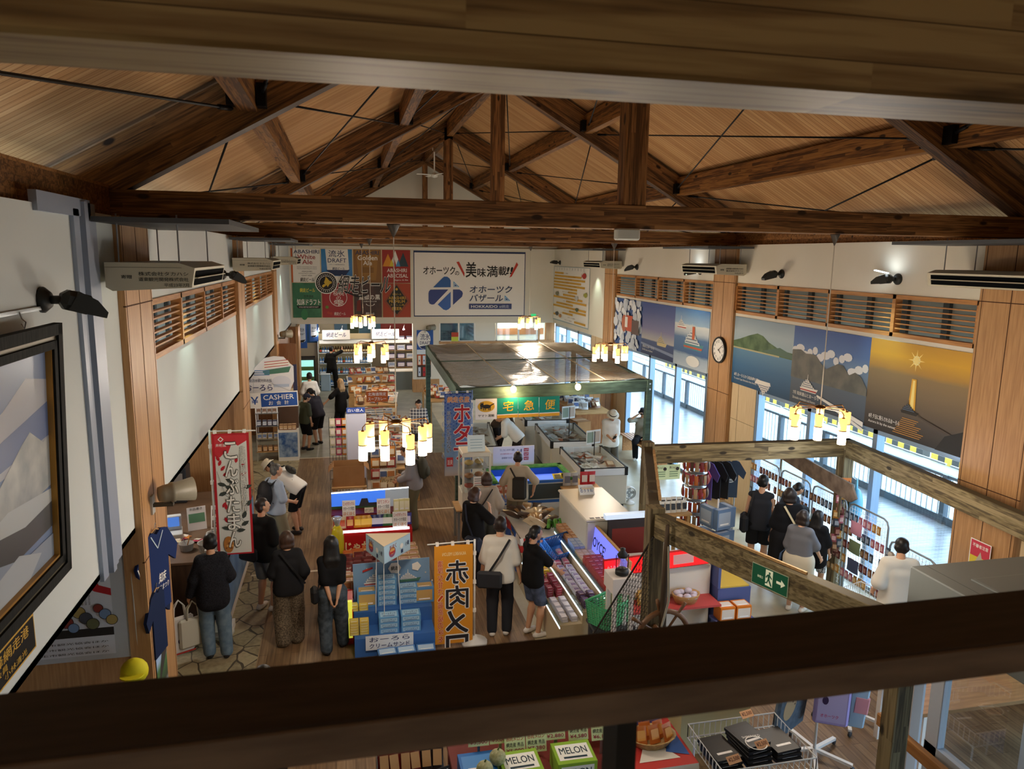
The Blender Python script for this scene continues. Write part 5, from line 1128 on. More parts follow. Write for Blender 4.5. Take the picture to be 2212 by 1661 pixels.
# ================================================================ PEOPLE
# each figure is a field of tapered limbs melted together and skinned as one surface; clothes, hair and shoes are skins of their own
class Field:
    def __init__(s, lo, hi, res):
        s.res = res; s.lo = np.array(lo, float); n = np.ceil((np.array(hi)-s.lo)/res).astype(int)+1
        s.n = n; s.d = np.full(tuple(n), 1.0, np.float32)
        s.ax = [s.lo[i] + res*np.arange(n[i]) for i in range(3)]
    def sub(s, lo, hi):
        a = np.clip(np.floor((np.array(lo)-s.lo)/s.res).astype(int), 0, s.n); b = np.clip(np.ceil((np.array(hi)-s.lo)/s.res).astype(int)+1, 0, s.n)
        if (b <= a).any(): return None, None
        sl = tuple(slice(a[i], b[i]) for i in range(3))
        g = np.meshgrid(*[s.ax[i][sl[i]] for i in range(3)], indexing='ij')
        return sl, np.stack(g, -1)
    def put(s, sl, e, k):
        d = s.d[sl]
        if k > 0:
            h = np.clip(0.5 + 0.5*(d-e)/k, 0, 1); s.d[sl] = d*(1-h) + e*h - k*h*(1-h)
        else: s.d[sl] = np.minimum(d, e)
    def cap(s, a, b, ra, rb, k=0.02, flat=None):
        a = np.array(a, float); b = np.array(b, float); m = max(ra, rb) + k + 2*s.res
        sl, g = s.sub(np.minimum(a, b)-m, np.maximum(a, b)+m)
        if sl is None: return
        ab = b-a; t = np.clip(((g-a) @ ab)/max(ab @ ab, 1e-9), 0, 1); v = g - a - t[..., None]*ab
        if flat is not None:                       # flattened along a direction: (unit vector, factor)
            c = v @ flat[0]; v = v + (c*(1/flat[1]-1))[..., None]*flat[0]
        s.put(sl, np.sqrt((v*v).sum(-1)) - (ra + (rb-ra)*t), k)
    def ell(s, c, r, Rm=None, k=0.02, cut=None):
        c = np.array(c, float); r = np.array(r, float); m = r.max() + k + 2*s.res
        sl, g = s.sub(c-m, c+m)
        if sl is None: return
        v = g-c
        if Rm is not None: v = v @ Rm              # into the local frame (columns of Rm are the axes)
        q = np.sqrt(((v/r)**2).sum(-1)); e = (q-1)*r.min()
        if cut is not None: e = np.maximum(e, cut(v))
        s.put(sl, e, k)
    def clip(s, f):
        g = np.stack(np.meshgrid(*s.ax, indexing='ij'), -1); s.d = np.maximum(s.d, f(g).astype(np.float32))
    def mesh(s, name, m, parent):
        d = s.d; ins = d < 0; n = d.shape
        if not ins.any(): return None
        c = np.zeros((n[0]-1, n[1]-1, n[2]-1), np.uint8)
        for dx in (0,1):
            for dy in (0,1):
                for dz in (0,1): c += ins[dx:n[0]-1+dx, dy:n[1]-1+dy, dz:n[2]-1+dz]
        act = (c > 0) & (c < 8); idx = np.full(act.shape, -1, np.int64); ci = np.argwhere(act); idx[act] = np.arange(len(ci))
        P = np.zeros((len(ci), 3)); W_ = np.zeros(len(ci)); i, j, k = ci.T
        cor = [(a, b, e) for a in (0,1) for b in (0,1) for e in (0,1)]
        val = {q: d[i+q[0], j+q[1], k+q[2]] for q in cor}
        for q in cor:
            for ax in range(3):
                if q[ax] == 0:
                    r = list(q); r[ax] = 1; r = tuple(r); a, b = val[q], val[r]; x = (a < 0) != (b < 0)
                    t = np.where(x, a/np.where(x, a-b, 1), 0); p = np.array(q, float)[None, :].repeat(len(ci), 0); p[:, ax] += t; P += p*x[:, None]; W_ += x
        P = (ci + P/W_[:, None])*s.res + s.lo
        F = []
        for ax in range(3):
            o = [q for q in range(3) if q != ax]
            A = [slice(None)]*3; B = [slice(None)]*3; A[ax] = slice(0, n[ax]-1); B[ax] = slice(1, n[ax])
            ch = ins[tuple(A)] != ins[tuple(B)]; e = np.argwhere(ch); e = e[(e[:, o[0]] > 0) & (e[:, o[1]] > 0) & (e[:, o[0]] < n[o[0]]-1) & (e[:, o[1]] < n[o[1]]-1)]
            if not len(e): continue
            def ix(da, db): f = e.copy(); f[:, o[0]] += da; f[:, o[1]] += db; return idx[f[:, 0], f[:, 1], f[:, 2]]
            q = np.stack([ix(-1, -1), ix(0, -1), ix(0, 0), ix(-1, 0)], 1)
            fl = ins[tuple(A)][tuple(e.T)]
            if ax == 1: fl = ~fl
            q[~fl] = q[~fl][:, ::-1]; F.append(q)
        F = np.concatenate(F); F = F[(F >= 0).all(1)]
        me = bpy.data.meshes.new(name); me.vertices.add(len(P)); me.vertices.foreach_set('co', P.astype(np.float32).ravel())
        me.loops.add(len(F)*4); me.loops.foreach_set('vertex_index', F.astype(np.int32).ravel())
        me.polygons.add(len(F)); me.polygons.foreach_set('loop_start', np.arange(0, len(F)*4, 4, dtype=np.int32)); me.polygons.foreach_set('loop_total', np.full(len(F), 4, np.int32))
        me.update(calc_edges=True); me.validate(); me.polygons.foreach_set('use_smooth', [True]*len(F)); me.materials.append(m)
        ob = bpy.data.objects.new(name, me); COL.objects.link(ob)
        if parent is not None: ob.parent = parent
        return ob
def vec(*a): return np.array(a, float)
def unit(v): return v/max(np.linalg.norm(v), 1e-9)
def rot(axis, ang): return np.array(Matrix.Rotation(ang, 3, Vector(axis)))
def ik(a, c, l1, l2, pole):
    v = c-a; d = np.linalg.norm(v); dm = (l1+l2)*0.998
    if d > dm: c = a + v*dm/d; v = c-a; d = dm
    d = max(d, abs(l1-l2)+0.01)
    x = (l1*l1 - l2*l2 + d*d)/(2*d); h = math.sqrt(max(l1*l1-x*x, 0)); u = unit(v); p = pole - u*(pole @ u); return a + u*x + unit(p)*h, c
def cloth(c, c2=None, scale=30, stretch=(1, 1, 1)):
    if c2 is None: 
        return mat(c, 0.85, spec=0.15)
    return noisy('cloth_%s_%s' % (c, c2), c, c2, scale, 0.85, stretch, 2, spec=0.15)
def plaid(c1, c2, s, name):
    m, nt, b, tc, N, L = nodes_mat(name, 0.85, 0.15); sp = N('ShaderNodeSeparateXYZ'); L(tc.outputs['Object'], sp.inputs[0]); o = []
    for k in (0, 2):
        d = N('ShaderNodeMath', operation='DIVIDE'); L(sp.outputs[k], d.inputs[0]); d.inputs[1].default_value = s
        f = N('ShaderNodeMath', operation='FRACT'); L(d.outputs[0], f.inputs[0]); l = N('ShaderNodeMath', operation='LESS_THAN'); L(f.outputs[0], l.inputs[0]); l.inputs[1].default_value = 0.45; o.append(l.outputs[0])
    a = N('ShaderNodeMath', operation='ADD'); L(o[0], a.inputs[0]); L(o[1], a.inputs[1]); h = N('ShaderNodeMath', operation='MULTIPLY'); L(a.outputs[0], h.inputs[0]); h.inputs[1].default_value = 0.5
    r = ramp(N, [(0, c1), (1, c2)]); L(h.outputs[0], r.inputs[0]); L(r.outputs[0], b.inputs['Base Color']); return m
SKIN = mat('c99a7a', 0.55, spec=0.3); SKIN2 = mat('d8ab8c', 0.55, spec=0.3)
HAIRS = {'black': noisy('hair_black', '0e0d0d', '1d1a19', 40, 0.45, (1, 1, .2)), 'dark': noisy('hair_dark', '1c1512', '2e2320', 40, 0.45, (1, 1, .2)), 'brown': noisy('hair_brown', '33221a', '4a3226', 40, 0.45, (1, 1, .2)), 'blonde': noisy('hair_blonde', '94744c', 'b8966a', 40, 0.45, (1, 1, .15)), 'grey': noisy('hair_grey', '3e3c3a', '6b6864', 40, 0.5, (1, 1, .2))}

def person(label, pos, face, h=1.68, lean=0.0, side=0.0, head=(0.0, 0.0), hands=None, poles=None, feet=((-.1, 0), (.1, .05)), seat=None, hair='short', hcol='black',
           top='d8d4c8', sleeve=0.55, hem=-.08, loose=.02, bottom='2a2a2c', leg=1.0, bloose=.02, shoes='e4e2dc', skin=None, hat=None, female=False, skirt=None, collar=.0, res=.0115, fing=True, armless=False, cap2=None, wide=0.0):
    """face: heading the body looks towards (0 = away along the hall, positive turns left); hands: (left, right) wrist targets in body axes, x right, y forward"""
    S = h/1.70; skin = skin or SKIN
    t = thing('person', label, 'person', (pos[0], pos[1], 0), face)
    hipz = (.90 if seat is None else seat+.09); hip = vec(0, 0, hipz)*S
    Rt = rot((1, 0, 0), -lean) @ rot((0, 1, 0), side)
    tp = lambda x, y, z: hip + Rt @ (vec(x, y, z-.90)*S)      # torso points given for an upright body
    hw = .085; sw = .132 if female else .152
    hipL, hipR = tp(-hw, 0, .90), tp(hw, 0, .90); waist = tp(0, .0, 1.08); chest = tp(0, -.005, 1.26); nb = tp(0, -.02, 1.43)
    Rh = Rt @ rot((0, 0, 1), head[0]) @ rot((1, 0, 0), -head[1]); nt = nb + Rh @ vec(0, .015, .075)*S; hc = nt + Rh @ vec(0, .025, .105)*S
    hp = lambda x, y, z: hc + Rh @ (vec(x, y, z)*S)
    sh = [tp(-sw, -.01, 1.385), tp(sw, -.01, 1.385)]
    hands = hands or ((-.24, .05, .78), (.24, .05, .78)); poles = poles or ((-.4, -1, -.3), (.4, -1, -.3))
    arms = []
    for k in (0, 1):
        w = vec(*hands[k])*S; e, w = ik(sh[k], w, .275*S, .25*S, unit(vec(*poles[k]))); arms.append((sh[k], e, w))
    legs = []
    for k in (0, 1):
        f = vec(feet[k][0], feet[k][1], .085 + (feet[k][2] if len(feet[k]) > 2 else 0))*S; kn, f = ik((hipL, hipR)[k], f, .42*S, .41*S, unit(vec((-.15, .15)[k], 1, .05))); legs.append(((hipL, hipR)[k], kn, f))
    pts = np.array([p for a in arms+legs for p in a] + [hc, nb, hip]); lo = pts.min(0)-.26*S; hi = pts.max(0)+.26*S; lo[2] = min(lo[2], 0) - .0; lo[2] = -.02
    ftdir = [unit(vec((f[3] if len(f) > 3 else (-.18, .18)[k]), 1, 0)) for k, f in enumerate(feet)]
    def torso(F, g, k=.03, neck=True):
        F.cap(hipL, hipR, (.092+g)*S, (.092+g)*S, k*S); F.cap(tp(-.05, 0, .97), tp(.05, 0, .97), (.096+g+(.008 if female else 0))*S, (.096+g+(.008 if female else 0))*S, k*S)
        ww = .055-(.012 if female else 0)+wide*.05; F.cap(tp(-ww, 0, 1.1), tp(ww, 0, 1.1), (.088+g+wide*.05)*S, (.088+g+wide*.05)*S, k*S)
        F.cap(tp(-.075, 0, 1.25), tp(.075, 0, 1.25), (.088+g+wide*.03)*S, (.088+g+wide*.03)*S, k*S); F.cap(tp(-.085, -.01, 1.35), tp(.085, -.01, 1.35), (.06+g)*S, (.06+g)*S, k*S)
        F.cap(sh[0], tp(0, -.01, 1.41), (.043+g)*S, (.05+g)*S, k*S); F.cap(sh[1], tp(0, -.01, 1.41), (.043+g)*S, (.05+g)*S, k*S)
        if female:
            for q in (-.07, .07): F.ell(tp(q, .085, 1.25), np.array((.06+g, .05+g, .06+g))*S, Rt, .03*S)
    B = Field(lo, hi, res); torso(B, -.004)
    B.cap(nb, nt, .056*S, .05*S, .03*S)
    # head: skull, jaw, nose, brow, ears
    B.ell(hp(0, -.012, .025), vec(.074, .092, .088)*S, Rh, .02*S); B.cap(hp(0, .035, -.03), hp(0, .05, -.075), .06*S, .036*S, .03*S); B.cap(hp(0, .09, .01), hp(0, .104, -.022), .009*S, .014*S, .012*S)
    B.cap(hp(-.035, .075, .025), hp(.035, .075, .025), .016*S, .016*S, .015*S); B.cap(hp(-.02, .083, -.05), hp(.02, .083, -.05), .01*S, .01*S, .012*S)
    for q in (-1, 1): B.ell(hp(q*.078, -.01, -.005), vec(.012, .02, .032)*S, Rh, .008*S)
    for k, (s_, e, w) in enumerate(arms):
        B.cap(s_, e, .05*S, .038*S, .03*S); B.cap(e, w, .038*S, .025*S, .015*S)
        u = unit(w-e); q = (-1, 1)[k]; inn = vec(-q, .25, 0); n_ = unit(inn - u*(inn @ u)); sd = np.cross(u, n_)*q      # palm faces inwards, sd towards the thumb
        if sd[1] < 0 and abs(u[2]) > .5: sd = -sd
        pc = w + u*.085*S; B.cap(w, w+u*.075*S, .024*S, .03*S, .012*S, (n_, .55))
        if fing:
            B.cap(w+u*.03*S, w+u*.075*S+sd*.012*S, .024*S, .026*S, .01*S, (n_, .5)); B.cap(w+u*.03*S, w+u*.075*S-sd*.014*S, .022*S, .024*S, .01*S, (n_, .5))
            for fi, (o, l) in enumerate(((.030, .068), (.010, .078), (-.010, .072), (-.029, .056))):
                a = w + u*.085*S + sd*o*S; c = unit(u + n_*.35); b2 = a + c*l*.55*S; c2 = unit(u + n_*1.0); e2 = b2 + c2*l*.5*S
                B.cap(a, b2, .0092*S, .0085*S, .004*S); B.cap(b2, e2, .0085*S, .0072*S, .003*S)
            a = w + u*.025*S + sd*.022*S; b2 = a + unit(u*.8 + sd*.9 + n_*.3)*.045*S; B.cap(a, b2, .0125*S, .011*S, .008*S); B.cap(b2, b2 + unit(u + sd*.15 + n_*.4)*.032*S, .0105*S, .008*S, .004*S)
    for k, (a, kn, f) in enumerate(legs):
        B.cap(a, kn, .082*S, .052*S, .04*S); B.cap(kn, kn+(f-kn)*.35, .052*S, .055*S, .02*S); B.cap(kn+(f-kn)*.3, f, .055*S, .036*S, .02*S); B.cap(f-vec(0,0,.03)*S, f-vec(0,0,.05)*S+ftdir[k]*.1*S, .034*S, .03*S, .02*S)
    B.mesh('body', skin, t)
    A = frame(Vector(hc), Vector(Rh[:, 0]), Vector(Rh[:, 1])); b = MB(A)
    for q in (-1, 1): b.ball((q*.031*S, .086*S, .008*S), (.012*S, .006*S, .006*S), mat('e8e4de', .3), 8, 5); b.ball((q*.031*S, .0905*S, .008*S), (.006*S, .004*S, .006*S), mat('181210', .2), 8, 5); b.box((q*.031-.016)*S, .088*S, .024*S, (q*.031+.016)*S, .094*S, .029*S, HAIRS[hcol])
    b.box(-.02*S, .092*S, -.056*S, .02*S, .097*S, -.05*S, mat('9c5a50', .5)); b.build('face_features', t)
    # hair
    if hair != 'none':
        Fh = Field(hc-.5*S*np.array((.5, .5, 1.15)), hc+.3*S, res)
        face_cut = lambda v: np.minimum(np.minimum(v[..., 1]-.045*S, .055*S - v[..., 2]), 9)      # keep the face clear: in front and below the hairline
        Fh.ell(hp(0, -.016, .036), vec(.083, .1, .09)*S, Rh, .0, cut=lambda v: np.minimum(v[..., 1]-.035*S, .035*S-v[..., 2]) if hair != 'bob' else np.minimum(v[..., 1]-.04*S, .02*S-v[..., 2]))
        if hair in ('short', 'pony', 'bun'): Fh.cap(hp(-.045, -.055, -.02), hp(.045, -.055, -.02), .045*S, .045*S, .02*S); Fh.cap(hp(-.03, -.05, -.06), hp(.03, -.05, -.06), .03*S, .03*S, .02*S)
        if hair == 'bob':
            for q in (-1, 1): Fh.cap(hp(q*.068, -.02, .03), hp(q*.075, -.01, -.09), .034*S, .03*S, .03*S)
            Fh.cap(hp(-.05, -.065, -.08), hp(.05, -.065, -.08), .05*S, .05*S, .04*S); Fh.cap(hp(-.045, -.06, 0), hp(.045, -.06, 0), .055*S, .055*S, .03*S)
        if hair == 'long':
            for q in (-.055, -.02, .02, .055): Fh.cap(hp(q, -.06, .0), hp(q*1.3, -.085, -.2), .042*S, .045*S, .03*S); Fh.cap(hp(q*1.3, -.085, -.2), hp(q*1.25, -.1, -.40), .045*S, .02*S, .03*S)
            for q in (-1, 1): Fh.cap(hp(q*.07, -.01, .03), hp(q*.085, -.03, -.15), .028*S, .028*S, .03*S)
        if hair == 'pony': Fh.cap(hp(0, -.1, .0), hp(0, -.14, -.05), .03*S, .035*S, .02*S); Fh.cap(hp(0, -.14, -.05), hp(0, -.13, -.2), .035*S, .015*S, .02*S)
        Fh.mesh('hair', HAIRS[hcol], t)
    if hat:
        b = MB(A); kind, hcol_ = hat; m = mat(hcol_, .8)
        if kind == 'cap': b.ball((0, -.012*S, .04*S), (.094*S, .112*S, .09*S), m, 16, 8); b.prism([(.08*S*math.cos(a)*1.0, .07*S+.1*S*math.sin(a)) for a in np.linspace(0, PI, 10)], .012*S, m, T(0, 0, .045*S))
        elif kind == 'bucket': b.lathe([(.135*S, .005*S), (.14*S, .012*S), (.1*S, .06*S), (.09*S, .125*S), (.0, .13*S)], m, 18, T(0, -.01*S, 0), caps=False)
        elif kind == 'fedora': b.lathe([(.15*S, .03*S), (.15*S, .04*S), (.098*S, .045*S), (.09*S, .13*S), (.05*S, .15*S), (0, .135*S)], m, 20, T(0, -.01*S, .01*S), caps=False); b.lathe([(.1*S, .05*S), (.098*S, .08*S)], BLACK, 20, T(0, -.01*S, .01*S), caps=False)
        elif kind == 'kerchief': b.ball((0, -.02*S, .035*S), (.09*S, .108*S, .088*S), m, 14, 8); b.ball((0, -.12*S, -.01*S), (.03*S, .03*S, .05*S), m, 8, 6)
        b.build('hat', t)
    # trousers or skirt
    if bottom:
        mb = cloth(*bottom) if isinstance(bottom, tuple) else (bottom if not isinstance(bottom, str) else cloth(bottom))
        G = Field(lo, hi, res); g = bloose
        G.cap(hipL, hipR, (.1+g*.4)*S, (.1+g*.4)*S, .03*S); G.cap(tp(-.05, 0, .99), tp(.05, 0, .99), (.1+g*.3)*S, (.1+g*.3)*S, .03*S)
        if skirt:
            for a in (0, 1):
                G.cap((hipL, hipR)[a], vec(legs[a][2][0]*.8, legs[a][2][1]*.6, skirt*S), (.11+g)*S, (.15+g)*S, .12*S)
            G.cap(hip, vec(0, 0, skirt*S), .12*S, .16*S, .1*S); G.clip(lambda q: skirt*S - q[..., 2])
        else:
            for a, kn, f in legs:
                G.cap(a, kn, (.088+g*.8)*S, (.062+g)*S, .02*S)
                if leg > .55: e = kn+(f-kn)*min(1, (leg-.5)*2); G.cap(kn, e, (.064+g)*S, (.05+g)*S, .03*S)
                else: pass
            if leg <= .62 and seat is None: zc = min(legs[0][1][2], legs[1][1][2]) + (.04 - (leg-.5)*.0)*S - (.06*S if leg > .5 else 0); G.clip(lambda q: zc - q[..., 2])
        wn = tp(0, 0, 1.06); up = Rt[:, 2]; G.clip(lambda q: (q-wn) @ up); G.mesh('trousers' if not skirt else 'skirt', mb, t)
    # top
    if top:
        mt = cloth(*top) if isinstance(top, tuple) else (top if not isinstance(top, str) else cloth(top))
        lo_ = loose; loose = loose*.62; G = Field(lo, hi, res); torso(G, loose); up = Rt[:, 2]
        hz = tp(0, 0, .90+hem); [G.cap(tp(q*.062, 0, 1.25), tp(q*.066, 0, .92+hem*.5), (.092+loose)*S, (.108+loose*1.3)*S, .03*S) for q in (-1, 0, 1)]
        cuts = []
        for s_, e, w in arms:
            if sleeve <= 0: continue
            e1 = s_ + (e-s_)*min(1, sleeve*2); G.cap(s_, e1, (.05+loose*.8)*S, (.05+loose*1.2)*S, .028*S)
            if sleeve > .5: e2 = e + (w-e)*min(1, (sleeve-.5)*2); G.cap(e, e2, (.048+loose)*S, (.036+loose)*S, .03*S)
        G.clip(lambda q: (hz-q) @ up)
        ncut = nb + Rt @ vec(0, .0, .035+collar)*S; G.clip(lambda q: np.where(((q-nb) ** 2).sum(-1) < (.2*S)**2, (q-ncut) @ up, -1))
        G.mesh('shirt', mt, t)
    for k, (a, kn, f) in enumerate(legs):                # shoes
        G = Field(f-vec(.2, .2, .14)*S, f+vec(.2, .2, .1)*S, .009); d = ftdir[k]; G.cap(f-vec(0,0,.045)*S-d*.04*S, f-vec(0,0,.05)*S+d*.13*S, .043*S, .038*S, .02*S, (vec(0,0,1), .85)); G.cap(f-vec(0,0,.01)*S, f-vec(0,0,.04)*S+d*.03*S, .044*S, .042*S, .02*S)
        fl = f[2]-.085*S; G.clip(lambda q: fl - q[..., 2]); G.clip(lambda q: q[..., 2] - f[2]+.0*S); G.mesh('shoe', mat(shoes, .6), t)
    t['_j'] = 0; del t['_j']
    def W(p): return t.matrix_basis @ Vector(p)
    M = Matrix.Translation((pos[0], pos[1], 0)) @ RZ(face)
    return dict(o=t, M=M, arms=arms, legs=legs, sh=sh, chest=chest, waist=waist, hip=hip, Rt=Rt, hc=hc, S=S, tp=tp)
def strap(J, pts, w, m, name, label, cat, bag=None, group=None):
    """a shoulder strap with its bag, worn by the figure J; points in body axes"""
    M = J['M']; t = thing(name, label, cat, M.translation, 0); L_ = M.to_3x3()
    b = MB(); pp = [L_ @ Vector(p) for p in pts]
    for p, q in zip(pp, pp[1:]): b.beam(p, q, w, .006, m, up=L_ @ Vector((0, -1, .2)))
    b.build('strap', t)
    if bag:
        c, d, mm, rz = bag; k = MB(M.to_3x3().to_4x4() @ T(*c) @ RZ(rz)); k.cbox((0,0,0), d, mm, min(d)*.35); k.build('pouch', t)
    return t
if True:
    t0 = __import__('time').time()
    J = {}
    def F(px, py): p = at_z(px, py); return (p.x, p.y)
    # --- aisle, near
    J['jeans'] = person('person in a black checked jacket and blue jeans holding shopping bags at the near counter', F(468, 1418), .2, 1.66, top=('16161a', '2a2a30', 90), sleeve=.95, loose=.045, hem=-.22, bottom=('5d7386', '74899a', 12), bloose=.03, shoes='1c1c1e', hands=((-.33, .1, .72), (.2, .2, .98)), feet=((-.08, .02), (.13, -.05)), hair='short', hcol='black', female=True)
    J['tee'] = person('person in a black tee and grey shorts with a waist bag, looking right', F(575, 1318), -.65, 1.70, head=(-.5, -.05), top='121212', loose=.05, hem=-.1, sleeve=.5, bottom='6a6c6c', leg=.52, bloose=.03, shoes='dedcd6', hcol='dark', hands=((-.2, .14, .9), (.15, .22, 1.0)))
    J['brown'] = person('person with brown bob hair in a dark grey jacket and patterned wide trousers', F(628, 1392), .15, 1.58, top='232326', sleeve=.9, loose=.05, hem=-.1, bottom=('4a4238', '8a7c68', 60, ), bloose=.055, shoes='2a2422', hair='bob', hcol='brown', hands=((-.17, .24, 1.0), (.2, .1, .95)), female=True)
    J['crop'] = person('person with long black hair in a cropped black tee and jeans, hands clasped behind', F(722, 1410), .1, 1.60, top='141416', sleeve=.48, loose=.03, hem=.16, bottom=('38424a', '55606a', 14), bloose=.035, shoes='1a1a1c', hair='long', hcol='black', hands=((-.03, -.15, .8), (.04, -.16, .78)), poles=((-1, -.6, 0), (1, -.6, 0)), feet=((-.1, 0), (.14, .16, 0, .5)), female=True)
    J['old'] = person('person with grey hair in a pale blue shirt carrying a black backpack', F(600, 1205), -.9, 1.66, head=(-.2, .1), top='a9b8cc', sleeve=.48, loose=.035, hem=-.06, bottom='8a8672', bloose=.03, shoes='3a3632', hcol='grey', hands=((-.2, .2, 1.0), (.18, .24, 1.02)))
    J['bent'] = person('person in a white tee and black shorts bending over the low table', F(648, 1150), 1.2, 1.66, lean=.95, top='e6e4de', sleeve=.5, loose=.04, bottom='19191b', leg=.52, bloose=.03, shoes='2c2a2a', hat=('bucket', 'd8d0b8'), hands=((-.15, .62, .8), (.15, .66, .82)))
    J['olive'] = person('person in an olive tee and black shorts wearing a navy cap by the snack stand', F(660, 972), -.9, 1.52, head=(-.3, .1), top='4a4e3c', sleeve=.5, loose=.035, bottom='161618', leg=.52, bloose=.03, shoes='1c1b1c', hat=('cap', '26283a'), hands=((-.16, .2, .85), (.2, .1, .85)), lean=.1)
    J['cap'] = person('person in a charcoal tee with a black cap and ponytail, leaning forward', F(690, 960), .7, 1.60, lean=.42, head=(.2, .2), top='34323a', sleeve=.5, loose=.035, bottom='1a1718', leg=.62, bloose=.03, shoes='1c1b1c', hair='pony', hat=('cap', '1a191c'), hands=((-.1, .36, 1.0), (.1, .3, .95)))
    J['wtee'] = person('person in a printed white tee seen from behind in the far aisle', F(672, 925), .15, 1.68, top='e9e8e4', loose=.05, sleeve=.52, bottom='5a5c60', shoes='2c2a2a', hcol='dark', hands=((-.2, .2, 1.0), (.28, .05, .82)), res=.014)
    J['blonde'] = person('person with long blonde hair in a black top reaching left', F(738, 935), .7, 1.60, top='1d1b1a', sleeve=.6, loose=.04, hem=-.3, bottom='1c1a1a', shoes='222222', hair='long', hcol='blonde', hands=((-.5, .15, 1.0), (.2, .2, 1.0)), poles=((-.2, -1, .2), (.4, -1, -.3)), female=True, res=.014)
    J['clerk'] = person('person in a black printed tee reaching up to the bottle shelves', F(718, 843), -.35, 1.70, top='1b1a19', sleeve=.5, loose=.03, bottom='161514', bloose=.03, shoes='3a3a3c', hands=((-.2, .2, 1.0), (.3, .35, 1.6)), poles=((-.4, -1, -.3), (1, -.3, .2)), feet=((-.22, -.1), (.12, .1)), res=.014)
    # --- centre
    J['plaid'] = person('person in a navy and white checked shirt facing the camera behind the chandelier', F(905, 1000), PI-.1, 1.66, top=plaid('e4e4e2', '26304a', .075, 'plaid_shirt'), sleeve=.6, loose=.035, hem=-.08, bottom='3c3c44', shoes='2a2a2a', hcol='dark', skin=SKIN2, head=(0, .45), hands=((-.12, .3, 1.05), (.14, .3, 1.05)), res=.013)
    J['pack'] = person('person in a grey shirt and khaki trousers with an olive backpack, facing left', F(897, 1140), 1.25, 1.66, head=(0, .5), top='8e8c90', sleeve=.9, loose=.045, bottom='6a6650', bloose=.045, shoes='4a463e', hcol='brown', hands=((-.14, .3, 1.0), (.16, .3, 1.02)), lean=.12)
    J['beige'] = person('person in a beige tee and shorts wearing a dark sling bag at the fish tank', F(1116, 1165), -.25, 1.66, head=(0, .3), top='c2b49c', sleeve=.5, loose=.04, hem=-.1, bottom='877c66', leg=.52, bloose=.035, shoes='1d1c1c', hcol='dark', hands=((-.26, .06, .9), (.3, .02, .95)), poles=((-1, -.6, 0), (1, -.6, 0)))
    J['brownw'] = person('person with reddish brown hair in a loose cream top by the glass showcase', F(1050, 1212), -.1, 1.57, top='b8ac9a', sleeve=.8, loose=.06, hem=-.05, bottom='55584f', bloose=.03, shoes='8a8078', hair='bob', hcol='brown', hands=((-.16, .22, .95), (.25, .1, .95)), female=True)
    J['hand'] = person('person in a black tee with a raised hand beside the orange banner', F(1022, 1262), -.9, 1.60, head=(-.25, .1), top='171616', sleeve=.5, loose=.05, bottom='1c1c20', shoes='222222', hair='bob', hcol='brown', hands=((-.22, .1, .85), (.2, .18, 1.36)), poles=((-.4, -1, -.3), (1, -.2, -.8)), female=True, skin=SKIN2)
    J['sling'] = person('person in a white tee with a thin black shoulder strap at the chocolate display', F(1078, 1372), -.3, 1.70, top='d6d2c8', sleeve=.5, loose=.05, bottom='2c2e34', shoes='d8d6d0', hcol='dark', hands=((-.26, .06, .85), (.28, .05, .85)))
    J['girl'] = person('person with tied black hair in a black tee and denim shorts reaching over the chocolates', F(1148, 1372), -1.25, 1.58, head=(0, .15), top='151517', sleeve=.5, loose=.035, bottom=('3c4658', '55607a', 14), leg=.35, bloose=.03, shoes='dddad4', hair='pony', hcol='black', hands=((-.16, .42, 1.0), (.16, .42, .95)), female=True)
    J['staff'] = person('person in a white tee bending over the seafood table in the stall', F(1118, 1020), 1.1, 1.66, lean=.75, head=(0, .2), top='e2e0d8', sleeve=.5, loose=.045, bottom='2e2a28', shoes='222222', hcol='brown', hands=((-.14, .5, .85), (.14, .5, .85)), res=.013)
    J['staff2'] = person('person in a cap and apron stooping behind the seafood table', F(1072, 985), -2.2, 1.62, lean=.6, head=(0, .3), top='4a3c30', sleeve=.8, loose=.03, bottom='2a2422', shoes='222222', hat=('kerchief', '8a8276'), hcol='brown', hands=((-.12, .5, .85), (.14, .5, .85)), res=.013)
    J['hat'] = person('person in a straw hat and white tee looking at a phone by the freezers', F(1316, 1030), PI-.1, 1.66, head=(0, .6), top='e4e3dd', sleeve=.5, loose=.045, hem=-.12, bottom='5a564c', shoes='3a3632', hat=('fedora', 'e0dccb'), hands=((-.05, .26, 1.05), (.06, .26, 1.03)), skin=SKIN)
    J['seated'] = person('person in a black bucket hat sitting on the slatted bench', F(1384, 985), PI-.45, 1.66, lean=.12, head=(.5, .1), seat=.44, top='8a8474', sleeve=.5, loose=.03, bottom='1d1d21', bloose=.025, shoes='e6e6e2', hat=('bucket', '232327'), feet=((-.1, .48), (.12, .44)), hands=((-.08, .42, .66), (.12, .3, 1.2)), poles=((-1, -.3, -.5), (1, -.1, -.8)))
    # --- souvenir corner
    J['tank'] = person('person in a dark tank top and black shorts with a cross body bag', F(1632, 1240), -.55, 1.70, head=(-.4, .1), top='2c2e34', sleeve=0, loose=.02, hem=-.1, bottom='19191b', leg=.5, bloose=.035, shoes='e0e0de', hcol='black', hands=((-.24, .08, .8), (.2, .18, .85)))
    J['boy'] = person('person with short black hair looking down between the tank top and black dress', F(1690, 1225), -1.5, 1.55, head=(0, .7), lean=.15, top='3a4250', sleeve=.5, bottom='2a2c30', shoes='333333', hcol='black')
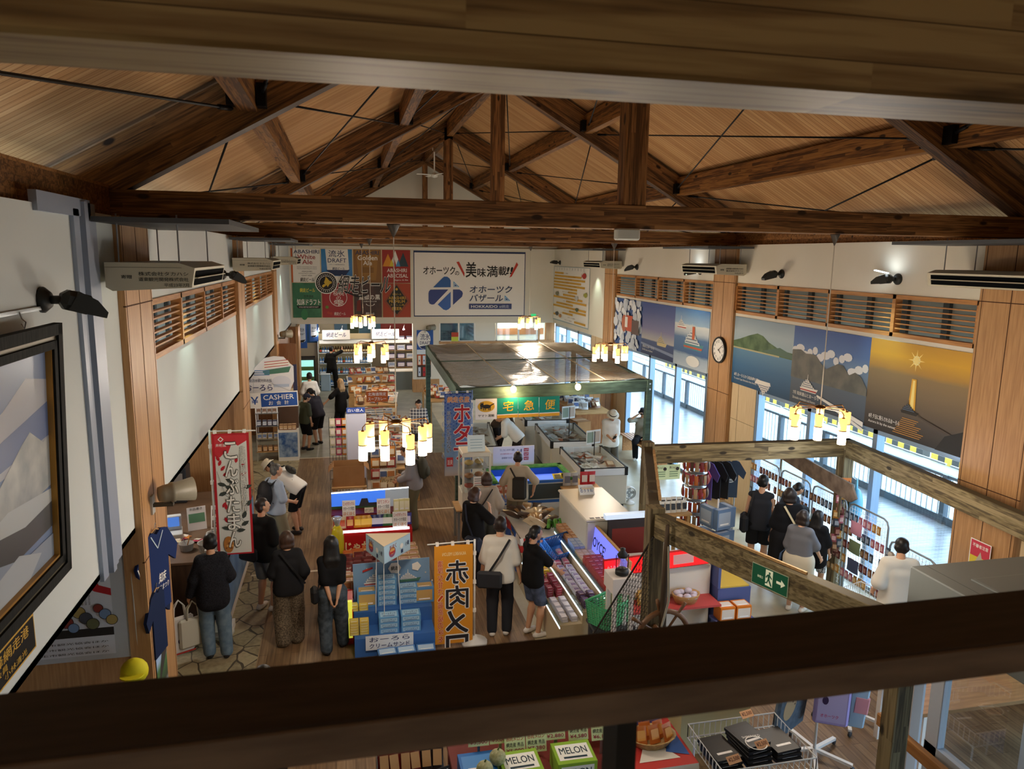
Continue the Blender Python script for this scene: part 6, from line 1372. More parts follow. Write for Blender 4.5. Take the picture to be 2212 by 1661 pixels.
    J['dress'] = person('person in a long black dress with a cream strap, pointing at the racks', F(1690, 1272), -.35, 1.66, top='17171a', sleeve=.5, loose=.07, hem=-.3, bottom='1a1a1c', skirt=.35, bloose=.06, shoes='222222', hair='bob', hcol='dark', hands=((-.24, .08, .85), (.42, .45, 1.18)), poles=((-.4, -1, -.3), (.7, -.6, -.4)), female=True, wide=.5)
    J['grey'] = person('person in a grey short sleeved knit and cream skirt carrying a denim tote', F(1716, 1320), -.9, 1.56, head=(-.15, .15), top='6d7078', sleeve=.55, loose=.05, hem=.02, bottom='cfc8b4', skirt=.35, bloose=.04, shoes='d8d2c8', hair='bob', hcol='dark', hands=((-.22, .05, .85), (.3, .3, .8)), female=True, skin=SKIN2)
    J['girl2'] = person('person with long black hair in a black smock by the racks', F(1752, 1290), -1.1, 1.40, top='18181b', sleeve=.55, loose=.07, hem=-.3, bottom=('1a1a1c', 'e0e0e0', 40), leg=.5, shoes='222222', hair='long', hcol='black', hands=((-.2, .12, .8), (.2, .2, .8)), female=True)
    J['white'] = person('person in a white tee printed on the back beside the wire sock basket', F(1920, 1432), -.4, 1.70, head=(-.3, .35), top='d9d6cc', sleeve=.52, loose=.06, hem=-.15, bottom='4a4c50', shoes='d8d6d0', hcol='black', hands=((-.24, .12, .95), (.2, .25, 1.0)))
    J['below'] = person('person with dark hair standing right under the gallery rail', F(585, 1800), .2, 1.62, top='2a2a2c', loose=.04, bottom='2a2a2c', shoes='222222', hair='short', hcol='black')
    print('people', __import__('time').time()-t0)
# ================================================================ GOODS
def pouch(name, label, cat, group, w, h, t, col, lab=None, txt=None, tcol=None, rough=.35):
    """sealed snack bag standing up, front towards -y"""
    b = MB(); m = mat(col, rough); nx, nz = 5, 6; vs = []
    for s in (-1, 1):
        for j in range(nz+1):
            for i in range(nx+1):
                u, v = i/nx, j/nz; k = math.sin(PI*u)**.6*(math.sin(PI*min(v*1.05+.08, 1))**.6 if v < .95 else 0)
                vs.append((w*(u-.5)*(1-.06*math.sin(PI*v)), s*t/2*k, h*v))
    N1 = (nx+1)*(nz+1); fs = []
    for s in (0, 1):
        for j in range(nz):
            for i in range(nx):
                a = s*N1+j*(nx+1)+i; q = (a, a+1, a+nx+2, a+nx+1); fs.append(q if s == 0 else q[::-1])
    b.add(vs, fs, m, True); b.M = frame((-w/2, -t/2-.001, 0), (1,0,0), (0,0,1)); b.lay = 0
    if lab: b.rect(w*.16, h*.25, w*.84, h*.78, mat(lab, rough))
    if txt: b.text(txt, w*.2, h*.48, w*.6, h*.16, mat(tcol or 'f4f0e0'), .02); b.rect(w*.25, h*.3, w*.75, h*.38, mat(tcol or 'f4f0e0'))
    return tag(b.build(name), label, cat, group)
def carton(name, label, cat, group, w, d, h, col, lab=None, txt=None, tcol='ffffff', top=None, glow=0):
    b = MB(); m = mat(col, .45); b.box(-w/2, -d/2, 0, w/2, d/2, h, m, .002); F_ = frame((-w/2, -d/2-.0005, 0), (1,0,0), (0,0,1)); U_ = frame((-w/2, -d/2, h+.0005), (1,0,0), (0,1,0))
    for A, hh in ((F_, h), (U_, d)):
        b.M = A; b.lay = 0
        if lab: b.rect(w*.08, hh*.15, w*.92, hh*.85, mat(lab if A is F_ else (top or lab), .45))
        if txt: b.text(txt, w*.15, hh*.42, w*.7, hh*.3, mat(tcol), .02)
        b.rect(w*.2, hh*.22, w*.8, hh*.3, mat(tcol))
    return tag(b.build(name), label, cat, group)
def bottle(name, label, cat, group, r, h, col, cap='1c1c1c', lab='e8e4d8'):
    t = thing(name, label, cat, (0,0,0), 0, group); b = MB(); b.lathe([(r*.9, 0), (r, .01), (r, h*.55), (r*.4, h*.74), (r*.36, h*.95)], mat(col, .15), 9); b.lathe([(r*1.02, h*.15), (r*1.02, h*.45)], mat(lab), 9, caps=False); b.build('body', t)
    c = MB(); c.lathe([(r*.42, h*.93), (r*.42, h), (0, h)], mat(cap, .4), 8); c.build('cap', t); return t
def row(rep, p, q, n, rz=0.0, jit=.01, rx=0.0, jr=.08, label=None, group=None):
    p, q = Vector(p), Vector(q)
    for i in range(n):
        x = p.lerp(q, (i+.5)/n); rep.put((x.x+random.uniform(-jit, jit), x.y+random.uniform(-jit, jit), x.z), rz+random.uniform(-jr, jr), rx, 0, label, group)
def grid(rep, x0, y0, x1, y1, z, nx, ny, rz=0.0, jit=.008, nz=1, dz=.05, rx=0.0):
    for k in range(nz):
        for j in range(ny):
            for i in range(nx): rep.put((x0+(x1-x0)*(i+.5)/nx+random.uniform(-jit, jit), y0+(y1-y0)*(j+.5)/ny+random.uniform(-jit, jit), z+k*dz), rz+random.uniform(-.05, .05), rx)
def placard(label, o, x, w, h, lines, bg='f4f2ec', head=None, hc='b8322c', up=(0,0,1), name='price_card', group=None, foot=0):
    b = MB(frame(o, x, up)); b.prism([(0,0), (w,0), (w,h), (0,h)], .004, mat(bg)); b.M = b.M @ T(0, 0, .0045); n = len(lines)
    for i, l in enumerate(lines):
        s_, c = (l, '2a2a2a') if isinstance(l, str) else l; y = h*(1-(i+1)/(n+.3)); b.text(s_, w*.08, y, w*.84, h/(n+.3)*.72, mat(c), .015)
    if foot: b.M = I4; c = frame(o, x, up) @ Vector((w/2, 0, -.004)); b.box(c.x-.012, c.y-.004, c.z-foot, c.x+.012, c.y+.004, c.z+.01, STEEL)
    return tag(b.build(name), label, 'sign', group)

# ---- nobori banners
def nobori(name, label, y, px, border, cloth_m, draw, pole='l', zf=0.0, col='e4e6e2'):
    a = at_y(px[0], px[1], y); c = at_y(px[2], px[3], y); x0, x1, z1, z0 = a.x, c.x, a.z, c.z
    t = thing(name, label, 'banner', (x0 if pole == 'l' else x1, y, 0)); w, h = x1-x0, z1-z0; pm = mat(col, .35); ox = 0 if pole == 'l' else -w
    p = MB(); xp = -.03 if pole == 'l' else .03; p.tube([(xp, .02, zf), (xp, .02, z1+.05)], .014, pm, 8); p.tube([(xp, .02, z1+.03), (xp+(w+.12)*(1 if pole == 'l' else -1), .02, z1+.02)], .009, pm, 6); p.build('pole', t)
    k = MB(); k.lathe([(.18, zf), (.18, zf+.04), (.05, zf+.08), (.03, zf+.12)], mat('d4d6d4', .4), 14, T(xp, .02, 0)); k.build('base', t)
    for i in range(3): l = MB(); l.box(ox+w*(.08+.4*i)-.02, -.005, z1-.03, ox+w*(.08+.4*i)+.02, .04, z1+.04, PW); l.build('loop', t)
    for i in range(4): l = MB(); zz = z0 + h*i/3.4; l.box(xp-.02, -.004, zz, xp+.02, .036, zz+.05, PW); l.beam((xp, .0, zz+.02), (ox + (0 if pole == 'l' else w), -.0, zz+.02), .004, .03, PW); l.build('loop', t)
    nx, ny = 8, 24; vs = [(ox+w*i/nx, .012*math.sin(5*i/nx*2+3*j/ny)+.008*math.sin(9*j/ny), z0+h*j/ny) for j in range(ny+1) for i in range(nx+1)]
    b = MB(); b.add(vs, [(j*(nx+1)+i, j*(nx+1)+i+1, (j+1)*(nx+1)+i+1, (j+1)*(nx+1)+i) for j in range(ny) for i in range(nx)], cloth_m, True)
    b.M = frame((ox, -.022, z0), (1,0,0), (0,0,1)); b.lay = 0; draw(b, w, h); b.build('cloth', t); return t
def d_konbu(b, w, h):
    R_, G_ = mat('b8202c'), mat('3c4440'); b.rect(0, 0, w, h, R_); b.rect(w*.07, h*.012, w*.94, h*.985, mat('dfe0da'))
    b.flat([(w*.07, h*.985), (w*.94, h*.985), (w*.94, h*.94), (w*.7, h*.9), (w*.55, h*.93), (w*.42, h*.84), (w*.3, h*.84), (w*.2, h*.81), (w*.07, h*.82)], mat('c8303a'))
    b.text('井桁屋', w*.1, h*.895, w*.28, h*.025, PW, .02); b.ring(w*.24, h*.955, w*.05, w*.08, PW, 4)
    rng = random.Random(5)
    def leaf(x, y, a, l, m): c, s = math.cos(a), math.sin(a); b.flat([(x+l*(u*c-v*s), y+l*(u*s+v*c)) for u, v in ((0,0), (.3,.22), (.65,.2), (1,0), (.65,-.2), (.3,-.22))], m)
    for x, y, a in ((.15,.74,1.2), (.2,.7,.9), (.25,.66,.5), (.18,.78,2.0), (.62,.76,1.4), (.78,.72,1.2), (.72,.66,.4), (.2,.4,1.0), (.3,.38,1.6), (.25,.32,-1.2), (.4,.3,-.9)): leaf(w*x, h*y, a, w*.2, R_)
    for x, y, a in ((.1,.6,-.3), (.3,.58,-.6), (.12,.5,.4), (.4,.62,-.4), (.55,.6,2.6), (.7,.24,.6), (.55,.2,.1), (.75,.3,1.2), (.4,.22,2.9), (.85,.4,.9), (.8,.55,.4)): leaf(w*x, h*y, a, w*.26, G_)
    for p_ in (((.1,.7), (.3,.5), (.6,.45)), ((.2,.3), (.5,.35), (.9,.25))): b.line([(w*x, h*y) for x, y in p_], .004, G_)
    b.disc(w*.32, h*.09, w*.14, mat('b87838'), 14, h*.07); [b.disc(w*(.25+.035*i), h*(.06+.02*(i % 4)), w*.03, mat('d8a45a' if i % 2 else '8a5228'), 8) for i in range(6)]
    b.vtext('こんぶたまん', w*.33, h*.06, w*.34, h*.88, PW, .02, outline=(mat('20261f'), .06)); b.vtext('北海道知床羅臼昆布使用', w*.74, h*.36, w*.15, h*.54, PW, .02, outline=(mat('20261f'), .06))
nobori('kelp_bun_banner', 'tall white banner with red border and leaf pattern at the kitchen counter', 10.15, (457, 937, 549, 1193), None, mat('b8202c', .8, spec=.1), d_konbu)
def d_aka(b, w, h):
    b.rect(0, 0, w, h, mat('dd9428')); D = mat('25242c')
    b.text('AKANIKU MELON', w*.2, h*.9, w*.62, h*.035, mat('f0d8a0'), .01, mirror=True); b.vtext('赤肉メロン', w*.3, -h*.42, w*.58, h*1.28, D, .03, mirror=True, outline=(PW, .07)); b.vtext('濃厚な甘さ、最高級の味を', w*.08, h*.02, w*.14, h*.84, mat('c8441c'), .02, mirror=True, outline=(mat('f4e4c0'), .06))
nobori('melon_banner', 'orange banner with mirrored black lettering on a white pole near the middle of the hall', 9.2, (938, 1180, 1020, 1383), None, mat('dd9428', .8, spec=.1), d_aka, 'r')
def d_hota(b, w, h):
    b.rect(0, 0, w, h, grad('hotate_ground', [(0, 'd8c8b8'), (.25, '8ab0d0'), (.6, '3a64b0'), (1, '2f4a9c')], .8, 2.6)); lb = mat('8fb0dc')
    for j in range(12):
        for i in range(5):
            x, y = w*(i+.5*(j % 2))/4.5, h*(.25+.065*j)
            for r in (.09, .055): b.ring(min(w*.96, x), y, w*(r-.012)*1.2, w*r*1.2, lb, 12)
    b.text('網走名産', w*.08, h*.9, w*.84, h*.07, mat('d8842c'), .03, outline=(PW, .06)); b.vtext('ホタテ', w*.34, h*.2, w*.6, h*.68, mat('b8202c'), .04, outline=(PW, .08)); b.vtext('貝の旨みがたまらない', w*.06, h*.3, w*.16, h*.5, NAVY, .02, outline=(PW, .06)); b.rect(w*.05, h*.13, w*.3, h*.24, mat('c83a3a')); b.text('活貝', w*.08, h*.15, w*.2, h*.06, PW, .03)
nobori('scallop_banner', 'blue wave banner with red brush lettering in front of the green stall', 14.25, (960, 850, 1016, 1025), None, mat('3a64b0', .8, spec=.1), d_hota, 'r', col='5a7ab8')
# courier curtain under the stall beam
t = thing('courier_curtain', 'white and green courier service curtain hanging under the stall front beam', 'curtain', (0, 14.42, 0))
a, c, e, g = at_y(1027, 859, 14.42), at_y(1073, 905, 14.42), at_y(1074, 858, 14.42), at_y(1209, 899, 14.42); zt = 2.37
b = MB(frame((a.x, 0, c.z), (1,0,0), (0,0,1))); w, h = c.x-a.x, zt-c.z; b.prism([(0,0), (w,0), (w,h), (0,h)], .004, PW); b.M = b.M @ T(0,0,.005); b.disc(w/2, h*.62, w*.4, mat('d8a82c'), 24, h*.27)
b.disc(w*.52, h*.62, w*.2, INK, 14, h*.1); b.disc(w*.3, h*.68, w*.09, INK, 10, h*.1); b.flat([(w*.68, h*.62), (w*.88, h*.74), (w*.86, h*.78), (w*.66, h*.68)], INK); [b.rect(w*x, h*.44, w*(x+.035), h*.6, INK) for x in (.36, .44, .6, .67)]; b.flat([(w*.23, h*.74), (w*.26, h*.86), (w*.3, h*.76)], INK); b.flat([(w*.3, h*.76), (w*.36, h*.86), (w*.37, h*.74)], INK); b.disc(w*.27, h*.56, w*.06, mat('4a463c'), 8, h*.06)
b.text('ヤマト運輸', w*.12, h*.12, w*.76, h*.13, INK, .02); b.build('emblem_cloth', t)
w = (g.x-e.x)/3; h = zt-g.z
for i, ch in enumerate('宅急便'):
    b = MB(frame((e.x+w*i+.004, 0, g.z+.004*i), (1,0,.02), (0,0,1))); b.prism([(0,0), (w-.01,0), (w-.01,h), (0,h)], .004, mat('12897c', .8)); b.M = b.M @ T(0,0,.005); b.rect(0, 0, w-.01, h*.15, mat('e0a424')); b.rect(0, h*.15, w-.01, h*.19, PW); b.text(ch, w*.26, h*.34, w*.48, h*.5, mat('e8b828'), .012, slant=.08); b.build('curtain_panel', t)
b = MB(); b.tube([(a.x, .01, zt-.005), (g.x, .01, zt+.005)], .008, IRON, 6); b.build('curtain_rod', t)

# ---- hanging signs at the left: ship board, cashier board
t = thing('cashier_sign', 'blue and white cashier sign hanging from the left wall', 'sign', (0, 15.8, 0)); a, c = at_y(537, 849, 15.8), at_y(645, 879, 15.8)
b = MB(frame((a.x, 0, c.z), (1,0,.03), (0,0,1))); w, h = c.x-a.x, a.z-c.z; b.prism([(0,0), (w,0), (w,h), (0,h)], .03, PW); b.M = b.M @ T(0,0,.031); x = w*.25; b.rect(x, h*.06, w*.985, h*.94, mat('24509c')); b.text('￥', w*.05, h*.25, w*.15, h*.5, mat('24509c'), .02); b.text('CASHIER', w*.3, h*.5, w*.62, h*.32, PW, .01); [b.text(q, w*(.4+.16*i), h*.16, w*.09, h*.26, PW, .01) for i, q in enumerate('お会計')]; b.build('board', t)
b = MB(); b.tube([(a.x+.1, 0, a.z), (a.x+.1, 0, 2.66)], .004, STEEL, 5); b.build('chain', t); b = MB(); b.tube([(c.x-.1, 0, a.z), (a.x+.2, 0, 2.66)], .004, STEEL, 5); b.build('chain', t)
t = thing('ship_sign', 'ship shaped white sign board above the cashier sign', 'sign', (0, 16.6, 0)); a, c = at_y(528, 770, 16.6), at_y(636, 847, 16.6); w, h = c.x-a.x, a.z-c.z
b = MB(frame((a.x, 0, c.z), (1,0,0), (0,0,1))); b.prism([(w*x, h*y) for x, y in ((0,0), (.9,.02), (1,.3), (1.0,.72), (.92,.8), (.8,.98), (.6,1), (.4,.95), (.2,.7), (0,.45))], .03, mat('e9eaee')); b.M = b.M @ T(0,0,.031)
b.flat([(w*.35, h*.62), (w*.95, h*.72), (w*.9, h*.56), (w*.4, h*.5)], mat('4a7a68')); b.flat([(w*.35, h*.66), (w*.95, h*.76), (w*.88, h*.9), (w*.45, h*.86)], PW); [b.line([(w*.4, h*(.7+.07*i)), (w*.9, h*(.76+.07*i))], .015, mat('b84a44')) for i in range(3)]; [b.line([(w*.18, h*(.5+.06*i)), (w*.5, h*(.5+.05*i))], .02, mat('5a86b8')) for i in range(3)]; b.disc(w*.74, h*.3, w*.2, mat('d8dce8'), 16, h*.17); b.rect(w*.58, h*.16, w*.9, h*.24, mat('b4c4dc'))
b.text('網走流氷観光砕氷船', w*.02, h*.3, w*.52, h*.09, NAVY); b.text('おーろら', w*.0, h*.07, w*.55, h*.17, mat('33386c'), .02); b.build('board', t); b = MB(); b.box(w+a.x-.02, .03, c.z-.02, w+a.x+.06, .1, a.z-.2, mat('2a2c4a')); b.box(a.x, .0, c.z-.03, c.x, .05, c.z, M_VEND); b.build('bracket', t)

# ---- wall shelf of bottles and beer shop at the far end
def far_shop():
    Y = 29.7; zs = [at_y(700, p, Y).z for p in (741, 762, 785, 808, 832)]; xa, xb = at_y(690, 780, Y).x, at_y(800, 780, Y).x; gm = mat('c4cccc', .5)
    t = thing('bottle_shelf', 'tall grey shelf of bottles on the back wall of the beer corner', 'shelf', ((xa+xb)/2, Y+.2, 0)); w = (xb-xa)/2+.05
    b = MB(); b.box(-w, .18, 0, w, .2, 2.1, mat('d8c8a0')); b.box(-w, -.25, 0, -w+.03, .2, 2.1, gm); b.box(w-.03, -.25, 0, w, .2, 2.1, gm); b.build('carcass', t)
    for z in zs[1:]: b = MB(); b.box(-w, -.25, z-.03, w, .2, z, gm); b.build('shelf_board', t)
    A_ = Rep(bottle('bottle', 'brown glass bottle on the upper beer shelf', 'bottle', 'brown bottles on the beer shelf', .045, .27, '4a2c16', 'd8b45a', 'c8b48a')); B_ = Rep(bottle('bottle', 'blue labelled bottle on the lower beer shelf', 'bottle', 'blue bottles on the beer shelf', .045, .24, '3a6ea8', 'e0e4e8', 'dfe8f0')); C_ = Rep(bottle('bottle', 'red labelled bottle on the beer shelf', 'bottle', 'red labelled bottles on the beer shelf', .045, .26, '2f4a2c', '8a2a22', 'b8442c'))
    for k, z in enumerate(zs[1:]):
        n = 20; 
        for i in range(n): (A_ if (k == 0 and i > 6) or i % 7 == 6 else C_ if (k+i) % 5 == 0 else B_).put((xa+(xb-xa)*(i+.5)/n, Y+.05, z+.001), 0)
    for px, l in (((696, 713, 756, 733), 'left'), ((803, 711, 862, 731), 'right')):
        a, c = at_y(px[0], px[1], 29.3), at_y(px[2], px[3], 29.3); b = MB(frame((a.x, 29.3, c.z), (1,0,0), (0,0,1))); b.prism([(0,0), (c.x-a.x,0), (c.x-a.x, a.z-c.z), (0, a.z-c.z)], .02, PW); b.M = b.M @ T(0,0,.021); w_, h_ = c.x-a.x, a.z-c.z; b.text('網走ビール', w_*.13, h_*.25, w_*.72, h_*.5, NAVY, .025, slant=.15); tag(b.build('brand_sign'), 'white brush lettered beer sign on the %s of the bottle shelves' % l, 'sign')
    b = MB(frame((0, 31.36, 0), (1,0,0), (0,0,1)))
    for x0, x1, m in ((640, 690, '2a5a8a'), (688, 722, 'b8ae94'), (722, 752, '5a7f9c'), (750, 775, '4a5a44'), (775, 825, '5a8aa8'), (822, 890, '8a2c28')): p, q = at_y(x0, 700, 31.36), at_y(x1, 740, 31.36); b.rect(p.x, q.z, q.x, 2.94, mat(m))
    struct(b.build('trim_mural'))
    b = MB(); b.box(at_y(690, 740, 29.6).x, 29.4, at_y(690, 742, 29.5).z, at_y(884, 740, 29.6).x, 29.9, at_y(690, 735, 29.5).z, mat('d4d8d4')); tag(b.build('lit_pelmet'), 'pale pelmet strip under the beer signs', 'pelmet')
    for i, (px, py) in enumerate(((688, 711), (738, 710), (807, 708), (842, 710), (872, 708))):
        p = at_y(px, py, 28.9); b = MB(); b.tube([(0,0,0), (.03,0,.12)], .01, WIRE, 6); b.lathe([(.02, -.02), (.045, -.08), (.0, -.075)], mat('fff0ff', .4, 0, 16.0), 8); o = b.build('spot_lamp'); o.location = p; tag(o, 'tiny lit spot lamp under the beer corner ceiling', 'lamp', 'spot lamps over the beer corner')
        if i % 2 == 0: point('spot_lamp_light', p-Vector((0, .1, .15)), 'fff0e0', 22, .05)
    for k, (x0, y0, x1, y1, l) in enumerate(((641, 700, 664, 752, 'nearest the left wall'), (668, 700, 688, 737, 'beside the first'))):
        p, q = at_y(x0, y0, 28.8), at_y(x1, y1, 28.8); b = MB(frame((p.x, 28.8, q.z), (1,0,0), (0,0,1))); w, h = q.x-p.x, p.z-q.z; b.prism([(0,0), (w,0), (w,h), (0,h)], .006, BLUE); b.M = b.M @ T(0,0,.007); b.flat([(w*.15, h), (w*.85, h), (w*.85, h*.3), (w*.5, h*.22), (w*.15, h*.32)], mat('cfdcec')); b.text('流氷', w*.22, h*.68, w*.56, h*.16, NAVY, .01); b.text('DRAFT', w*.22, h*.54, w*.56, h*.09, NAVY, .01); b.flat([(w*.2, h*.32), (w*.85, h*.36), (w*.6, h*.24), (w*.3, h*.25)], INK); tag(b.build('draft_banner'), 'blue hanging drift ice draft banner, ' + l, 'banner')
    p, q = at_z(842, 838), at_z(886, 838); c_ = counter('grey_cabinet', 'grey low cabinet under the boxed goods at the right of the beer corner', p.x, 28.8, p.x+1.0, 29.4, .75, mat('7a868c', .5), PW)
    R1 = Rep(carton('gift_box', 'dark blue gift box on the right hand beer corner shelf', 'box', 'gift boxes in the beer corner', .3, .2, .2, '3a3c5c', 'c8c4d4')); R2 = Rep(carton('gift_box', 'pale gift box on the right hand beer corner shelf', 'box', 'gift boxes in the beer corner, pale', .3, .2, .2, 'cfd4d8', '8a96b0'))
    s_ = thing('box_shelf', 'open shelf of stacked gift boxes at the right of the beer corner', 'shelf', (p.x+.5, 29.6, 0))
    for i in range(4): b = MB(); b.box(-.6, -.15, .78+.34*i, .55, .2, .8+.34*i, mat('8a6a44')); b.build('shelf_board', s_)
    b = MB(); b.box(-.62, -.15, 0, -.59, .2, 2.1, mat('8a6a44')); b.build('upright', s_); b = MB(); b.box(.55, -.15, 0, .58, .2, 2.1, mat('8a6a44')); b.build('upright', s_)
    for i in range(4):
        for k in range(3): (R1 if (i+k) % 3 else R2).put((p.x+.12+.36*k, 29.62, .801+.34*i), 0)
    f = thing('drinks_fridge', 'glass fronted fridge of green bottles glowing in the beer corner', 'fridge', at_z(662, 838)); b = MB(); b.box(-.35, 0, 0, .35, .5, 1.2, mat('2a2622')); b.build('cabinet', f); b = MB(); b.box(-.3, -.012, .15, .3, 0, 1.1, mat('8fd0c4', .3, 0, .9)); b.build('glass_door', f)
    for k in range(2): b = MB(); b.box(-.3, -.03, .3+.4*k, .3, -.013, .45+.4*k, mat('5a7a3c')); b.build('bottle_row', f)
    p = at_z(704, 845); f = thing('ice_chest', 'pale blue ice chest beside the person at the bottle shelf', 'chest', p); b = MB(); b.box(-.18, 0, 0, .18, .5, .62, mat('9db8cc', .5), .02); b.build('body', f); b = MB(); b.box(-.19, -.01, .62, .19, .51, .68, mat('c4d2dc', .5), .02); b.build('lid', f)
far_shop()

# ---- snack aisle: tables, shelf, hanging packs
COLS5 = ('c8b48a', 'b8442c', 'd8883c', 'e0dccc', '6a7f9c', 'c8a4a0', '8a9a5c', 'dcd6c8')
SN = [Rep(pouch('snack_bag', 'clear and %s snack bag heaped among the snack aisle tables' % n, 'snack', '%s snack bags in the snack aisle' % n, .2, .22, .07, c, l)) for n, c, l in (('cream', 'd8d0b8', 'b87a4a'), ('red', 'b0483c', 'e8e0d0'), ('orange', 'c8843c', 'f0e4c8'), ('white', 'e4e2dc', '5a6c94'), ('brown', '7a5236', 'd8c4a0'))]
def heap(x0, y0, x1, y1, z, n, reps=SN, rx=-.5, jz=.03, label=None, group=None):
    for i in range(n): random.choice(reps).put((random.uniform(x0, x1), random.uniform(y0, y1), z+.02+random.uniform(0, jz)), random.uniform(-.5, .5), rx+random.uniform(-.25, .2), 0, label, group)
t = table('snack_table', 'long wooden snack table at the far end of the aisle', .2, 21.6, 1.45, 23.6, .85, M_PALE); heap(.25, 21.7, 1.4, 23.4, .85, 46)
t = thing('snack_rack', 'stepped wooden rack of wrapped snacks behind the orange price card', 'rack', (.8, 24.4, 0))
for i in range(3): b = MB(); b.box(-.75, -.3+.3*i, .0, .75, .0+.3*i, .75+.25*i, M_PALE); b.build('step', t)
heap(.1, 24.2, 1.5, 24.35, .76, 14); heap(.1, 24.5, 1.5, 24.65, 1.01, 14); heap(.1, 24.8, 1.5, 24.95, 1.26, 12)
placard('orange price card on the far snack table', (.55, 21.65, .95), (1,0,0), .62, .32, (('北海道限定', 'ffffff'), ('スープカレー', 'ffffff')), 'c8642c', foot=.1)
table('biscuit_table', 'wooden table of packets in the middle of the snack aisle', .2, 18.2, 1.3, 20.8, .8, M_PALE, shelf=.4)
heap(.3, 18.4, 1.25, 20.6, .8, 40)
K1 = Rep(carton('biscuit_box', 'small biscuit box on the middle snack table', 'box', 'biscuit boxes on the middle snack table', .22, .16, .1, 'd8c8a8', '8a9cb0')); grid(K1, .3, 19.6, 1.2, 20.6, .8, 4, 3, nz=2, dz=.1)
placard('white card reading five for a thousand yen on the snack table', (.62, 18.25, .95), (1,0,0), .34, .28, (('よりどり', 'b8322c'), ('5袋', 'b8322c'), ('1,000円', 'b8322c')), foot=.15); placard('plain white sheet standing by the snack table price card', (1.0, 18.3, .95), (1,0,0), .3, .22, (), 'f4f4f0', foot=.15)
placard('blue header sign over the white panel stand', (-.02, 15.5, 1.93), (1,0,0), .38, .12, (('白い恋人', 'ffffff'),), '2c4a9c')
t = thing('panel_stand', 'tall white translucent panel stand in the snack aisle', 'stand', (.17, 15.52, 0)); b = MB(); b.box(-.19, -.01, .3, .19, .01, 1.92, mat('c4c8dc', .4)); b.build('panel', t); b = MB(); b.tube([(-.2, 0, 0), (-.2, 0, 1.9), (-.17, 0, 1.93), (.17, 0, 1.93), (.2, 0, 1.9), (.2, 0, 0)], .012, WIRE, 6); b.build('frame', t)
t = thing('hook_rack', 'black wire rack hung with small snack packs', 'rack', (-.2, 16.25, 0)); b = MB(); [b.box(x-.004, 0, 0, x+.004, .01, 1.7, IRON) for x in np.linspace(-.2, .2, 7)]; [b.box(-.2, 0, z, .2, .01, z+.008, IRON) for z in np.linspace(.1, 1.65, 9)]; b.build('grid', t)
HP = [Rep(pouch('hanging_pack', '%s small snack pack hung on the black wire rack' % n, 'snack', '%s packs on the black wire rack' % n, .12, .17, .03, c, 'f0e8dc')) for n, c in (('cream', 'd8d0b0'), ('pink', 'c8506c'), ('orange', 'd88a3c'))]
for j in range(4):
    for i in range(3): HP[i].put((-.33+.13*i, 16.2, .85+.22*j), 0)
g1 = thing('mesh_stand', 'white mesh display stand hung with packets in the snack aisle', 'stand', (.72, 15.35, 0)); f, g = wire_rack(.5, 1.35, 12, 22); f.build('frame', g1); g.build('mesh', g1)
for j in range(4):
    for i in range(3): SN[(i*2+j) % 5].put((.55+.16*i, 15.3, .3+.24*j), 0, 0, label='snack packet hung on the white mesh stand', group='packets on the white mesh stand')
placard('beige card with a mountain drawing on the mesh stand', (.66, 15.28, .42), (1,0,0), .26, .28, (('北見名産', '4a3a2a'), ('ハッカ', '4a3a2a')), 'c8b48a')
table('snack_stand_table', 'low table of packets beside the mesh stand', .95, 15.3, 1.5, 18.0, .75, M_PALE); heap(1.0, 15.5, 1.45, 17.9, .75, 34)
SIL = Rep(pouch('foil_bag', 'silver grey foil bag standing in the cardboard box', 'snack', 'foil bags in the cardboard box', .16, .3, .05, '5a5c66', '8a8c98', None, None, .2)); row(SIL, (-.22, 14.95, .57), (.22, 14.95, .57), 4, .3, .02, -.35); row(SIL, (-.22, 15.15, .57), (.22, 15.15, .57), 4, .2, .02, -.3)

# ---- red display with backlit picture
t = thing('red_snack_display', 'red potato snack display with a backlit blue farm picture', 'display', (.35, 12.1, 0)); RD = mat('c01f20', .4)
b = MB(); b.box(-.65, -.4, 0, .65, .3, .76, RD); b.box(-.65, -.02, .76, .65, .3, .93, mat('7a201c', .5)); b.build('body', t)
b = MB(); b.box(-.62, -.42, .76, .6, -.38, .79, mat('f4f6ff', .4, 0, 1.6)); b.build('light_strip', t)
b = MB(frame((-.65, .31, .9), (1,0,0), (0,0,1))); b.prism([(0,0), (1.3,0), (1.3,.36), (0,.33)], .03, mat('dfe4ee')); b.M = b.M @ T(0,0,.031); b.flat([(0,0), (.9,0), (.9,.33), (0,.31)], mat('3f78e8', .4, 0, .55)); b.rect(0, 0, .9, .08, mat('3c5c34')); b.flat([(.45,.06), (.8,.06), (.8,.12), (.62,.12), (.6,.2), (.5,.2)], mat('3a3a44')); b.flat([(.9,0), (1.3,0), (1.3,.35), (.9,.33)], mat('a8b4c0', .4, 0, .15)); b.line([(0,.315), (1.3,.35)], .016, mat('f0f6ff', .4, 0, 2.2)); b.build('picture_panel', t)
b = MB(frame((-.65, -.401, .3), (1,0,0), (0,0,1))); b.text('じゃがポックル', .22, .14, .95, .16, mat('f4e8b8'), .05); b.build('lettering', t)
for x, y, z, w, h, l, tx in ((-.12, 11.98, .93, .21, .28, 'left', 'じゃがポックル'), (.44, 11.98, .93, .22, .28, 'middle', 'ぽてコタン'), (.68, 11.712, .791, .24, .27, 'front', 'じゃがポックル')):
    placard('white product placard on the red display, ' + l, (x, y, z), (1,0,0), w, h, ((tx, 'b8322c'), 'オホーツク限定', ('ほくほく', 'd8883c')))
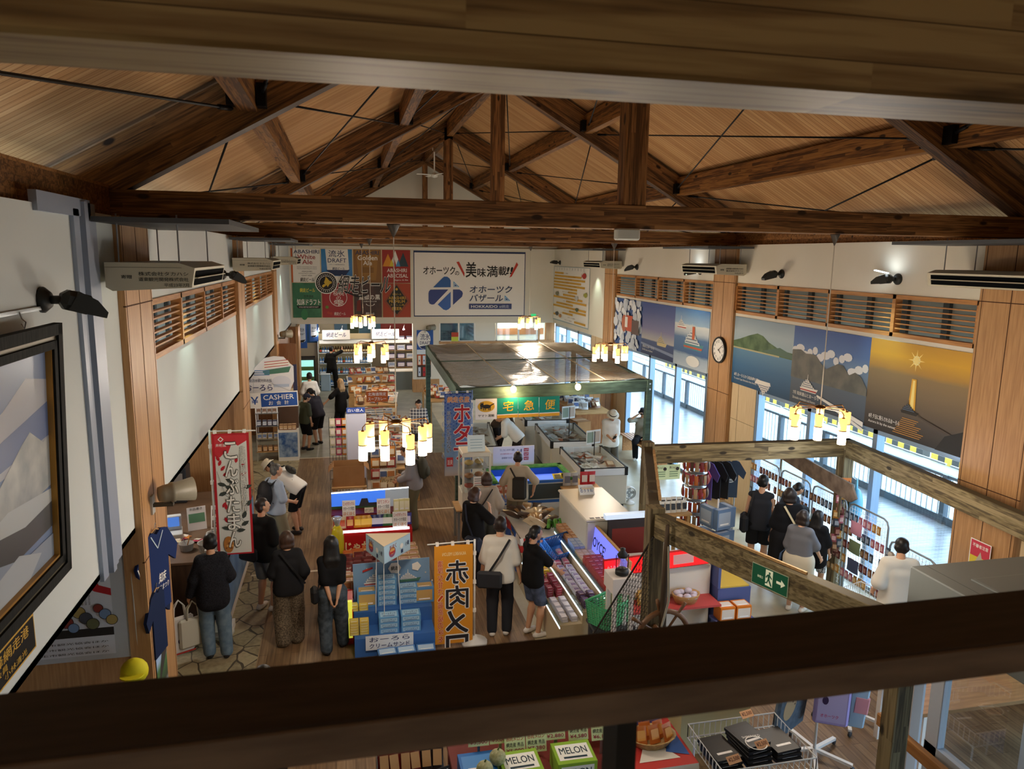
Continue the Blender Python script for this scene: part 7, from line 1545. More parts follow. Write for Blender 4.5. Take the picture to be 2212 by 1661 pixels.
placard('small cream placard on the red display edge', (.24, 12.09, .94), (1,0,0), .15, .09, ('ぽてコタン',), 'f0e8d0', foot=.01)
for k, (n, c, l, x0, x1, nn) in enumerate((('cream', 'd8c49a', 'b8542c', -.28, -.08, 2), ('red', 'a8242c', 'd8a45a', -.08, .08, 1), ('gold', 'd8a02c', 'f0c84a', .08, .36, 3), ('navy', '23306c', 'c8ccd8', .36, .52, 2), ('green', '2f6a3c', 'd8dccc', .52, .68, 2), ('violet', '4a4aa0', 'd8d4ec', .8, .98, 2))):
    r = Rep(pouch('snack_bag', '%s snack bag on the step of the red display' % n, 'snack', '%s bags on the red display' % n, .14, .2, .08, c, l)); row(r, (x0, 11.9, .765), (x1, 11.9, .765), nn, 0, .004)
r = Rep(carton('hanging_box', 'pale yellow boxed sweet at the right end of the red display', 'box', 'pale yellow boxes on the red display', .09, .04, .22, 'e4dc9c', 'f4f0d0')); row(r, (.72, 12.05, .94), (.98, 12.05, .94), 3)
t = thing('wrapped_tube', 'tall yellow plastic wrapped tube at the left end of the red display', 'tube', (-.2, 11.45, .0)); b = MB(); b.lathe([(.1, 0), (.11, .1), (.1, .8), (.085, .9), (.05, .98)], mat('d8c82c', .25), 12); b.build('body', t); b = MB(); b.lathe([(.03, .97), (.05, 1.05), (.08, 1.12)], mat('c4ccd4', .2, .4), 9); b.build('tied_end', t)
cm = table('snack_bin_table', 'low red table of snack bags between the red display and the blue boxes', -.2, 10.1, 1.05, 11.35, .42, mat('8a2420', .5))
JB = [Rep(pouch('potato_bag', '%s potato snack bag heaped on the low red table' % n, 'snack', '%s potato bags on the low red table' % n, .17, .21, .07, c, l, 'じゃが')) for n, c, l in (('dark red', '6a1c1c', '8a2c26'), ('orange', 'c86a2c', 'e0a45a'))]
for j in range(4): row(JB[0 if j < 3 else 1], (-.12, 10.75+.15*j, .43), (.5, 10.75+.15*j, .43+.03*j), 4, 0, .02, -.4)
SB = Rep(carton('snack_box', 'cream and brown snack box on the low red table', 'box', 'snack boxes on the low red table', .16, .12, .16, 'c8a878', 'a86a3c')); grid(SB, -.15, 10.2, .3, 10.6, .42, 3, 2); grid(SB, .7, 10.3, 1.0, 11.2, .42, 2, 5, nz=2, dz=.16)
# triangular three-sided sign on a wire stand
p0, p1, p2 = at_z(790, 1153, 1.5), at_z(886, 1151, 1.5), at_z(829, 1181, 1.5); t = thing('triangular_sign', 'three sided cream topped sign with cartoon bread pictures', 'sign', (p2.x, p2.y, 0)); q0, q1 = (p0.x-p2.x, p0.y-p2.y), (p1.x-p2.x, p1.y-p2.y)
b = MB(); b.prism([(0,0), q1, q0], .24, mat('a8c0d0'), T(0,0,1.26)); b.prism([(0,0), q1, q0], .004, mat('dccaa8'), T(0,0,1.5)); b.build('board', t)
for q, s in ((q0, 0), (q1, 1)):
    v = Vector((q[0], q[1], 0)); l = v.length; b = MB(frame((q[0], q[1], 1.26), -v, (0,0,1)) if s == 0 else frame((0, 0, 1.26), v, (0,0,1))); b.lay = .002; b.rect(.01, .01, l-.01, .23, mat('b0cfe0')); b.disc(l*.3, .11, .07, mat('8a4a6c')); b.disc(l*.3, .13, .05, mat('d8a45a')); b.rect(l*.2, .09, l*.4, .12, mat('b8342c')); b.text('ちほく', l*.2, .15, l*.25, .06, mat('8a1c24'), .03); b.disc(l*.65, .13, .035, PW); b.rect(l*.62, .03, l*.7, .08, NAVY); b.text('小麦', l*.78, .1, l*.16, .06, NAVY, .02); b.build('print', t)
b = MB(); [b.tube([(x, y, 1.26), (x*1.2, y*1.2+.02, .44)], .006, WIRE, 5) for x, y in ((q0[0]*.5+.02, q0[1]*.5), (q1[0]*.5, q1[1]*.5), (.0, .1))]; b.build('wire_stand', t)

# ---- blue ship display
t = thing('blue_box_display', 'stepped stand carrying blue biscuit boxes under a pale blue ship board', 'display', (.55, 9.4, 0)); W_ = mat('3a6cb4', .5)
b = MB(); b.box(-.53, .1, 0, .52, .5, .46, W_); b.build('step', t); b = MB(); b.box(-.53, -.25, 0, .52, .1, .26, W_); b.build('step', t); b = MB(); b.box(-.62, .12, 0, -.54, .75, .5, RD); b.build('side_panel', t)
b = MB(frame((-.52, .5, .46), (1,0,.02), (0,0,1))); b.prism([(0,0), (1.06,0), (1.06,.52), (0,.52)], .015, mat('7fa6cc')); b.M = b.M @ T(0,0,.016); [b.disc(.1+.09*i % 1.0, .05+.13*((i*7) % 4), .012, PW, 6) for i in range(12)]; ship(b, .14, .19, .38, stripe=RED); ship(b, .62, .2, .3, mat('4a7a68')); b.disc(.57, .42, .09, PW, 6); b.text('網走', .52, .39, .1, .06, INK, .03); b.flat([(.13,.4), (.27,.44), (.27,.47), (.13,.43)], RED); b.disc(.87, .42, .07, PW, 5); b.disc(.3, .12, .09, PW, 7); b.build('board', t)
BB = Rep(carton('biscuit_box', 'light blue biscuit box with ship print stacked on the blue stand', 'box', 'light blue ship biscuit boxes', .26, .2, .075, '5f9cd0', 'a8cfe8', 'クリームサンド', '2a4a8c'))
for x in (.47, .76): [BB.put((x, 9.72, .461+.076*k), 0) for k in range(5 if x < .7 else 3)]
for x in (.47, .76): [BB.put((x, 9.32, .261+.076*k), 0) for k in range(3)]
OB = Rep(carton('biscuit_box', 'open front blue biscuit box showing a round biscuit', 'box', 'open blue biscuit boxes', .26, .2, .22, '5a94cc', 'c8a86a', None)); OB.put((.2, 9.72, .461)); OB.put((.98, 9.72, .461), label='blue biscuit box with a dark cut out front at the right end of the stand')
YB_ = Rep(carton('cookie_pack', 'yellow cookie pack stacked at the left of the blue stand', 'box', 'yellow cookie packs', .12, .14, .035, 'd0b040', 'e0cc70')); [YB_.put((.02+.13*(k % 2), 9.32, .261+.036*(k//2)), 0) for k in range(10)]; [YB_.put((.02+.13*(k % 2), 9.6, .461+.036*(k//2)), 0) for k in range(4)]
placard('white wavy card with ship biscuit lettering on the blue stand front', (.16, 9.13, .1), (1,0,0), .62, .2, (('おーろら', '2a3a6c'), ('クリームサンド', '2a3a6c')), 'e4ecf4')
b = MB(); b.box(-.06, 9.5, .1, -.0, 9.56, .62, mat('d8d84a', .4, 0, .5)); tag(b.build('edge_lamp'), 'glowing yellow edge strip at the left of the blue stand', 'lamp')
heapr = Rep(carton('gift_box', 'blue gift box in the lower shelf of the blue stand', 'box', 'lower blue gift boxes', .24, .18, .14, '4a80c0', 'b8d4ec')); row(heapr, (.3, 9.0, 0), (1.05, 9.0, 0), 3)
# ---- seafood packs in the freezers
SP = [Rep(pouch('seafood_pack', '%s frozen seafood pack in the freezers' % n, 'seafood', '%s seafood packs in the freezers' % n, .2, .24, .05, c, l, None, None, .3)) for n, c, l in (('clear white', 'd4d8da', 'a8a49c'), ('dark', '4a4440', '8a7a6c'), ('orange red', 'b86a4a', 'd8d4cc'), ('brown', '7a5a44', 'c8bca8'))]
for (t, w, L_, z), n in zip(FZ, (34, 34, 12, 16)):
    A = Matrix.Translation(t.location) @ RZ(t.rotation_euler.z)
    for i in range(n):
        p = A @ Vector((random.uniform(-w/2+.15, w/2-.15), random.uniform(.2, L_-.25), z-.15+random.uniform(0, .05))); random.choice(SP).put(p, t.rotation_euler.z+random.uniform(-1, 1), -1.35+random.uniform(-.15, .15))
for k, (px, py, y, l) in enumerate(((1230, 905, 17.2, 'over the middle freezer'), (1284, 960, 15.3, 'over the nearest freezer'))):
    p = at_y(px, py, y); b = MB(); b.box(-.008, -.008, .0, .008, .008, p.z-.74+.3, IRON); b.M = frame((-.2, -.01, p.z-.74), (1,.35,0), (0,0,1)); b.prism([(0,0), (.4,0), (.4,.32), (0,.32)], .006, mat('dfe4e2')); b.lay = .008; b.rect(.02,.04,.2,.28, mat('8a9c8c')); b.rect(.22,.04,.38,.28, mat('b8a898')); o = b.build('menu_card'); o.location = (p.x, y, .74); tag(o, 'laminated seafood menu card standing ' + l, 'sign')
heap(6.3, 19.5, 7.2, 22.2, .9, 44, SP[:2]+SN[3:], label='packet heaped on the brown wooden sales counter', group='packets on the wooden counter')
t = table('basket_table', 'pale wooden table of tilted gift baskets at the back left corner of the stall', 2.45, 22.2, 3.3, 24.6, .8, M_PALE); heap(2.5, 22.4, 3.2, 24.4, .8, 30, SN, -.9, .03, 'wrapped gift pack heaped at the back left corner of the stall', 'gift packs at the back of the stall')
heap(1.05, 16.0, 1.45, 17.6, .78, 14, SN, -.6, .03, 'snack packet piled on the table beside the mesh stand', 'packets piled beside the mesh stand')
# ---- vegetables on the festival flag table
t = table('vegetable_table', 'vegetable table draped in a red white and blue festival flag', 2.72, 11.05, 3.4, 12.1, .72, M_PALE)
fl = noisy('flag_white', 'e2ddd0', 'ece8de', 3, .8); b = MB(); N_ = 24
loop = [(2.66, 12.1), (2.66, 11.0), (3.1, 10.98), (3.42, 10.98)]; pts = []
for (xa, ya), (xb, yb) in zip(loop, loop[1:]): pts += [(xa+(xb-xa)*i/8, ya+(yb-ya)*i/8) for i in range(8)]
pts.append(loop[-1])
for i, ((xa, ya), (xb, yb)) in enumerate(zip(pts, pts[1:])):
    for j in range(5): z0, z1 = .1+.126*j, .1+.126*(j+1); m = ((fl, RED, BLUE)[(i//3+j//2*2) % 3] if i < 16 else (RED, fl, RED)[(i+j)//3 % 3]); o = .03*math.sin(i*1.3); b.add([(xa-o, ya-o, z0), (xb-.03*math.sin(i*1.3+1.3), yb-.03*math.sin(i*1.3+1.3), z0), (xb, yb, z1), (xa, ya, z1)], [(0,1,2,3)], m)
b.box(2.68, 11.02, .722, 3.42, 12.12, .728, fl); tag(b.build('festival_flag'), 'red white and blue festival flag draped over the vegetable table', 'cloth')
VG = [Rep(pouch('vegetable_bag', '%s bag of vegetables on the flag draped table' % n, 'vegetable', '%s vegetable bags' % n, .16, .34, .1, c, None, None, None, .3)) for n, c in (('tan root', 'a88458'), ('pale', 'c8b898'), ('dark', '4a3c34'))]
for i in range(22): VG[i % 3 if i % 5 else 2].put((random.uniform(2.8, 3.2), random.uniform(11.2, 12.0), .75+random.uniform(0, .06)), random.uniform(-1.5, 1.5), -1.2)
t = thing('leafy_greens', 'bunch of green leaves at the right end of the vegetable table', 'vegetable', (3.3, 11.35, .73)); g = noisy('leaf_green', '3c7a24', '5f9c3a', 8, .5)
for i in range(9): b = MB(); a = random.uniform(-1, 1); b.tube([(0,0,.02), (.06*math.sin(a), -.05, .14), (.16*math.sin(a), -.12, .2), (.22*math.sin(a), -.22, .1)], .014, g, 6, r2=.03); b.build('leaf', t)
def basket(name, label, loc, w, d, h, col, rz=0, group=None, tilt=0):
    t = thing(name, label, 'basket', loc, rz, group); t.rotation_euler.x = tilt; m = mat(col, .4); b = MB(); k = .012; tp = 1.18
    A = [(-w/2, -d/2), (w/2, -d/2), (w/2, d/2), (-w/2, d/2)]; b.add([(x, y, 0) for x, y in A], [(0,1,2,3)], m)
    for j in range(9):
        z0 = h*j/9; s0 = 1+(tp-1)*j/9; s1 = 1+(tp-1)*(j+.62)/9; z1 = h*(j+.62)/9
        for i in range(4): (xa, ya), (xb, yb) = A[i], A[(i+1) % 4]; b.add([(xa*s0, ya*s0, z0), (xb*s0, yb*s0, z0), (xb*s1, yb*s1, z1), (xa*s1, ya*s1, z1)], [(0,1,2,3)], m)
    for i in range(4):
        (xa, ya), (xb, yb) = A[i], A[(i+1) % 4]
        for u in np.linspace(0, 1, 9): x, y = xa+(xb-xa)*u, ya+(yb-ya)*u; b.beam((x, y, 0), (x*tp, y*tp, h), .012, .012, m)
    b.build('body', t); r = MB(); r.tube([(x*tp, y*tp, h) for x, y in A], .014, m, 6, closed=True); r.build('rim', t); return t
for k in range(4): basket('shopping_basket', 'blue shopping basket in the nested stack beside the flag table', (3.0+.03*k, 10.55-.06*k, .42+.09*k), .42, .3, .24, '2f6ab8', .5, 'nested blue shopping baskets', .5)
table('basket_stand', 'low stand under the blue shopping baskets', 2.72, 10.3, 3.3, 10.9, .36, DGREY)
# ---- boxed goods beside it, cooler, chocolate display
table('crate_table', 'pale wooden crate table of bagged sweets in front of the freezers', 4.0, 12.3, 4.75, 13.7, .82, M_PALE, shelf=.4)
for n, c, l, x0, x1 in (('clear', 'b8b4ac', '6a6c74', 4.05, 4.35), ('red', 'c8323c', 'e8e4dc', 4.42, 4.7)): row(Rep(pouch('sweet_bag', '%s sweets bag standing on the crate table' % n, 'snack', '%s sweets bags on the crate table' % n, .16, .26, .1, c, l)), (x0, 13.3, .825), (x1, 13.3, .825), 2); 
YP = Rep(pouch('yellow_pack', 'bright yellow pack lying on the crate table corner', 'snack', 'yellow packs on the crate table', .18, .2, .05, 'd8d02c', '5a5a2c')); row(YP, (3.95, 13.6, .83), (4.5, 13.6, .83), 3, 0, .02, -1.0)
t = thing('drink_cooler', 'cream chest cooler with a slotted top behind the chocolate display', 'cooler', (3.72, 10.75, 0)); b = MB(); b.box(-.32, -.85, .05, .42, .6, 1.36, mat('b9b5a6', .4), .02); b.build('cabinet', t); b = MB(); b.box(-.34, -.87, 1.36, .44, .62, 1.4, mat('cbc6b4', .35), .015); b.build('top', t); b = MB(); [b.box(-.26+.09*i, -.83, 1.4, -.19+.09*i, -.78, 1.402, BLACK) for i in range(7)]; b.build('vent', t)
placard('white leaflet holder lying on the cooler top', (3.65, 11.0, 1.402), (1,0,0), .25, .18, (('おすすめ', '4a6a9c'),), 'eef2f4', up=(0,.7,.7)); carton('paper_box', 'white paper box on the cooler top', 'box', None, .22, .16, .1, 'dcd8cc', 'e8c48a').location = (3.8, 11.15, 1.402)
t = thing('chocolate_display', 'stepped chocolate display with a violet lit back board', 'display', (3.1, 9.7, 0)); pm = mat('b8a888', .5)
for x0, x1, z in ((.12, .42, .86), (-.18, .12, .66), (-.48, -.18, .5)):
    b = MB(); b.box(x0, -1.15, 0, x1, 1.25, z, pm); b.build('step', t); b = MB(); b.box(x0-.012, -1.15, z-.02, x0, 1.25, z+.06, glass('ledge_glass', 'd8e8e8', .2)); b.build('ledge', t)
    b = MB(); b.box(x0-.006, -1.15, z-.045, x0, 1.25, z-.022, mat('f4f8ff', .4, 0, 2.5)); b.build('light_strip', t)
b = MB(frame((.425, 1.3, .86), (0,-1,0), (.12,0,1))); b.prism([(0,0), (2.45,0), (2.45,.44), (0,.44)], .04, M_PALE); b.M = b.M @ T(0,0,.041); b.rect(.05, .04, 2.4, .42, mat('6a72f0', .4, 0, .8)); b.text("ROYCE'", 1.0, .14, .62, .15, mat('1a1c3c'), .03); b.rect(2.1, .1, 2.3, .36, mat('8a8cf4', .4, 0, .6)); b.rect(.1, .1, .26, .36, mat('9aa0f8', .4, 0, .6)); b.build('back_board', t)
def chocs(n, c, l, gx, y0, y1, z, nx, ny, nz, w=.085, d=.13, h=.035): r = Rep(carton('chocolate_box', n, 'box', n.split(' box')[0] + ' boxes', w, d, h, c, l)); grid(r, 3.1+gx[0], y0, 3.1+gx[1], y1, z, nx, ny, 0, .003, nz, h+.001)
chocs('copper brown chocolate box on the top step', 'b07850', 'c89a6c', (.14, .4), 10.3, 10.95, .861, 3, 5, 3); chocs('light blue chocolate box on the top step', '8aa4d8', 'a8c0e8', (.14, .4), 9.95, 10.3, .861, 3, 3, 3); chocs('cream chocolate box on the top step', 'd0b898', 'e0cdb0', (.14, .4), 9.6, 9.95, .861, 3, 3, 2)
chocs('red chocolate box stacked high on the top step', 'a8342c', 'c84a3a', (.14, .4), 8.65, 9.55, .861, 3, 7, 4)
chocs('pink and white chocolate box on the middle step', 'e0c8cc', 'c8607c', (-.16, .1), 9.95, 10.9, .661, 2, 6, 2); chocs('white printed chocolate box on the middle step', 'dcdcec', '8a7aa8', (-.16, .1), 9.0, 9.9, .661, 2, 6, 2); chocs('plum dark chocolate box on the middle step', '4a2c44', '6a5a8c', (-.16, .1), 8.6, 8.98, .661, 2, 2, 3)
chocs('yellow chocolate box on the lowest step', 'd8c424', 'b8842c', (-.46, -.2), 10.0, 10.6, .501, 2, 4, 3); chocs('maroon chocolate box on the lowest step', '8a2430', 'a8485a', (-.46, -.2), 9.3, 9.9, .501, 2, 3, 4); chocs('clear silver sweet box on the lowest step', 'b8b8c4', 'd8d4dc', (-.46, -.2), 8.6, 9.25, .501, 2, 4, 2)
for y in (9.2, 10.2): point('display_light', (2.5, y, 1.05), 'eef2ff', 5, .1)
basket('shopping_basket', 'light green shopping basket at the near end of the chocolate display', (3.2, 8.32, .62), .44, .3, .3, '58b884', .5)
table('basket_table', 'small stand under the light green basket', 2.95, 8.15, 3.5, 8.5, .6, DGREY)
# ---- red lit counter behind the timber post
t = thing('red_lit_counter', 'white stand with a glowing red header board behind the timber frame post', 'display', (4.15, 9.0, 0)); b = MB(); b.box(-.85, -.1, 0, .75, .5, 1.0, mat('dcd8d0', .45)); b.build('body', t)
b = MB(frame((-.85, -.13, .98), (1,0,.05), (0,0,1))); b.prism([(0,0), (1.6,0), (1.6,.24), (0,.24)], .04, mat('b81c1c')); b.M = b.M @ T(0,0,.041); b.rect(.01, .01, 1.59, .23, mat('e8181c', .4, 0, .9)); b.rect(1.0, .05, 1.3, .19, mat('e8b0b4')); b.text('おみやげ', .05, .06, .16, .1, PW, .02); b.text('いかせん', .6, .06, .3, .11, PW, .03); b.build('header_board', t)
b = MB(); b.box(-.6, -.45, .55, .75, -.1, .58, mat('b84a4a')); b.build('shelf', t)
carton('picture_board', 'dark board with red berries picture behind the red counter', 'board', None, .75, .05, 1.0, '2a2426', '6a2420').location = (4.05, 9.75, .45); b = MB(); b.box(3.65, 9.7, 0, 4.45, 9.85, .45, mat('3a5a9c')); b.box(3.62, 9.7, 1.45, 4.48, 9.8, 1.52, mat('b8c8dc', .4, 0, .6)); tag(b.build('board_stand'), 'blue stand with a pale lit top edge around the berry picture', 'stand')
t = thing('wicker_basket', 'wicker basket heaped with clear candy bags on the red counter shelf', 'basket', (4.45, 8.72, .582)); b = MB(); b.lathe([(.15, 0), (.2, .12), (.2, .13), (.17, .12), (.13, .02), (0, .02)], M_PALE, 14, sx=1, sy=.75); b.build('body', t)
for i in range(7): b = MB(); b.ball((0,0,0), (.06, .05, .045), mat('c4c0d4', .2), 8, 5); o = b.build('candy_bag'); o.location = (4.45+.06*math.cos(i*.9)*2, 8.72+.05*math.sin(i*.9)*2, .68+.02*(i % 2)); tag(o, 'clear candy bag heaped in the wicker basket', 'snack', 'candy bags in the wicker basket')
row(Rep(pouch('golden_bag', 'golden snack bag on the red counter shelf', 'snack', 'golden bags on the red counter', .16, .2, .07, 'c8a04a', 'e0c88a')), (3.75, 8.75, .582), (4.2, 8.75, .582), 3, 0, .02, -.5)
t = thing('yellow_goods_case', 'blue framed case with a yellow lit shelf to the right of the red counter', 'display', (5.15, 9.05, 0)); b = MB(); b.box(-.2, -.3, 0, .3, .5, .7, mat('4a5a94', .5)); b.build('body', t); b = MB(); b.box(-.18, -.28, .7, .28, .48, .72, mat('d8b84a', .5)); b.box(-.22, -.32, .72, -.18, .5, 1.05, mat('4a5a94', .5)); b.build('tray', t)
OR = Rep(carton('orange_box', 'orange box with white print below the yellow lit shelf', 'box', 'orange boxes by the red counter', .22, .2, .2, 'd87a1c', 'e0d8d0')); OR.put((4.98, 8.6, .35)); OR.put((5.22, 8.6, .35)); table('orange_box_stand', 'low blue stand under the two orange boxes', 4.82, 8.45, 5.4, 8.73, .35, mat('5a6cb0'))
placard('small brown price tags above the candy basket', (4.5, 8.95, 1.0), (1,0,0), .3, .08, (('詰め合わせ', 'f0e0c8'),), '6a4a34', foot=.3)
# wheel, lantern, net and dark pole of the ship frame
c = Vector((PD.x+.02, PD.y-.32, 1.14)); t = thing('helm', 'brown wooden ship wheel lashed to the front timber post', 'ship wheel', c); A = RX(PI/2); m = noisy('wheel_wood', '5a3a22', '74502f', 5, .45)
b = MB(A); b.tube([(.29*math.cos(2*PI*i/28), .29*math.sin(2*PI*i/28), 0) for i in range(28)], .03, m, 8, closed=True); b.build('rim', t); b = MB(A); b.lathe([(0, -.05), (.07, -.05), (.07, .05), (0, .05)], m, 14); b.build('hub', t)
for i in range(8): a = 2*PI*i/8+.2; b = MB(A); b.tube([(.06*math.cos(a), .06*math.sin(a), 0), (.33*math.cos(a), .33*math.sin(a), 0), (.37*math.cos(a), .37*math.sin(a), 0), (.44*math.cos(a), .44*math.sin(a), 0)], .014, m, 6, r2=.022); b.build('spoke', t)
b = MB(A); b.tube([(0,0,-.05), (0,0,-.3)], .025, m, 8); b.build('axle', t)
t = thing('lantern', 'black storm lantern beside the red lit counter', 'lantern', (3.26, 8.1, 1.36)); b = MB(); b.lathe([(.085, 0), (.085, .05), (.05, .08), (0, .08)], BLACK, 14); b.build('base', t); b = MB(); b.lathe([(.05, .08), (.065, .14), (.05, .22)], glass('lamp_glass', 'e8ecec', .25), 12, caps=False); b.build('chimney', t); b = MB(); b.lathe([(.06, .22), (.07, .25), (.03, .3), (.035, .33), (0, .34)], BLACK, 12); [b.tube([(q*.075, 0, .04), (q*.08, 0, .25)], .006, BLACK, 5) for q in (-1, 1)]; b.build('cap', t)
table('lantern_stand', 'red and white box stand under the lantern', 3.1, 7.98, 3.42, 8.3, 1.35, mat('d8d0cc', .5), th=.2)
b = MB(); a0, a1, a2 = Vector((PD.x-.05, PD.y-.1, 2.2)), Vector((2.75, 7.9, .55)), Vector((PD.x-.1, PD.y-.1, .7)); nm = mat('241f1c', .8)
for i in range(1, 22):
    k = i/22
    for p, q in ((a0.lerp(a1, k), a2.lerp(a1, k)), (a0.lerp(a1, k), a0.lerp(a2, k)), (a2.lerp(a1, k), a2.lerp(a0, k))): b.beam(p, q, .004, .004, nm)
b.tube([a0, a1], .012, nm, 5); tag(b.build('fishing_net'), 'black fishing net stretched from the front timber post', 'net')
p = PD + PDIR*.32; n_ = Vector((-PDIR.y, PDIR.x, 0)); n_ = n_ if n_.y < 0 else -n_
t = thing('wooden_anchor_pole', 'weathered dark wooden stake tied with rope to the front beam', 'pole', (p.x+n_.x*.12, p.y+n_.y*.12, 0)); b = MB(); b.tube([(0,0,.9), (0,0,2.2), (0,0,2.42)], .045, noisy('stake', '3c3026', '554636', 8, .8, (1,1,.2)), 8, r2=.02); b.build('stake', t); b = MB(); b.tube([(0,-.05,2.2), (.02,-.08,1.6), (-.06,-.06,1.2), (-.15,-.04,1.0)], .012, mat('9a9484', .8), 6); b.build('rope', t); b = MB(); b.box(-.03, -.0, .0, .03, .06, .95, M_PERGZ); b.build('foot_post', t)

# ---- souvenir corner: racks along the window
CH = [Rep(pouch('keychain_pack', '%s keychain pack hanging on the window racks' % n, 'souvenir', '%s keychain packs on the window racks' % n, .085, .13, .03, c, l, None, None, .4)) for n, c, l in (('dark red', '5a2420', 'a87a6c'), ('brown', '6a4630', 'b89474'), ('slate', '3c4654', '9aa4b0'), ('rose', 'a8606c', 'd8b4b4'), ('amber', 'b07c34', 'd8bc8a'))]
HT = Rep(tag((lambda b: (b.ball((0,0,0), (.07,.03,.06), mat('8a7c6c', .7), 10, 6), b.ball((0,-.02,.01), (.05,.02,.04), mat('c8bcac', .7), 8, 5), b.build('plush_charm'))[-1])(MB()), 'grey round plush charm on the nearest window racks', 'souvenir', 'plush charms on the window racks'))
for k in range(6):
    y = 12.0 - .93*k; t = thing('wire_rack', 'white wire grid rack of hanging keychains by the window, %s' % ('farthest', 'second from the far end', 'third from the far end', 'third from the near end', 'second from the near end', 'nearest')[k], 'rack', (7.62, y, 0), -PI/2); f, g = wire_rack(.86, 1.5 - (.25 if k > 3 else 0), 14, 22); f.build('frame', t); g.build('grid', t)
    for j in range(5 if k < 4 else 4):
        z = .3+.235*j
        for i in range(9):
            if (i*5+j*3+k) % 11 == 0: continue
            yy = y + .4 - .1*i
            if k > 3 and j > 0 and i % 2: HT.put((7.54, yy, z+.06), -PI/2)
            else: CH[(j+(i//3)+k) % 5].put((7.57, yy, z), -PI/2)
b = MB(frame((7.7, 11.9, 1.62), (-.12,-1,0), (0,0,1))); b.prism([(0,.05), (2.6,0), (2.75,.1), (2.6,.28), (0,.3)], .03, noisy('carved_board', '5a4a3c', '7a6858', 6, .7)); [b.box(.3+2*i-.02, -.35, 0, .3+2*i+.02, .05, .02, M_PERGZ) for i in (0, 1)]; tag(b.build('carved_board'), 'long carved wooden boat shaped board over the keychain racks', 'board')
BIG = [Rep(pouch('folded_pouch', '%s folded pouch on the rack beside the timber post' % n, 'souvenir', '%s folded pouches on the rack' % n, .26, .2, .06, c, None, None, None, .6)) for n, c in (('navy', '3c4460'), ('green', '6a7a58'), ('pink', 'c88a9c'))]
for j in range(3): BIG[j].put((7.5, 9.3, .5+.3*j), -PI/2)
t = thing('blue_bag', 'pale blue plastic bag hanging on the timber post', 'bag', (PB.x+.16, PB.y-.02, 1.1)); b = MB(); b.ball((0, -.12, .28), (.11, .09, .3), mat('6ab4d8', .3, alpha=.85), 12, 8); b.tube([(-.02, -.12, .5), (0, -.1, .72)], .03, mat('6ab4d8', .3), 8, r2=.012); b.build('body', t); b = MB(); b.tube([(0,-.1,.7), (-.05,-.05,.74), (-.1,-.02,.74)], .006, STEEL, 5); b.build('hook', t)
for i in range(16): CH[i % 5].put((PB.x-.13-.05*(i % 2), PB.y-.14-.03*(i % 3), .62+.065*i), -.8+.3*(i % 3), label='keychain pack hanging on the timber post', group='keychains on the timber post'); 
placard('orange card above the charms on the timber post', (PB.x-.24, PB.y-.16, 1.72), (1,-.3,0), .22, .16, (('根付', '4a2414'),), 'c8783c')
# hanging shirts, charm tower, postcards, tray table
t = thing('garment_rail', 'steel garment rail of dark shirts by the pale wall panel', 'rail', (6.6, 12.1, 0)); b = MB(); [b.tube([(x, 0, 0), (x, 0, 1.6)], .014, STEEL, 6) for x in (-.45, .45)]; b.tube([(-.45,0,1.6), (.45,0,1.6)], .012, STEEL, 6); b.build('frame', t)
def shirt(name, label, loc, rz, m, w=.46, h=.66, mark=None, group=None):
    t = thing(name, label, 'shirt', loc, rz, group); b = MB(); b.prism([(-w*.28,0), (w*.28,0), (w*.28,h*.62), (w*.48,h*.5), (w*.56,h*.68), (w*.3,h*.96), (w*.12,h), (0,h*.95), (-w*.12,h), (-w*.3,h*.96), (-w*.56,h*.68), (-w*.48,h*.5), (-w*.28,h*.62)], .03, m, RX(PI/2) @ T(0,-h*1.06,-.015)); b.build('garment', t)
    if mark: k = MB(frame((0,-.0165,-h*1.06), (1,0,0), (0,0,1))); mark(k, w, h); k.build('print', t)
    k = MB(); k.tube([(-w*.25,0,-h*.12), (0,0,-h*.04), (w*.25,0,-h*.12)], .007, M_PALE, 5); k.tube([(0,0,-h*.04), (0,0,0), (.02,0,.02)], .004, STEEL, 5); k.build('hanger', t); return t
for i, (c, l) in enumerate((('c8506c', 'pink patterned shirt at the left end of the garment rail'), ('5a4a8c', 'violet shirt second on the garment rail'), ('1c1c22', 'black shirt third on the garment rail'), ('20222a', 'black shirt fourth on the garment rail'), ('3a4658', 'slate blue shirt with white ring print at the right end of the rail'))):
    shirt('hanging_shirt', l, (6.25+.17*i, 12.08, 1.585), -.9 if i < 4 else -.35, mat(c, .85), .5, .72, (lambda k, w, h: (k.ring(0, h*.55, .09, .11, PW), k.rect(-.08, h*.45, .08, h*.5, PW))) if i == 4 else None)
t = thing('charm_tower', 'revolving tower crowded with brown and orange straps', 'stand', (5.98, 11.6, 0)); b = MB(); b.tube([(0,0,.03), (0,0,1.75)], .02, STEEL, 8); b.lathe([(.25,0), (.25,.03), (0,.05)], STEEL, 14); [b.lathe([(.2,z), (.2,z+.01)], STEEL, 14) for z in (.75, 1.0, 1.25, 1.5, 1.7)]; b.build('stand', t)
ST = [Rep(pouch('strap_charm', '%s strap charm on the revolving tower' % n, 'souvenir', '%s strap charms on the tower' % n, .07, .17, .04, c, None, None, None, .5)) for n, c in (('brown', '5a3c2a'), ('orange', 'b8642c'), ('red', '8a2a24'), ('tan', 'b89a74'))]
for j in range(5):
    for i in range(13): a = PI+PI*1.5*i/12-.8; ST[(i*3+j*2) % 4].put((5.98+.22*math.cos(a), 11.6+.22*math.sin(a), .58+.245*j), a+PI/2)
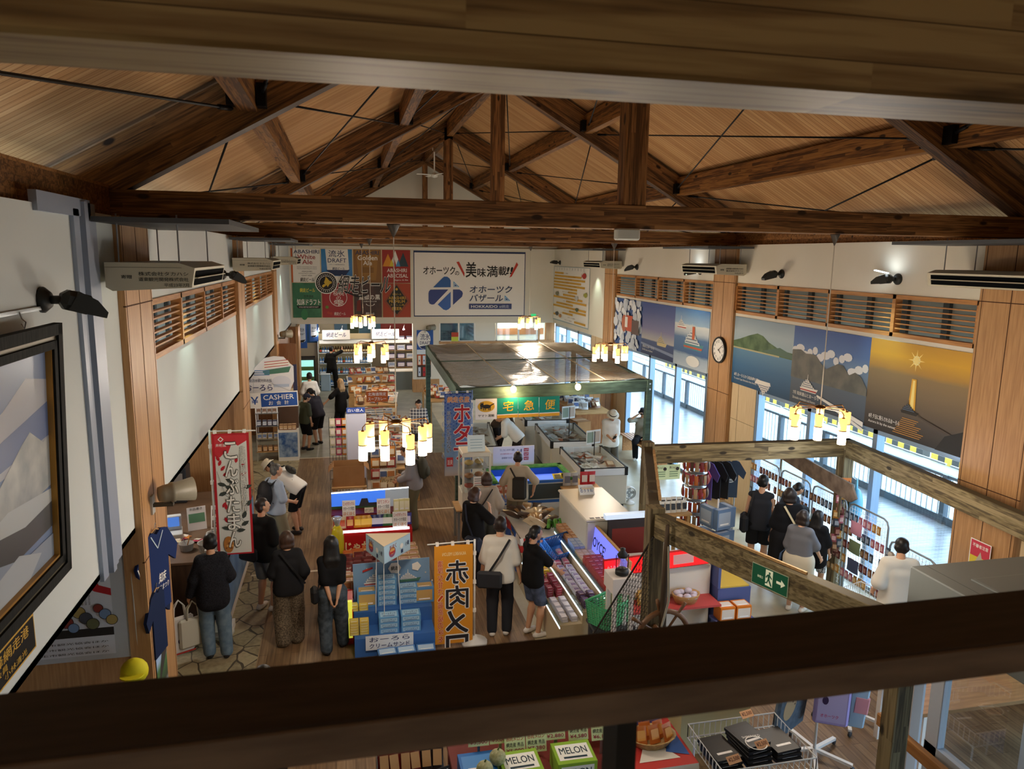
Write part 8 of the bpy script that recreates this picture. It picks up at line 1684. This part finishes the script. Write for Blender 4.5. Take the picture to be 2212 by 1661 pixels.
p = at_z(1562, 1185, .15); t = thing('postcard_spinner', 'white wire postcard spinner with blue grey cards', 'stand', (5.95, 10.7, 0)); b = MB(); b.tube([(0,0,0), (0,0,1.3)], .015, WIRE, 6); [b.tube([(0,0,.03), (.3*math.cos(a), .3*math.sin(a), .01)], .015, WIRE, 6) for a in (0, PI/2, PI, 3*PI/2)]; [b.tube([(q*.19, -.2, z), (q*.19, .2, z)], .006, WIRE, 5) for q in (-1, 1) for z in (.45, .85)]; b.build('stand', t)
PC = Rep(carton('postcard_pack', 'blue grey postcard pack in the white spinner', 'card', 'postcards in the spinner', .3, .1, .34, '6a86ac', 'a8b8cc')); 
for z in (.45, .85):
    for a, x, y in ((0, 0, -.17), (PI/2, .17, 0), (-PI/2, -.17, 0)): PC.put((5.95+x, 10.7+y, z), a+.25)
table('tray_table', 'two tier pale wooden table of paper packets near the timber posts', 4.9, 10.9, 5.6, 11.5, 1.0, M_PALE, shelf=.62)
WP = Rep(pouch('paper_packet', 'white and black paper packet on the upper tier', 'souvenir', 'paper packets on the tray table', .1, .2, .05, 'd0ccc0', '2a2a2c')); row(WP, (4.95, 11.0, 1.0), (5.55, 11.0, 1.0), 6, 0, .01, -.2); row(WP, (4.95, 11.2, 1.0), (5.55, 11.2, 1.0), 6, 0, .01, -.2); BK = Rep(pouch('black_packet', 'black striped packet on the lower tier', 'souvenir', 'black packets on the tray table', .1, .22, .05, '1c1e20', '8a9494')); row(BK, (4.95, 11.0, .642), (5.55, 11.0, .642), 6, 0, .01, -.2)
t = thing('green_notice', 'pair of pale green notices hanging from the far timber beam', 'sign', (0, 0, 0)); a, c = at_y(1416, 1005, PA.y-.09), at_y(1468, 1034, PA.y-.09); b = MB(frame((a.x, PA.y-.09, c.z), (1,0,0), (0,0,1))); w, h = c.x-a.x, a.z-c.z; b.prism([(0,0), (w,0), (w,h), (0,h)], .006, mat('c0d8b4')); b.M = b.M @ T(0,0,.007)
for x in (.0, .5): b.text('黒にんにく', w*(x+.06), h*.74, w*.3, h*.16, INK, .02); b.disc(w*(x+.38), h*.72, w*.07, INK, 12); [b.rect(w*(x+.06), h*(.2+.15*i), w*(x+.4), h*(.26+.15*i), mat('6a8a6c')) for i in range(3)]
b.build('card', t); k = MB(); [k.tube([(a.x+w*q, PA.y-.08, a.z), (a.x+w*q, PA.y-.07, 2.2)], .004, IRON, 5) for q in (.1, .9)]; k.build('string', t)
# sock basket
p = at_z(1885, 1300, .8); t = thing('wire_basket_table', 'white wire basket table of small goods beside the white tee', 'basket', (p.x, p.y, 0), .3)
def wbasket(t, w, d, z, h):
    b = MB()
    for zz in (z, z+h): b.tube([(-w,-d,zz), (w,-d,zz), (w,d,zz), (-w,d,zz)], .008, WIRE, 5, closed=True)
    for i in range(17): x = -w+2*w*i/16; b.box(x-.003, -d-.003, z, x+.003, -d+.003, z+h, WIRE); b.box(x-.003, d-.003, z, x+.003, d+.003, z+h, WIRE); b.box(x-.002, -d, z-.002, x+.002, d, z+.002, WIRE)
    for i in range(12): y = -d+2*d*i/11; b.box(-w-.003, y-.003, z, -w+.003, y+.003, z+h, WIRE); b.box(w-.003, y-.003, z, w+.003, y+.003, z+h, WIRE)
    b.build('basket', t)
    for x in (-w+.05, w-.05):
        for y in (-d+.05, d-.05): k = MB(); k.tube([(x, y, 0), (x, y, z)], .01, WIRE, 6); k.build('leg', t)
wbasket(t, .34, .42, .66, .18); 
for i in range(10): HP[i % 3].put((p.x+random.uniform(-.22, .22), p.y+random.uniform(-.28, .28), .68), random.uniform(0, 3), -1.4, label='small folded item in the white wire basket', group='small goods in the white wire basket')
placard('tilted white sheet of paper on the wire basket', (p.x+.25, p.y-.1, .84), (.5,-.8,0), .32, .3, (), 'e4e6e4'); placard('black price tag on the wire basket', (p.x+.05, p.y-.36, .8), (1,-.3,0), .16, .08, (('¥550', 'f0f0f0'),), '2a2a30')
# warning poster on the right hand column
q = at_x(2098, 1160, 7.93); b = MB(PL('r', 7.93).M); u, v = -q.y, q.z; b.rect(u, v-.47, u+.32, v, PW); b.rect(u+.012, v-.25, u+.308, v-.012, mat('c83a4c')); b.rect(u+.012, v-.45, u+.308, v-.22, mat('e0c83c')); b.flat([(u+.08, v-.34), (u+.25, v-.36), (u+.17, v-.14)], mat('b8b4a0')); b.text('不審者注意', u+.04, v-.1, .24, .05, PW, .02); tag(b.build('warning_poster'), 'red and yellow warning poster on the right hand column', 'poster')

# ---- in front, under the rail: melons, cloth baskets, bag stands
t = table('melon_table', 'table of melon boxes under an orange cloth below the gallery', .85, 5.6, 2.45, 6.5, .6, mat('6a2420', .6))
b = MB(); nx = 16; vs = [(.9+1.6*i/nx, 6.35+.12*j, .62+.14*j+.03*math.sin(i*1.4+j)) for j in range(4) for i in range(nx+1)]; b.add(vs, [(j*(nx+1)+i, j*(nx+1)+i+1, (j+1)*(nx+1)+i+1, (j+1)*(nx+1)+i) for j in range(3) for i in range(nx)], noisy('orange_cloth', 'd8702c', 'e8843c', 3, .45), True); tag(b.build('orange_cloth'), 'shiny orange cloth draped behind the melon price cards', 'cloth')
MB_ = Rep(carton('melon_box', 'white and green melon gift box below the price cards', 'box', 'melon boxes', .36, .3, .2, '8ab43c', 'eef0ec', 'MELON', '1f3a4a')); MB_.put((1.42, 5.72, .601), .02); MB_.put((1.92, 5.75, .601), -.02); BBX = Rep(carton('melon_box', 'bright blue melon tray box with a mountain print at the left of the melon table', 'box', None, .32, .3, .18, '1f6ab8', '4a8ad0')); BBX.put((1.05, 5.8, .601))
for x in (1.08, 1.22): b = MB(); b.ball((0,0,.07), (.075, .075, .07), noisy('melon_skin', '8a8c60', 'b0b088', 40, .6), 14, 8); b.tube([(0,0,.14), (.01,0,.16)], .008, mat('5a6a3c'), 5); o = b.build('melon'); o.location = (x, 5.62 if x < 1.2 else 5.75, .78); tag(o, 'netted melon on the blue tray box', 'melon', 'melons on the tray box')
for i, (x, y, z, pr) in enumerate(((1.0, 6.0, .8, '¥3,500'), (1.2, 6.0, .8, '¥3,000'), (1.32, 5.9, .74, '¥5,000'), (1.52, 5.9, .74, '¥7,380'), (1.72, 5.98, .78, '¥2,880'), (1.94, 5.96, .76, '¥4,580'), (2.16, 5.94, .74, '¥6,180'))):
    placard('melon price card, ' + ('upper left', 'upper row second', 'lower left in front of the white box', 'lower row second', 'third from the right', 'second from the right', 'at the right end')[i], (x, y, z), (1,-.04,0), .19, .17, (('赤肉メロン', 'b8322c'), '網走産 秀品', (pr, '9c2444')), 'd4e0a8', up=(0,.35,1), foot=.14)
for i, (x, n) in enumerate(((1.28, '2玉'), (1.6, '3玉'), (1.82, '1玉'), (2.06, '2玉'), (2.2, '3玉'))): placard('narrow yellow green count card %s above the price cards' % ('first from the left', 'second', 'third', 'fourth', 'fifth')[i], (x, 6.08, .95), (1,0,0), .07, .17, ('', (n, 'b8482c'), ''), 'd8e07c', up=(0,.3,1), foot=.3)
for i in range(3): SN[4].put((1.85+.1*i, 6.2, .75), 0, -.3, label='orange and green pouch leaning on the orange cloth', group='pouches on the orange cloth')
t = thing('squid_snack_box', 'printed bin of dried squid snack packs at the left below the gallery', 'bin', (.48, 5.9, 0)); b = MB(); b.box(-.3, -.22, 0, .28, .24, .76, mat('23242a', .5)); b.M = frame((-.3, -.221, .3), (1,0,0), (0,0,1)); b.rect(.02, .02, .56, .44, mat('d8d4cc')); b.text('おつまみ', .1, .2, .4, .14, NAVY, .04); b.build('bin', t)
SQ = [Rep(pouch('squid_snack', '%s dried squid pack in the printed bin' % n, 'snack', '%s squid packs' % n, .11, .24, .04, c, 'c89a6a', None, None, .25)) for n, c in (('red', '7a2420'), ('black', '2a2022'))]
for i in range(18): SQ[(i*2+i//4) % 2].put((.24+.09*(i % 6), 5.76+.14*(i//6), .77), random.uniform(-.2, .2), -.6)
for i, (x, l) in enumerate(((.2, 'left'), (.42, 'middle'), (.66, 'right'))): placard('black price tag on the squid snack bin, ' + l, (x, 5.66, .78), (1,-.3+.3*i,0), .13, .1, (('¥540', 'f0f0ec'),), '26262a', foot=.02)
t = table('curry_table', 'small table under the festival flag with a wicker tray of curry packs', 2.45, 5.55, 3.0, 6.3, .7, M_PALE); b = MB(); vs = [(x, y, z) for x, y, z in ((2.42,5.5,.705), (3.03,5.5,.705), (3.03,6.3,.705), (2.42,6.3,.705), (2.38,5.42,.1), (3.1,5.42,.1), (3.12,6.3,.1))]
b.add(vs, [(0,1,2,3)], RED); b.add(vs, [(4,5,1,0)], fl); b.add(vs, [(5,6,2,1)], BLUE); b.flat([(2.5,5.6), (2.9,5.6), (2.7,5.95)], fl, None, .708); b.flat([(2.8,5.7), (3.0,5.62), (3.0,6.1)], BLUE, None, .709); tag(b.build('festival_flag'), 'festival flag with red top and white front on the small curry table', 'cloth')
t = thing('wicker_tray', 'oval wicker tray on the small flag covered table', 'basket', (2.72, 5.85, .71)); b = MB(); b.lathe([(.17, 0), (.23, .08), (.24, .085), (.21, .08), (.16, .015), (0, .015)], noisy('wicker', '9a7c4c', 'b89a68', 30, .7), 18, sy=.7); b.build('tray', t)
CU = Rep(pouch('curry_pack', 'orange soup curry pack in the wicker tray', 'food', 'curry packs in the wicker tray', .12, .17, .03, 'c87434', 'e0a04c', None, None, .35)); [CU.put((2.6+.07*i, 5.8+.06*(i % 2), .73), .1*i, -.35) for i in range(5)]; VI = Rep(pouch('noodle_pack', 'violet pack standing behind the wicker tray', 'food', None, .2, .22, .04, '7a6ca8', 'a89cc8')); VI.put((2.62, 6.1, .71), 0, -.1); VI.put((2.82, 6.1, .71), 0, -.1, label='golden brown pack standing behind the wicker tray'); bpy.data.objects[VI.o.name]
p = at_z(1620, 1612, .74); t = thing('wire_basket_table', 'white wire basket table of black shirts in plastic below the gallery', 'basket', (p.x, p.y, 0), 0); wbasket(t, .46, .34, .66, .14)
TS = Rep(carton('packed_shirt', 'black shirt folded in shiny plastic in the wire basket', 'shirt', 'packed black shirts', .26, .34, .03, '141416', '1c1c20')); 
for x in (-.3, 0, .3): [TS.put((p.x+x, p.y-.02+.02*k, .665+.032*k), .05*k) for k in range(3 if x else 5)]
PS = MB(frame((p.x-.11, p.y-.2, .83), (1,0,0), (0,1,0))); PS.ring(.12, .12, .09, .1, PW); PS.text('SHIRETOKO', .03, .2, .18, .03, PW); tag(PS.build('shirt_print'), 'white ring print on the top black shirt', 'print')
for i, (dx, dy, l) in enumerate(((-.38, -.3, 'left corner'), (-.02, -.16, 'middle'), (.08, .28, 'back'))): placard('orange price card on the black shirts, ' + l, (p.x+dx, p.y+dy, .82), (1,.2,0), .14, .07, (('¥2,500', '5a2a1c'),), 'e0a878', up=(0,.8,.6))
placard('blue card with white print clipped to the wire basket front', (p.x, p.y-.36, .56), (1,.15,0), .18, .17, (('知床', 'ffffff'), ('オリジナル', 'ffffff')), '2f6cb0')
def bagstand(loc, label, items):
    t = thing('bag_stand', label, 'stand', loc, .4); b = MB(); b.tube([(0,0,.1), (0,0,1.25)], .016, WIRE, 8); b.tube([(-.3,0,1.2), (.3,0,1.2)], .012, WIRE, 6); b.build('pole', t)
    for i in range(5): a = 2*PI*i/5; b = MB(); b.beam((0,0,.1), (.38*math.cos(a), .38*math.sin(a), .07), .04, .03, WIRE); b.build('leg', t); c = MB(); c.lathe([(0,-.012), (.03,-.01), (.03,.01), (0,.012)], DGREY, 10, T(.38*math.cos(a), .38*math.sin(a), .03) @ RX(PI/2)); c.build('caster', t)
bagstand((4.75, 6.2, 0), 'white caster stand hung with tote bags near the dark timber post', ()); bagstand((5.55, 6.75, 0), 'second white caster stand by the lobby corner', ())
def tote(label, loc, rz, col, col2=None, w=.4, h=.42, tilt=.25, mark=None):
    t = thing('tote_bag', label, 'bag', loc, rz); t.rotation_euler.x = tilt; m = cloth(col, col2, 20) if col2 else mat(col, .6); b = MB(); b.box(-w/2, -.03, -h, w/2, .03, 0, m, .025); b.build('body', t)
    k = MB(); [k.tube([(-w*.22, y, -.01), (-w*.18, y, .14), (0, 0, .22), (w*.18, y, .14), (w*.22, y, -.01)], .01, m, 6) for y in (-.025, .025)]; k.build('handle', t)
    if mark: q = MB(frame((-w/2, -.032, -h), (1,0,0), (0,0,1))); mark(q, w, h); q.build('print', t)
    return t
tote('grey blue tote bag with a round cream animal face print', (4.35, 6.05, 1.0), .5, '5a6a7a', '6c7a88', .62, .58, .1, lambda q, w, h: (q.disc(w*.35, h*.62, w*.2, mat('c8ac84'), 18, h*.26), q.disc(w*.42, h*.7, .012, INK, 8), q.disc(w*.5, h*.62, .012, INK, 8)))
for i in range(4): tote('violet folding bag hanging in a row, %s' % ('nearest', 'second', 'third', 'farthest')[i], (4.72+.05*i, 5.95+.05*i, 1.02), -.5, 'a89cd8' if i == 0 else '3c2c54', None, .34, .5, .1, (lambda q, w, h: (q.rect(w*.1, h*.1, w*.9, h*.9, mat('bcb4e4')), q.text('オホーツク', w*.2, h*.2, w*.5, h*.08, mat('c8508c'), .02), q.disc(w*.3, h*.6, .03, mat('3c2c54'), 10, .05))) if i == 0 else None)
b = MB(); b.box(-.13, -.02, -.6, .13, .02, .0, mat('a8c4dc', .85), .018); b.box(-.0, -.024, -.42, .14, .024, -.22, mat('e09ca8', .85), .01); o = b.build('towel'); o.location = (5.0, 5.95, 1.05); o.rotation_euler = (.1, .05, -.5); tag(o, 'light blue towel with a pink end beside the violet bags', 'towel')
shirt('hanging_garment', 'black garment hanging at the left of the wire basket', (3.0, 6.35, 1.3), 0, BLACK, .5, .62); t = thing('coat_stand', 'cream post stand behind the black garment', 'stand', (3.0, 6.42, 0)); b = MB(); b.box(-.05, 0, 0, .03, .06, 1.35, mat('c8bc94')); b.build('post', t); b = MB(); b.tube([(0, .03, 1.32), (0, -.08, 1.32)], .01, STEEL, 6); b.build('arm', t)
c = counter('cream_shelf_unit', 'cream shelf unit of small blue boxes behind the wire basket', 3.35, 6.5, 4.15, 6.9, .95, mat('c0b488'), mat('c8c4bc'), .03); NB = Rep(carton('navy_box', 'small navy box on the cream shelf unit', 'box', 'navy boxes on the cream shelf', .09, .09, .08, '24386c')); grid(NB, 3.75, 6.5, 4.0, 6.7, .951, 3, 2); carton('badge_card', 'white card with a round badge print on the cream shelf unit', 'card', None, .16, .03, .15, 'e0e4e8', '4a80b8').location = (4.05, 6.55, .951); row(Rep(pouch('clear_pack', 'clear silver pack on the cream shelf unit', 'souvenir', 'clear packs on the cream shelf', .1, .16, .03, 'a8acb4', 'd0d4d8', None, None, .2)), (3.4, 6.6, .951), (3.72, 6.6, .951), 4, 0, .02, -1.2)

# ---- left counter: goods, jersey, posters, cap
b = MB(frame((0,0,0), (1,0,0), (0,0,1)) @ T(0,0,0)); 
for i, (x, a, l) in enumerate(((-2.42, .35, 'left'), (-2.1, -.12, 'middle'), (-1.86, .35, 'right'))):
    b = MB(frame((x, 11.6+(.06 if i == 1 else .0), .985), (1, a, 0), (0, .15, 1))); b.prism([(0,0), (.27,0), (.27,.36), (0,.36)], .006, mat('e4e6e6')); b.lay = .008; b.rect(.02, .02 if i == 1 else .12, .25, .3 if i == 1 else .26, mat(('5a8a6c', '5c3c30', '8a9c94')[i])); [b.rect(.04, .06+.05*k, .23, .075+.05*k, mat('c8a88a')) for k in range(4 if i == 1 else 0)]; b.text('お品書き', .04, .31, .18, .04, INK, .01); tag(b.build('menu_board'), 'folding menu board on the kitchen counter, %s leaf' % l, 'menu')
for i, (x, y, w, h, l) in enumerate(((-2.3, 10.85, .2, .1, 'left'), (-2.0, 10.75, .26, .13, 'middle'), (-1.95, 11.05, .22, .16, 'back'))):
    t = thing('plastic_tub', 'clear plastic tub of utensils on the kitchen counter, ' + l, 'tub', (x, y, .981)); b = MB(); b.lathe([(w*.42, 0), (w*.5, h), (w*.53, h), (w*.53, h+.008), (w*.47, h), (w*.4, .008), (0, .008)], mat('c4c6c4', .25, alpha=.75), 14); b.build('tub', t); k = MB(); k.tube([(0,0,.02), (.05,.02,h+.1)], .008, M_CARD, 6); k.tube([(.03,-.03,.02), (-.03,-.05,h+.08)], .006, STEEL, 5); k.build('utensil', t)
t = thing('pump_bottle', 'white pump bottle at the front edge of the kitchen counter', 'bottle', (-1.95, 10.5, .981)); b = MB(); b.box(-.045, -.035, 0, .045, .035, .13, WHITE, .015); b.rect(0,0,0,0,WHITE) if 0 else None; b.build('body', t); b = MB(); b.tube([(0,0,.13), (0,0,.2), (-.05,-.02,.2)], .009, WHITE, 6); b.build('pump', t)
t = thing('cash_register', 'pale grey cash register at the left end of the kitchen counter', 'register', (-2.62, 11.4, .981), .2); b = MB(); b.box(-.16, -.18, 0, .16, .18, .1, mat('c4c8c8', .4), .01); b.box(-.15, .02, .1, .15, .12, .32, mat('b8c0c4', .4), .01); b.build('body', t); b = MB(); b.box(-.12, .01, .16, .12, .019, .3, mat('4a78c8', .3, 0, .6)); b.build('screen', t)
for x, h, l in ((-2.9, .62, 'tall black coffee machine on the back counter of the kitchen'), (-3.35, .5, 'second black kitchen machine on the back counter')):
    t = thing('kitchen_machine', l, 'machine', (x, 13.2, .981)); b = MB(); b.box(-.2, -.2, 0, .2, .2, h, mat('22252a', .35), .02); b.build('body', t); b = MB(); b.box(-.15, -.21, h*.55, .15, -.2, h*.85, STEEL); [b.lathe([(.02,0), (.02,.015)], WHITE, 8, T(-.1+.1*i, -.21, h*.9) @ RX(PI/2)) for i in range(3)]; b.build('front_panel', t)
for i in range(9): HP[i % 3].put((-2.5+.08*i, 11.15+.1*(i % 3), .985), i*.7, -1.4, label='small item scattered on the kitchen counter', group='scattered items on the kitchen counter')
JM = lambda k, w, h: (k.text('知床', -.02, h*.34, .12, .1, PW, .02, slant=.2), k.text('流氷まつり', -.06, h*.24, .2, .06, PW, .01, slant=.2), k.line([(-.1, h*.96), (0, h*.78), (.1, h*.96)], .012, mat('b8ccdc')), k.line([(-w*.54, h*.68), (-w*.46, h*.52)], .012, PW))
shirt('hung_jersey', 'navy jersey with white lettering hung on the near left column', (-1.84, 7.38, 2.6), 1.25, cloth('1f2f5c'), .62, .82, JM); shirt('hung_jersey', 'second navy shirt hanging below the lettered jersey', (-1.845, 7.3, 2.02), 1.4, cloth('1a2644'), .5, .66)
b = MB(PL('l', XL+.069).M); b.rect(7.18, .85, 7.58, 1.72, grad('sky_poster', [(0, 'd8dce0'), (.12, '3a4438'), (.35, '4a7a4a'), (.45, 'a8c4e4'), (1, '2a5ab0')], .85, 1.72)); b.flat([(7.2,.95), (7.4,1.3), (7.58,1.35), (7.58,1.2)], mat('3a3634')); b.text('知床', 7.42, 1.35, .06, .2, PW); tag(b.build('sky_poster'), 'blue sky and railway poster on the near left column', 'poster')
P7 = PL('y', 7.105); b = MB(P7.M); x0, x1, z0, z1 = -3.0, -2.05, 1.42, 2.6; b.prism([(x0,z0), (x1,z0), (x1,z1), (x0,z1)], .012, mat('c0c4c8', .3)); b.M = P7.M @ T(0,0,.0125); b.rect(x0+.05, z0+.05, x1-.13, z1-.03, mat('dcdfe6', .35)); r_ = mat('b8242c')
b.flat([(-2.3,2.55), (-2.24,2.6), (-2.32,2.3), (-2.28,2.16), (-2.18,2.12), (-2.18,2.05), (-2.32,2.1), (-2.4,2.16), (-2.5,2.1), (-2.5,1.98), (-2.55,2.12), (-2.52,2.28), (-2.4,2.4)], r_); b.disc(-2.45, 2.26, .09, INK, 18, .06); b.disc(-2.45, 2.26, .075, mat('dcdfe6'), 18, .05); b.disc(-2.47, 2.25, .025, r_); b.rect(x0+.05, 1.66, x1-.13, 1.74, mat('2a2624'))
rng = random.Random(2)
for i in range(14): x, y, r = -2.9+.055*i, 1.76+.03*((i*5) % 7), .035+.03*rng.random(); b.disc(x, y, r, mat(('6a6c4a', '8a3c34', '7a94b8', 'b09a5c', '4a4e58')[i % 5])); b.ring(x, y, r, r+.005, INK)
for i in range(3): b.text('網走市観光協会ほか', x0+.12, 1.6-.05*i, .65, .022, INK)
[b.vtext('縄文流氷世界', -2.46+.03*i, 1.98, .018, .1, INK) for i in range(4)]; tag(b.build('framed_poster'), 'framed white poster with a red eye motif and round photos at the lower left', 'poster')
b = MB(); b.tube([(-2.0, 7.09, 2.6), (-1.99, 7.08, 1.9), (-1.985, 7.09, 1.2)], .006, mat('d0ccc0'), 5); tag(b.build('wall_cable'), 'thin white cable running down beside the framed poster', 'cable')
t = table('leaflet_table', 'leaflet table against the lower left wall', -3.2, 6.5, -2.1, 7.05, .95, mat('d8dce4', .5)); b = MB(); b.ball((0,0,.0), (.12, .1, .12), mat('d8cc1c', .7), 14, 8); b.prism([(.1*math.cos(a), -.08-.09*math.sin(a)) for a in np.linspace(0, PI, 9)], .01, mat('d8cc1c', .7)); o = b.build('school_hat'); p = at_y(290, 1445, 6.75); o.location = (p.x, 6.75, p.z-.02); tag(o, 'yellow school hat on a stand at the lower left', 'cap'); k = thing('hat_stand', 'short stand holding up the yellow hat', 'stand', (p.x, 6.75, 0)); b = MB(); b.tube([(0,0,0), (0,0,p.z-.05)], .02, M_DKW, 6); b.build('post', k)
row(Rep(carton('leaflet_stack', 'stack of blue and red printed leaflets on the leaflet table', 'paper', 'leaflet stacks', .2, .28, .03, 'e4e6ea', '5a7ab4')), (-3.1, 6.8, .951), (-2.3, 6.8, .951), 3)
# ---- cash corner
t = thing('snack_shelf', 'black and white wire shelf of small sweets under the cashier sign', 'shelf', (-1.98, 19.3, 0)); b = MB(); [b.tube([(x, y, 0), (x, y, 1.75)], .012, WIRE, 6) for x in (-.26, .26) for y in (-.2, .2)]; b.build('frame', t)
KC = [Rep(carton('sweet_box', '%s sweet box on the wire shelf by the cashier' % n, 'box', '%s sweet boxes by the cashier' % n, .11, .14, .14, c, l)) for n, c, l in (('white', 'dcdcdc', '8a6c5c'), ('navy', '23284a', 'c8ccd8'), ('cream', 'd0bc94', '7a8ab0'), ('brown', '8a5c3a', 'd8b488'))]
for j in range(5):
    z = .25+.33*j; b = MB(); b.box(-.28, -.22, z-.02, .28, .2, z, STEEL if j else M_PALE); b.build('tier', t); row(KC[(j*3+3) % 4], (-2.24, 19.17, z), (-1.72, 19.17, z), 4)
t = thing('candy_stand', 'brown candy stand with a blue drift ice picture front by the cashier', 'stand', (-1.47, 19.25, 0)); b = MB(); b.box(-.26, -.22, 0, .24, .25, .8, PW); b.M = frame((-.26, -.221, 0), (1,0,0), (0,0,1)); b.rect(.02, .1, .48, .74, noisy('ice_photo', '2f5c9c', '9fb8d4', 7, .5)); b.build('body', t); b = MB(); b.box(-.26, 0, .8, .24, .25, 1.65, mat('5a4232')); b.build('back_case', t); row(KC[3], (-1.68, 19.12, .801), (-1.28, 19.12, .801), 4, label='sweet box on the brown candy stand', group='boxes on the candy stand'); row(SN[4], (-1.7, 19.35, 1.651), (-1.26, 19.35, 1.651), 4, label='brown snack bag on top of the candy stand', group='bags on the candy stand')

# ---- bags people carry
def at(k, *p): return J[k]['M'] @ Vector(p)
def hang_bag(k, s, label, col, w, h, dz=0, ox=0, mark=None, rz=0):
    q = J[k]['arms'][s][2]; p = J[k]['M'] @ Vector((q[0]+ox, q[1], q[2]-.3+dz)); tote(label, p, J[k]['o'].rotation_euler.z+rz, col, None, w, h, 0, mark)
hang_bag('jeans', 0, 'cream canvas tote bag held in the left hand of the checked jacket', 'c8c4b4', .36, .4, .0, .02, None, .3); hang_bag('jeans', 0, 'white and red printed shopping bag held beside the canvas tote', 'd0ccc8', .34, .5, .04, -.14, lambda q, w, h: (q.rect(0, 0, w, .02, RED), q.rect(0, 0, .02, h, RED), q.disc(w*.5, h*.35, .04, mat('3a2c5c'))), .3)
def pack(k, label, col, sc=1.0, slant=0.0):
    j = J[k]; S = j['S']; c = j['tp'](0, -.2, 1.22); t = thing('backpack', label, 'backpack', j['M'] @ Vector(c), j['o'].rotation_euler.z); m = noisy('pack_'+col, col, '3a3a30' if col != '151517' else '222226', 8, .7); R4 = Matrix(j['Rt'].tolist()).to_4x4() @ RY(slant)
    b = MB(R4); b.ball((0,0,0), (.15*sc, .11*sc, .24*sc), m, 16, 10); b.build('body', t); b = MB(R4); b.ball((0,-.08*sc,-.07*sc), (.11*sc, .06*sc, .12*sc), m, 12, 8); b.build('pocket', t)
    b = MB(R4)
    for q in (-1, 1): b.tube([(q*.09, .06, .16), (q*.1, .16, .22), (q*.11, .3, .1), (q*.11, .28, -.1), (q*.1, .08, -.16)], .018, m, 6)
    b.build('strap', t)
pack('old', 'black backpack on the grey haired pale blue shirt', '151517'); pack('pack', 'olive backpack on the grey shirt and khaki trousers', '3c3c2e', .95); pack('bent', 'flat black crossbody bag on the bending white tee', '1a1a1c', .5)
def sling(k, label, col, a, c, bag=None, scol=None, w=.03):
    j = J[k]; pts = [j['tp'](*a), j['tp']((a[0]+c[0])/2, min(a[1], c[1])-.02, (a[2]+c[2])/2), j['tp'](*c)]; m = mat(scol or col, .7); strap(j, [Vector(p) for p in pts], w, m, 'shoulder_bag', label, 'bag', None if not bag else (tuple(j['M'].to_3x3() @ Vector(j['tp'](*bag[0]))) if 0 else tuple(j['tp'](*bag[0])), bag[1], mat(col, .7), bag[2]))
sling('beige', 'dark sling bag across the back of the beige tee', '2c2822', (-.14, -.1, 1.44), (.1, -.17, 1.05), ((.04, -.2, 1.08), (.26, .12, .42), .0)); sling('brownw', 'thin dark strap across the back of the cream top', '2a2624', (.1, -.12, 1.44), (-.2, -.16, 1.0), None, None, .02)
sling('sling', 'black strap with a dark pouch on the white tee', '24262c', (.14, -.1, 1.45), (-.14, -.17, .98), ((-.12, -.19, .9), (.34, .08, .24), .0), '161618'); sling('hand', 'navy strap with a dark bag on the raised hand person', '232a3a', (-.08, -.12, 1.44), (.14, -.18, .95), ((.16, -.18, .82), (.3, .12, .24), .2)); sling('tee', 'black waist bag on the black tee', '101012', (-.14, -.1, 1.44), (-.12, -.16, 1.0), ((-.1, -.2, .93), (.32, .12, .2), 0)); sling('brown', 'thin black strap across the dark grey jacket', '0c0c0e', (-.1, -.13, 1.46), (.22, -.16, .98), None, None, .025)
sling('tank', 'black cross body bag hanging behind the tank top', '17171a', (-.12, -.1, 1.45), (-.2, -.14, 1.0), ((-.24, -.1, .92), (.14, .3, .3), 0), None, .03); sling('dress', 'cream shoulder strap and pouch on the long black dress', 'c8b894', (-.1, -.13, 1.46), (.2, -.2, .95), ((.22, -.16, .85), (.24, .1, .26), .3)); sling('crop', 'small black camera bag at the hip of the cropped tee', '121214', (-.13, -.05, 1.43), (-.2, -.06, .98), ((-.24, 0, .9), (.1, .2, .2), 0), None, .015); sling('girl', 'white and black backpack straps on the black tee by the chocolates', 'd0ccc4', (.12, .13, 1.36), (.14, .14, 1.12), None, None, .035)
hang_bag('grey', 0, 'denim blue tote on the arm of the grey knit', '4a6488', .34, .34, .2, -.02)
b = MB(); b.box(-.04, -.006, -.07, .04, .006, .07, BLACK, .004); o = b.build('smartphone'); q = J['hat']['arms'][0][2]; o.location = J['hat']['M'] @ Vector((0, q[1]+.1, q[2]+.03)); o.rotation_euler = (-.7, 0, PI); tag(o, 'black phone held by the straw hat person', 'phone')
t = thing('floor_fan', 'small white circulator fan on the floor by the freezer', 'fan', (5.87, 14.35, 0)); b = MB(); b.lathe([(.12, 0), (.12, .03), (.04, .06), (.03, .12)], WHITE, 14); b.build('base', t); A_ = T(0, 0, .24) @ RX(PI/2); b = MB(A_); b.lathe([(.13, -.06), (.15, 0), (.13, .06)], mat('d0d2d0', .4), 16, caps=False); [b.tube([(r*math.cos(2*PI*i/16), r*math.sin(2*PI*i/16), .05) for i in range(16)], .004, mat('9a9c9c'), 4, closed=True) for r in (.04, .08, .12)]; b.build('cage', t); b = MB(A_); [b.box(.01, -.03, -.006, .11, .03, .004, mat('b8bcbc'), 0, RZ(PI/2*i)) for i in range(4)]; b.build('blade', t)
point('corner_light', (6.6, 9.2, 2.3), 'eaf2ff', 14, .1)
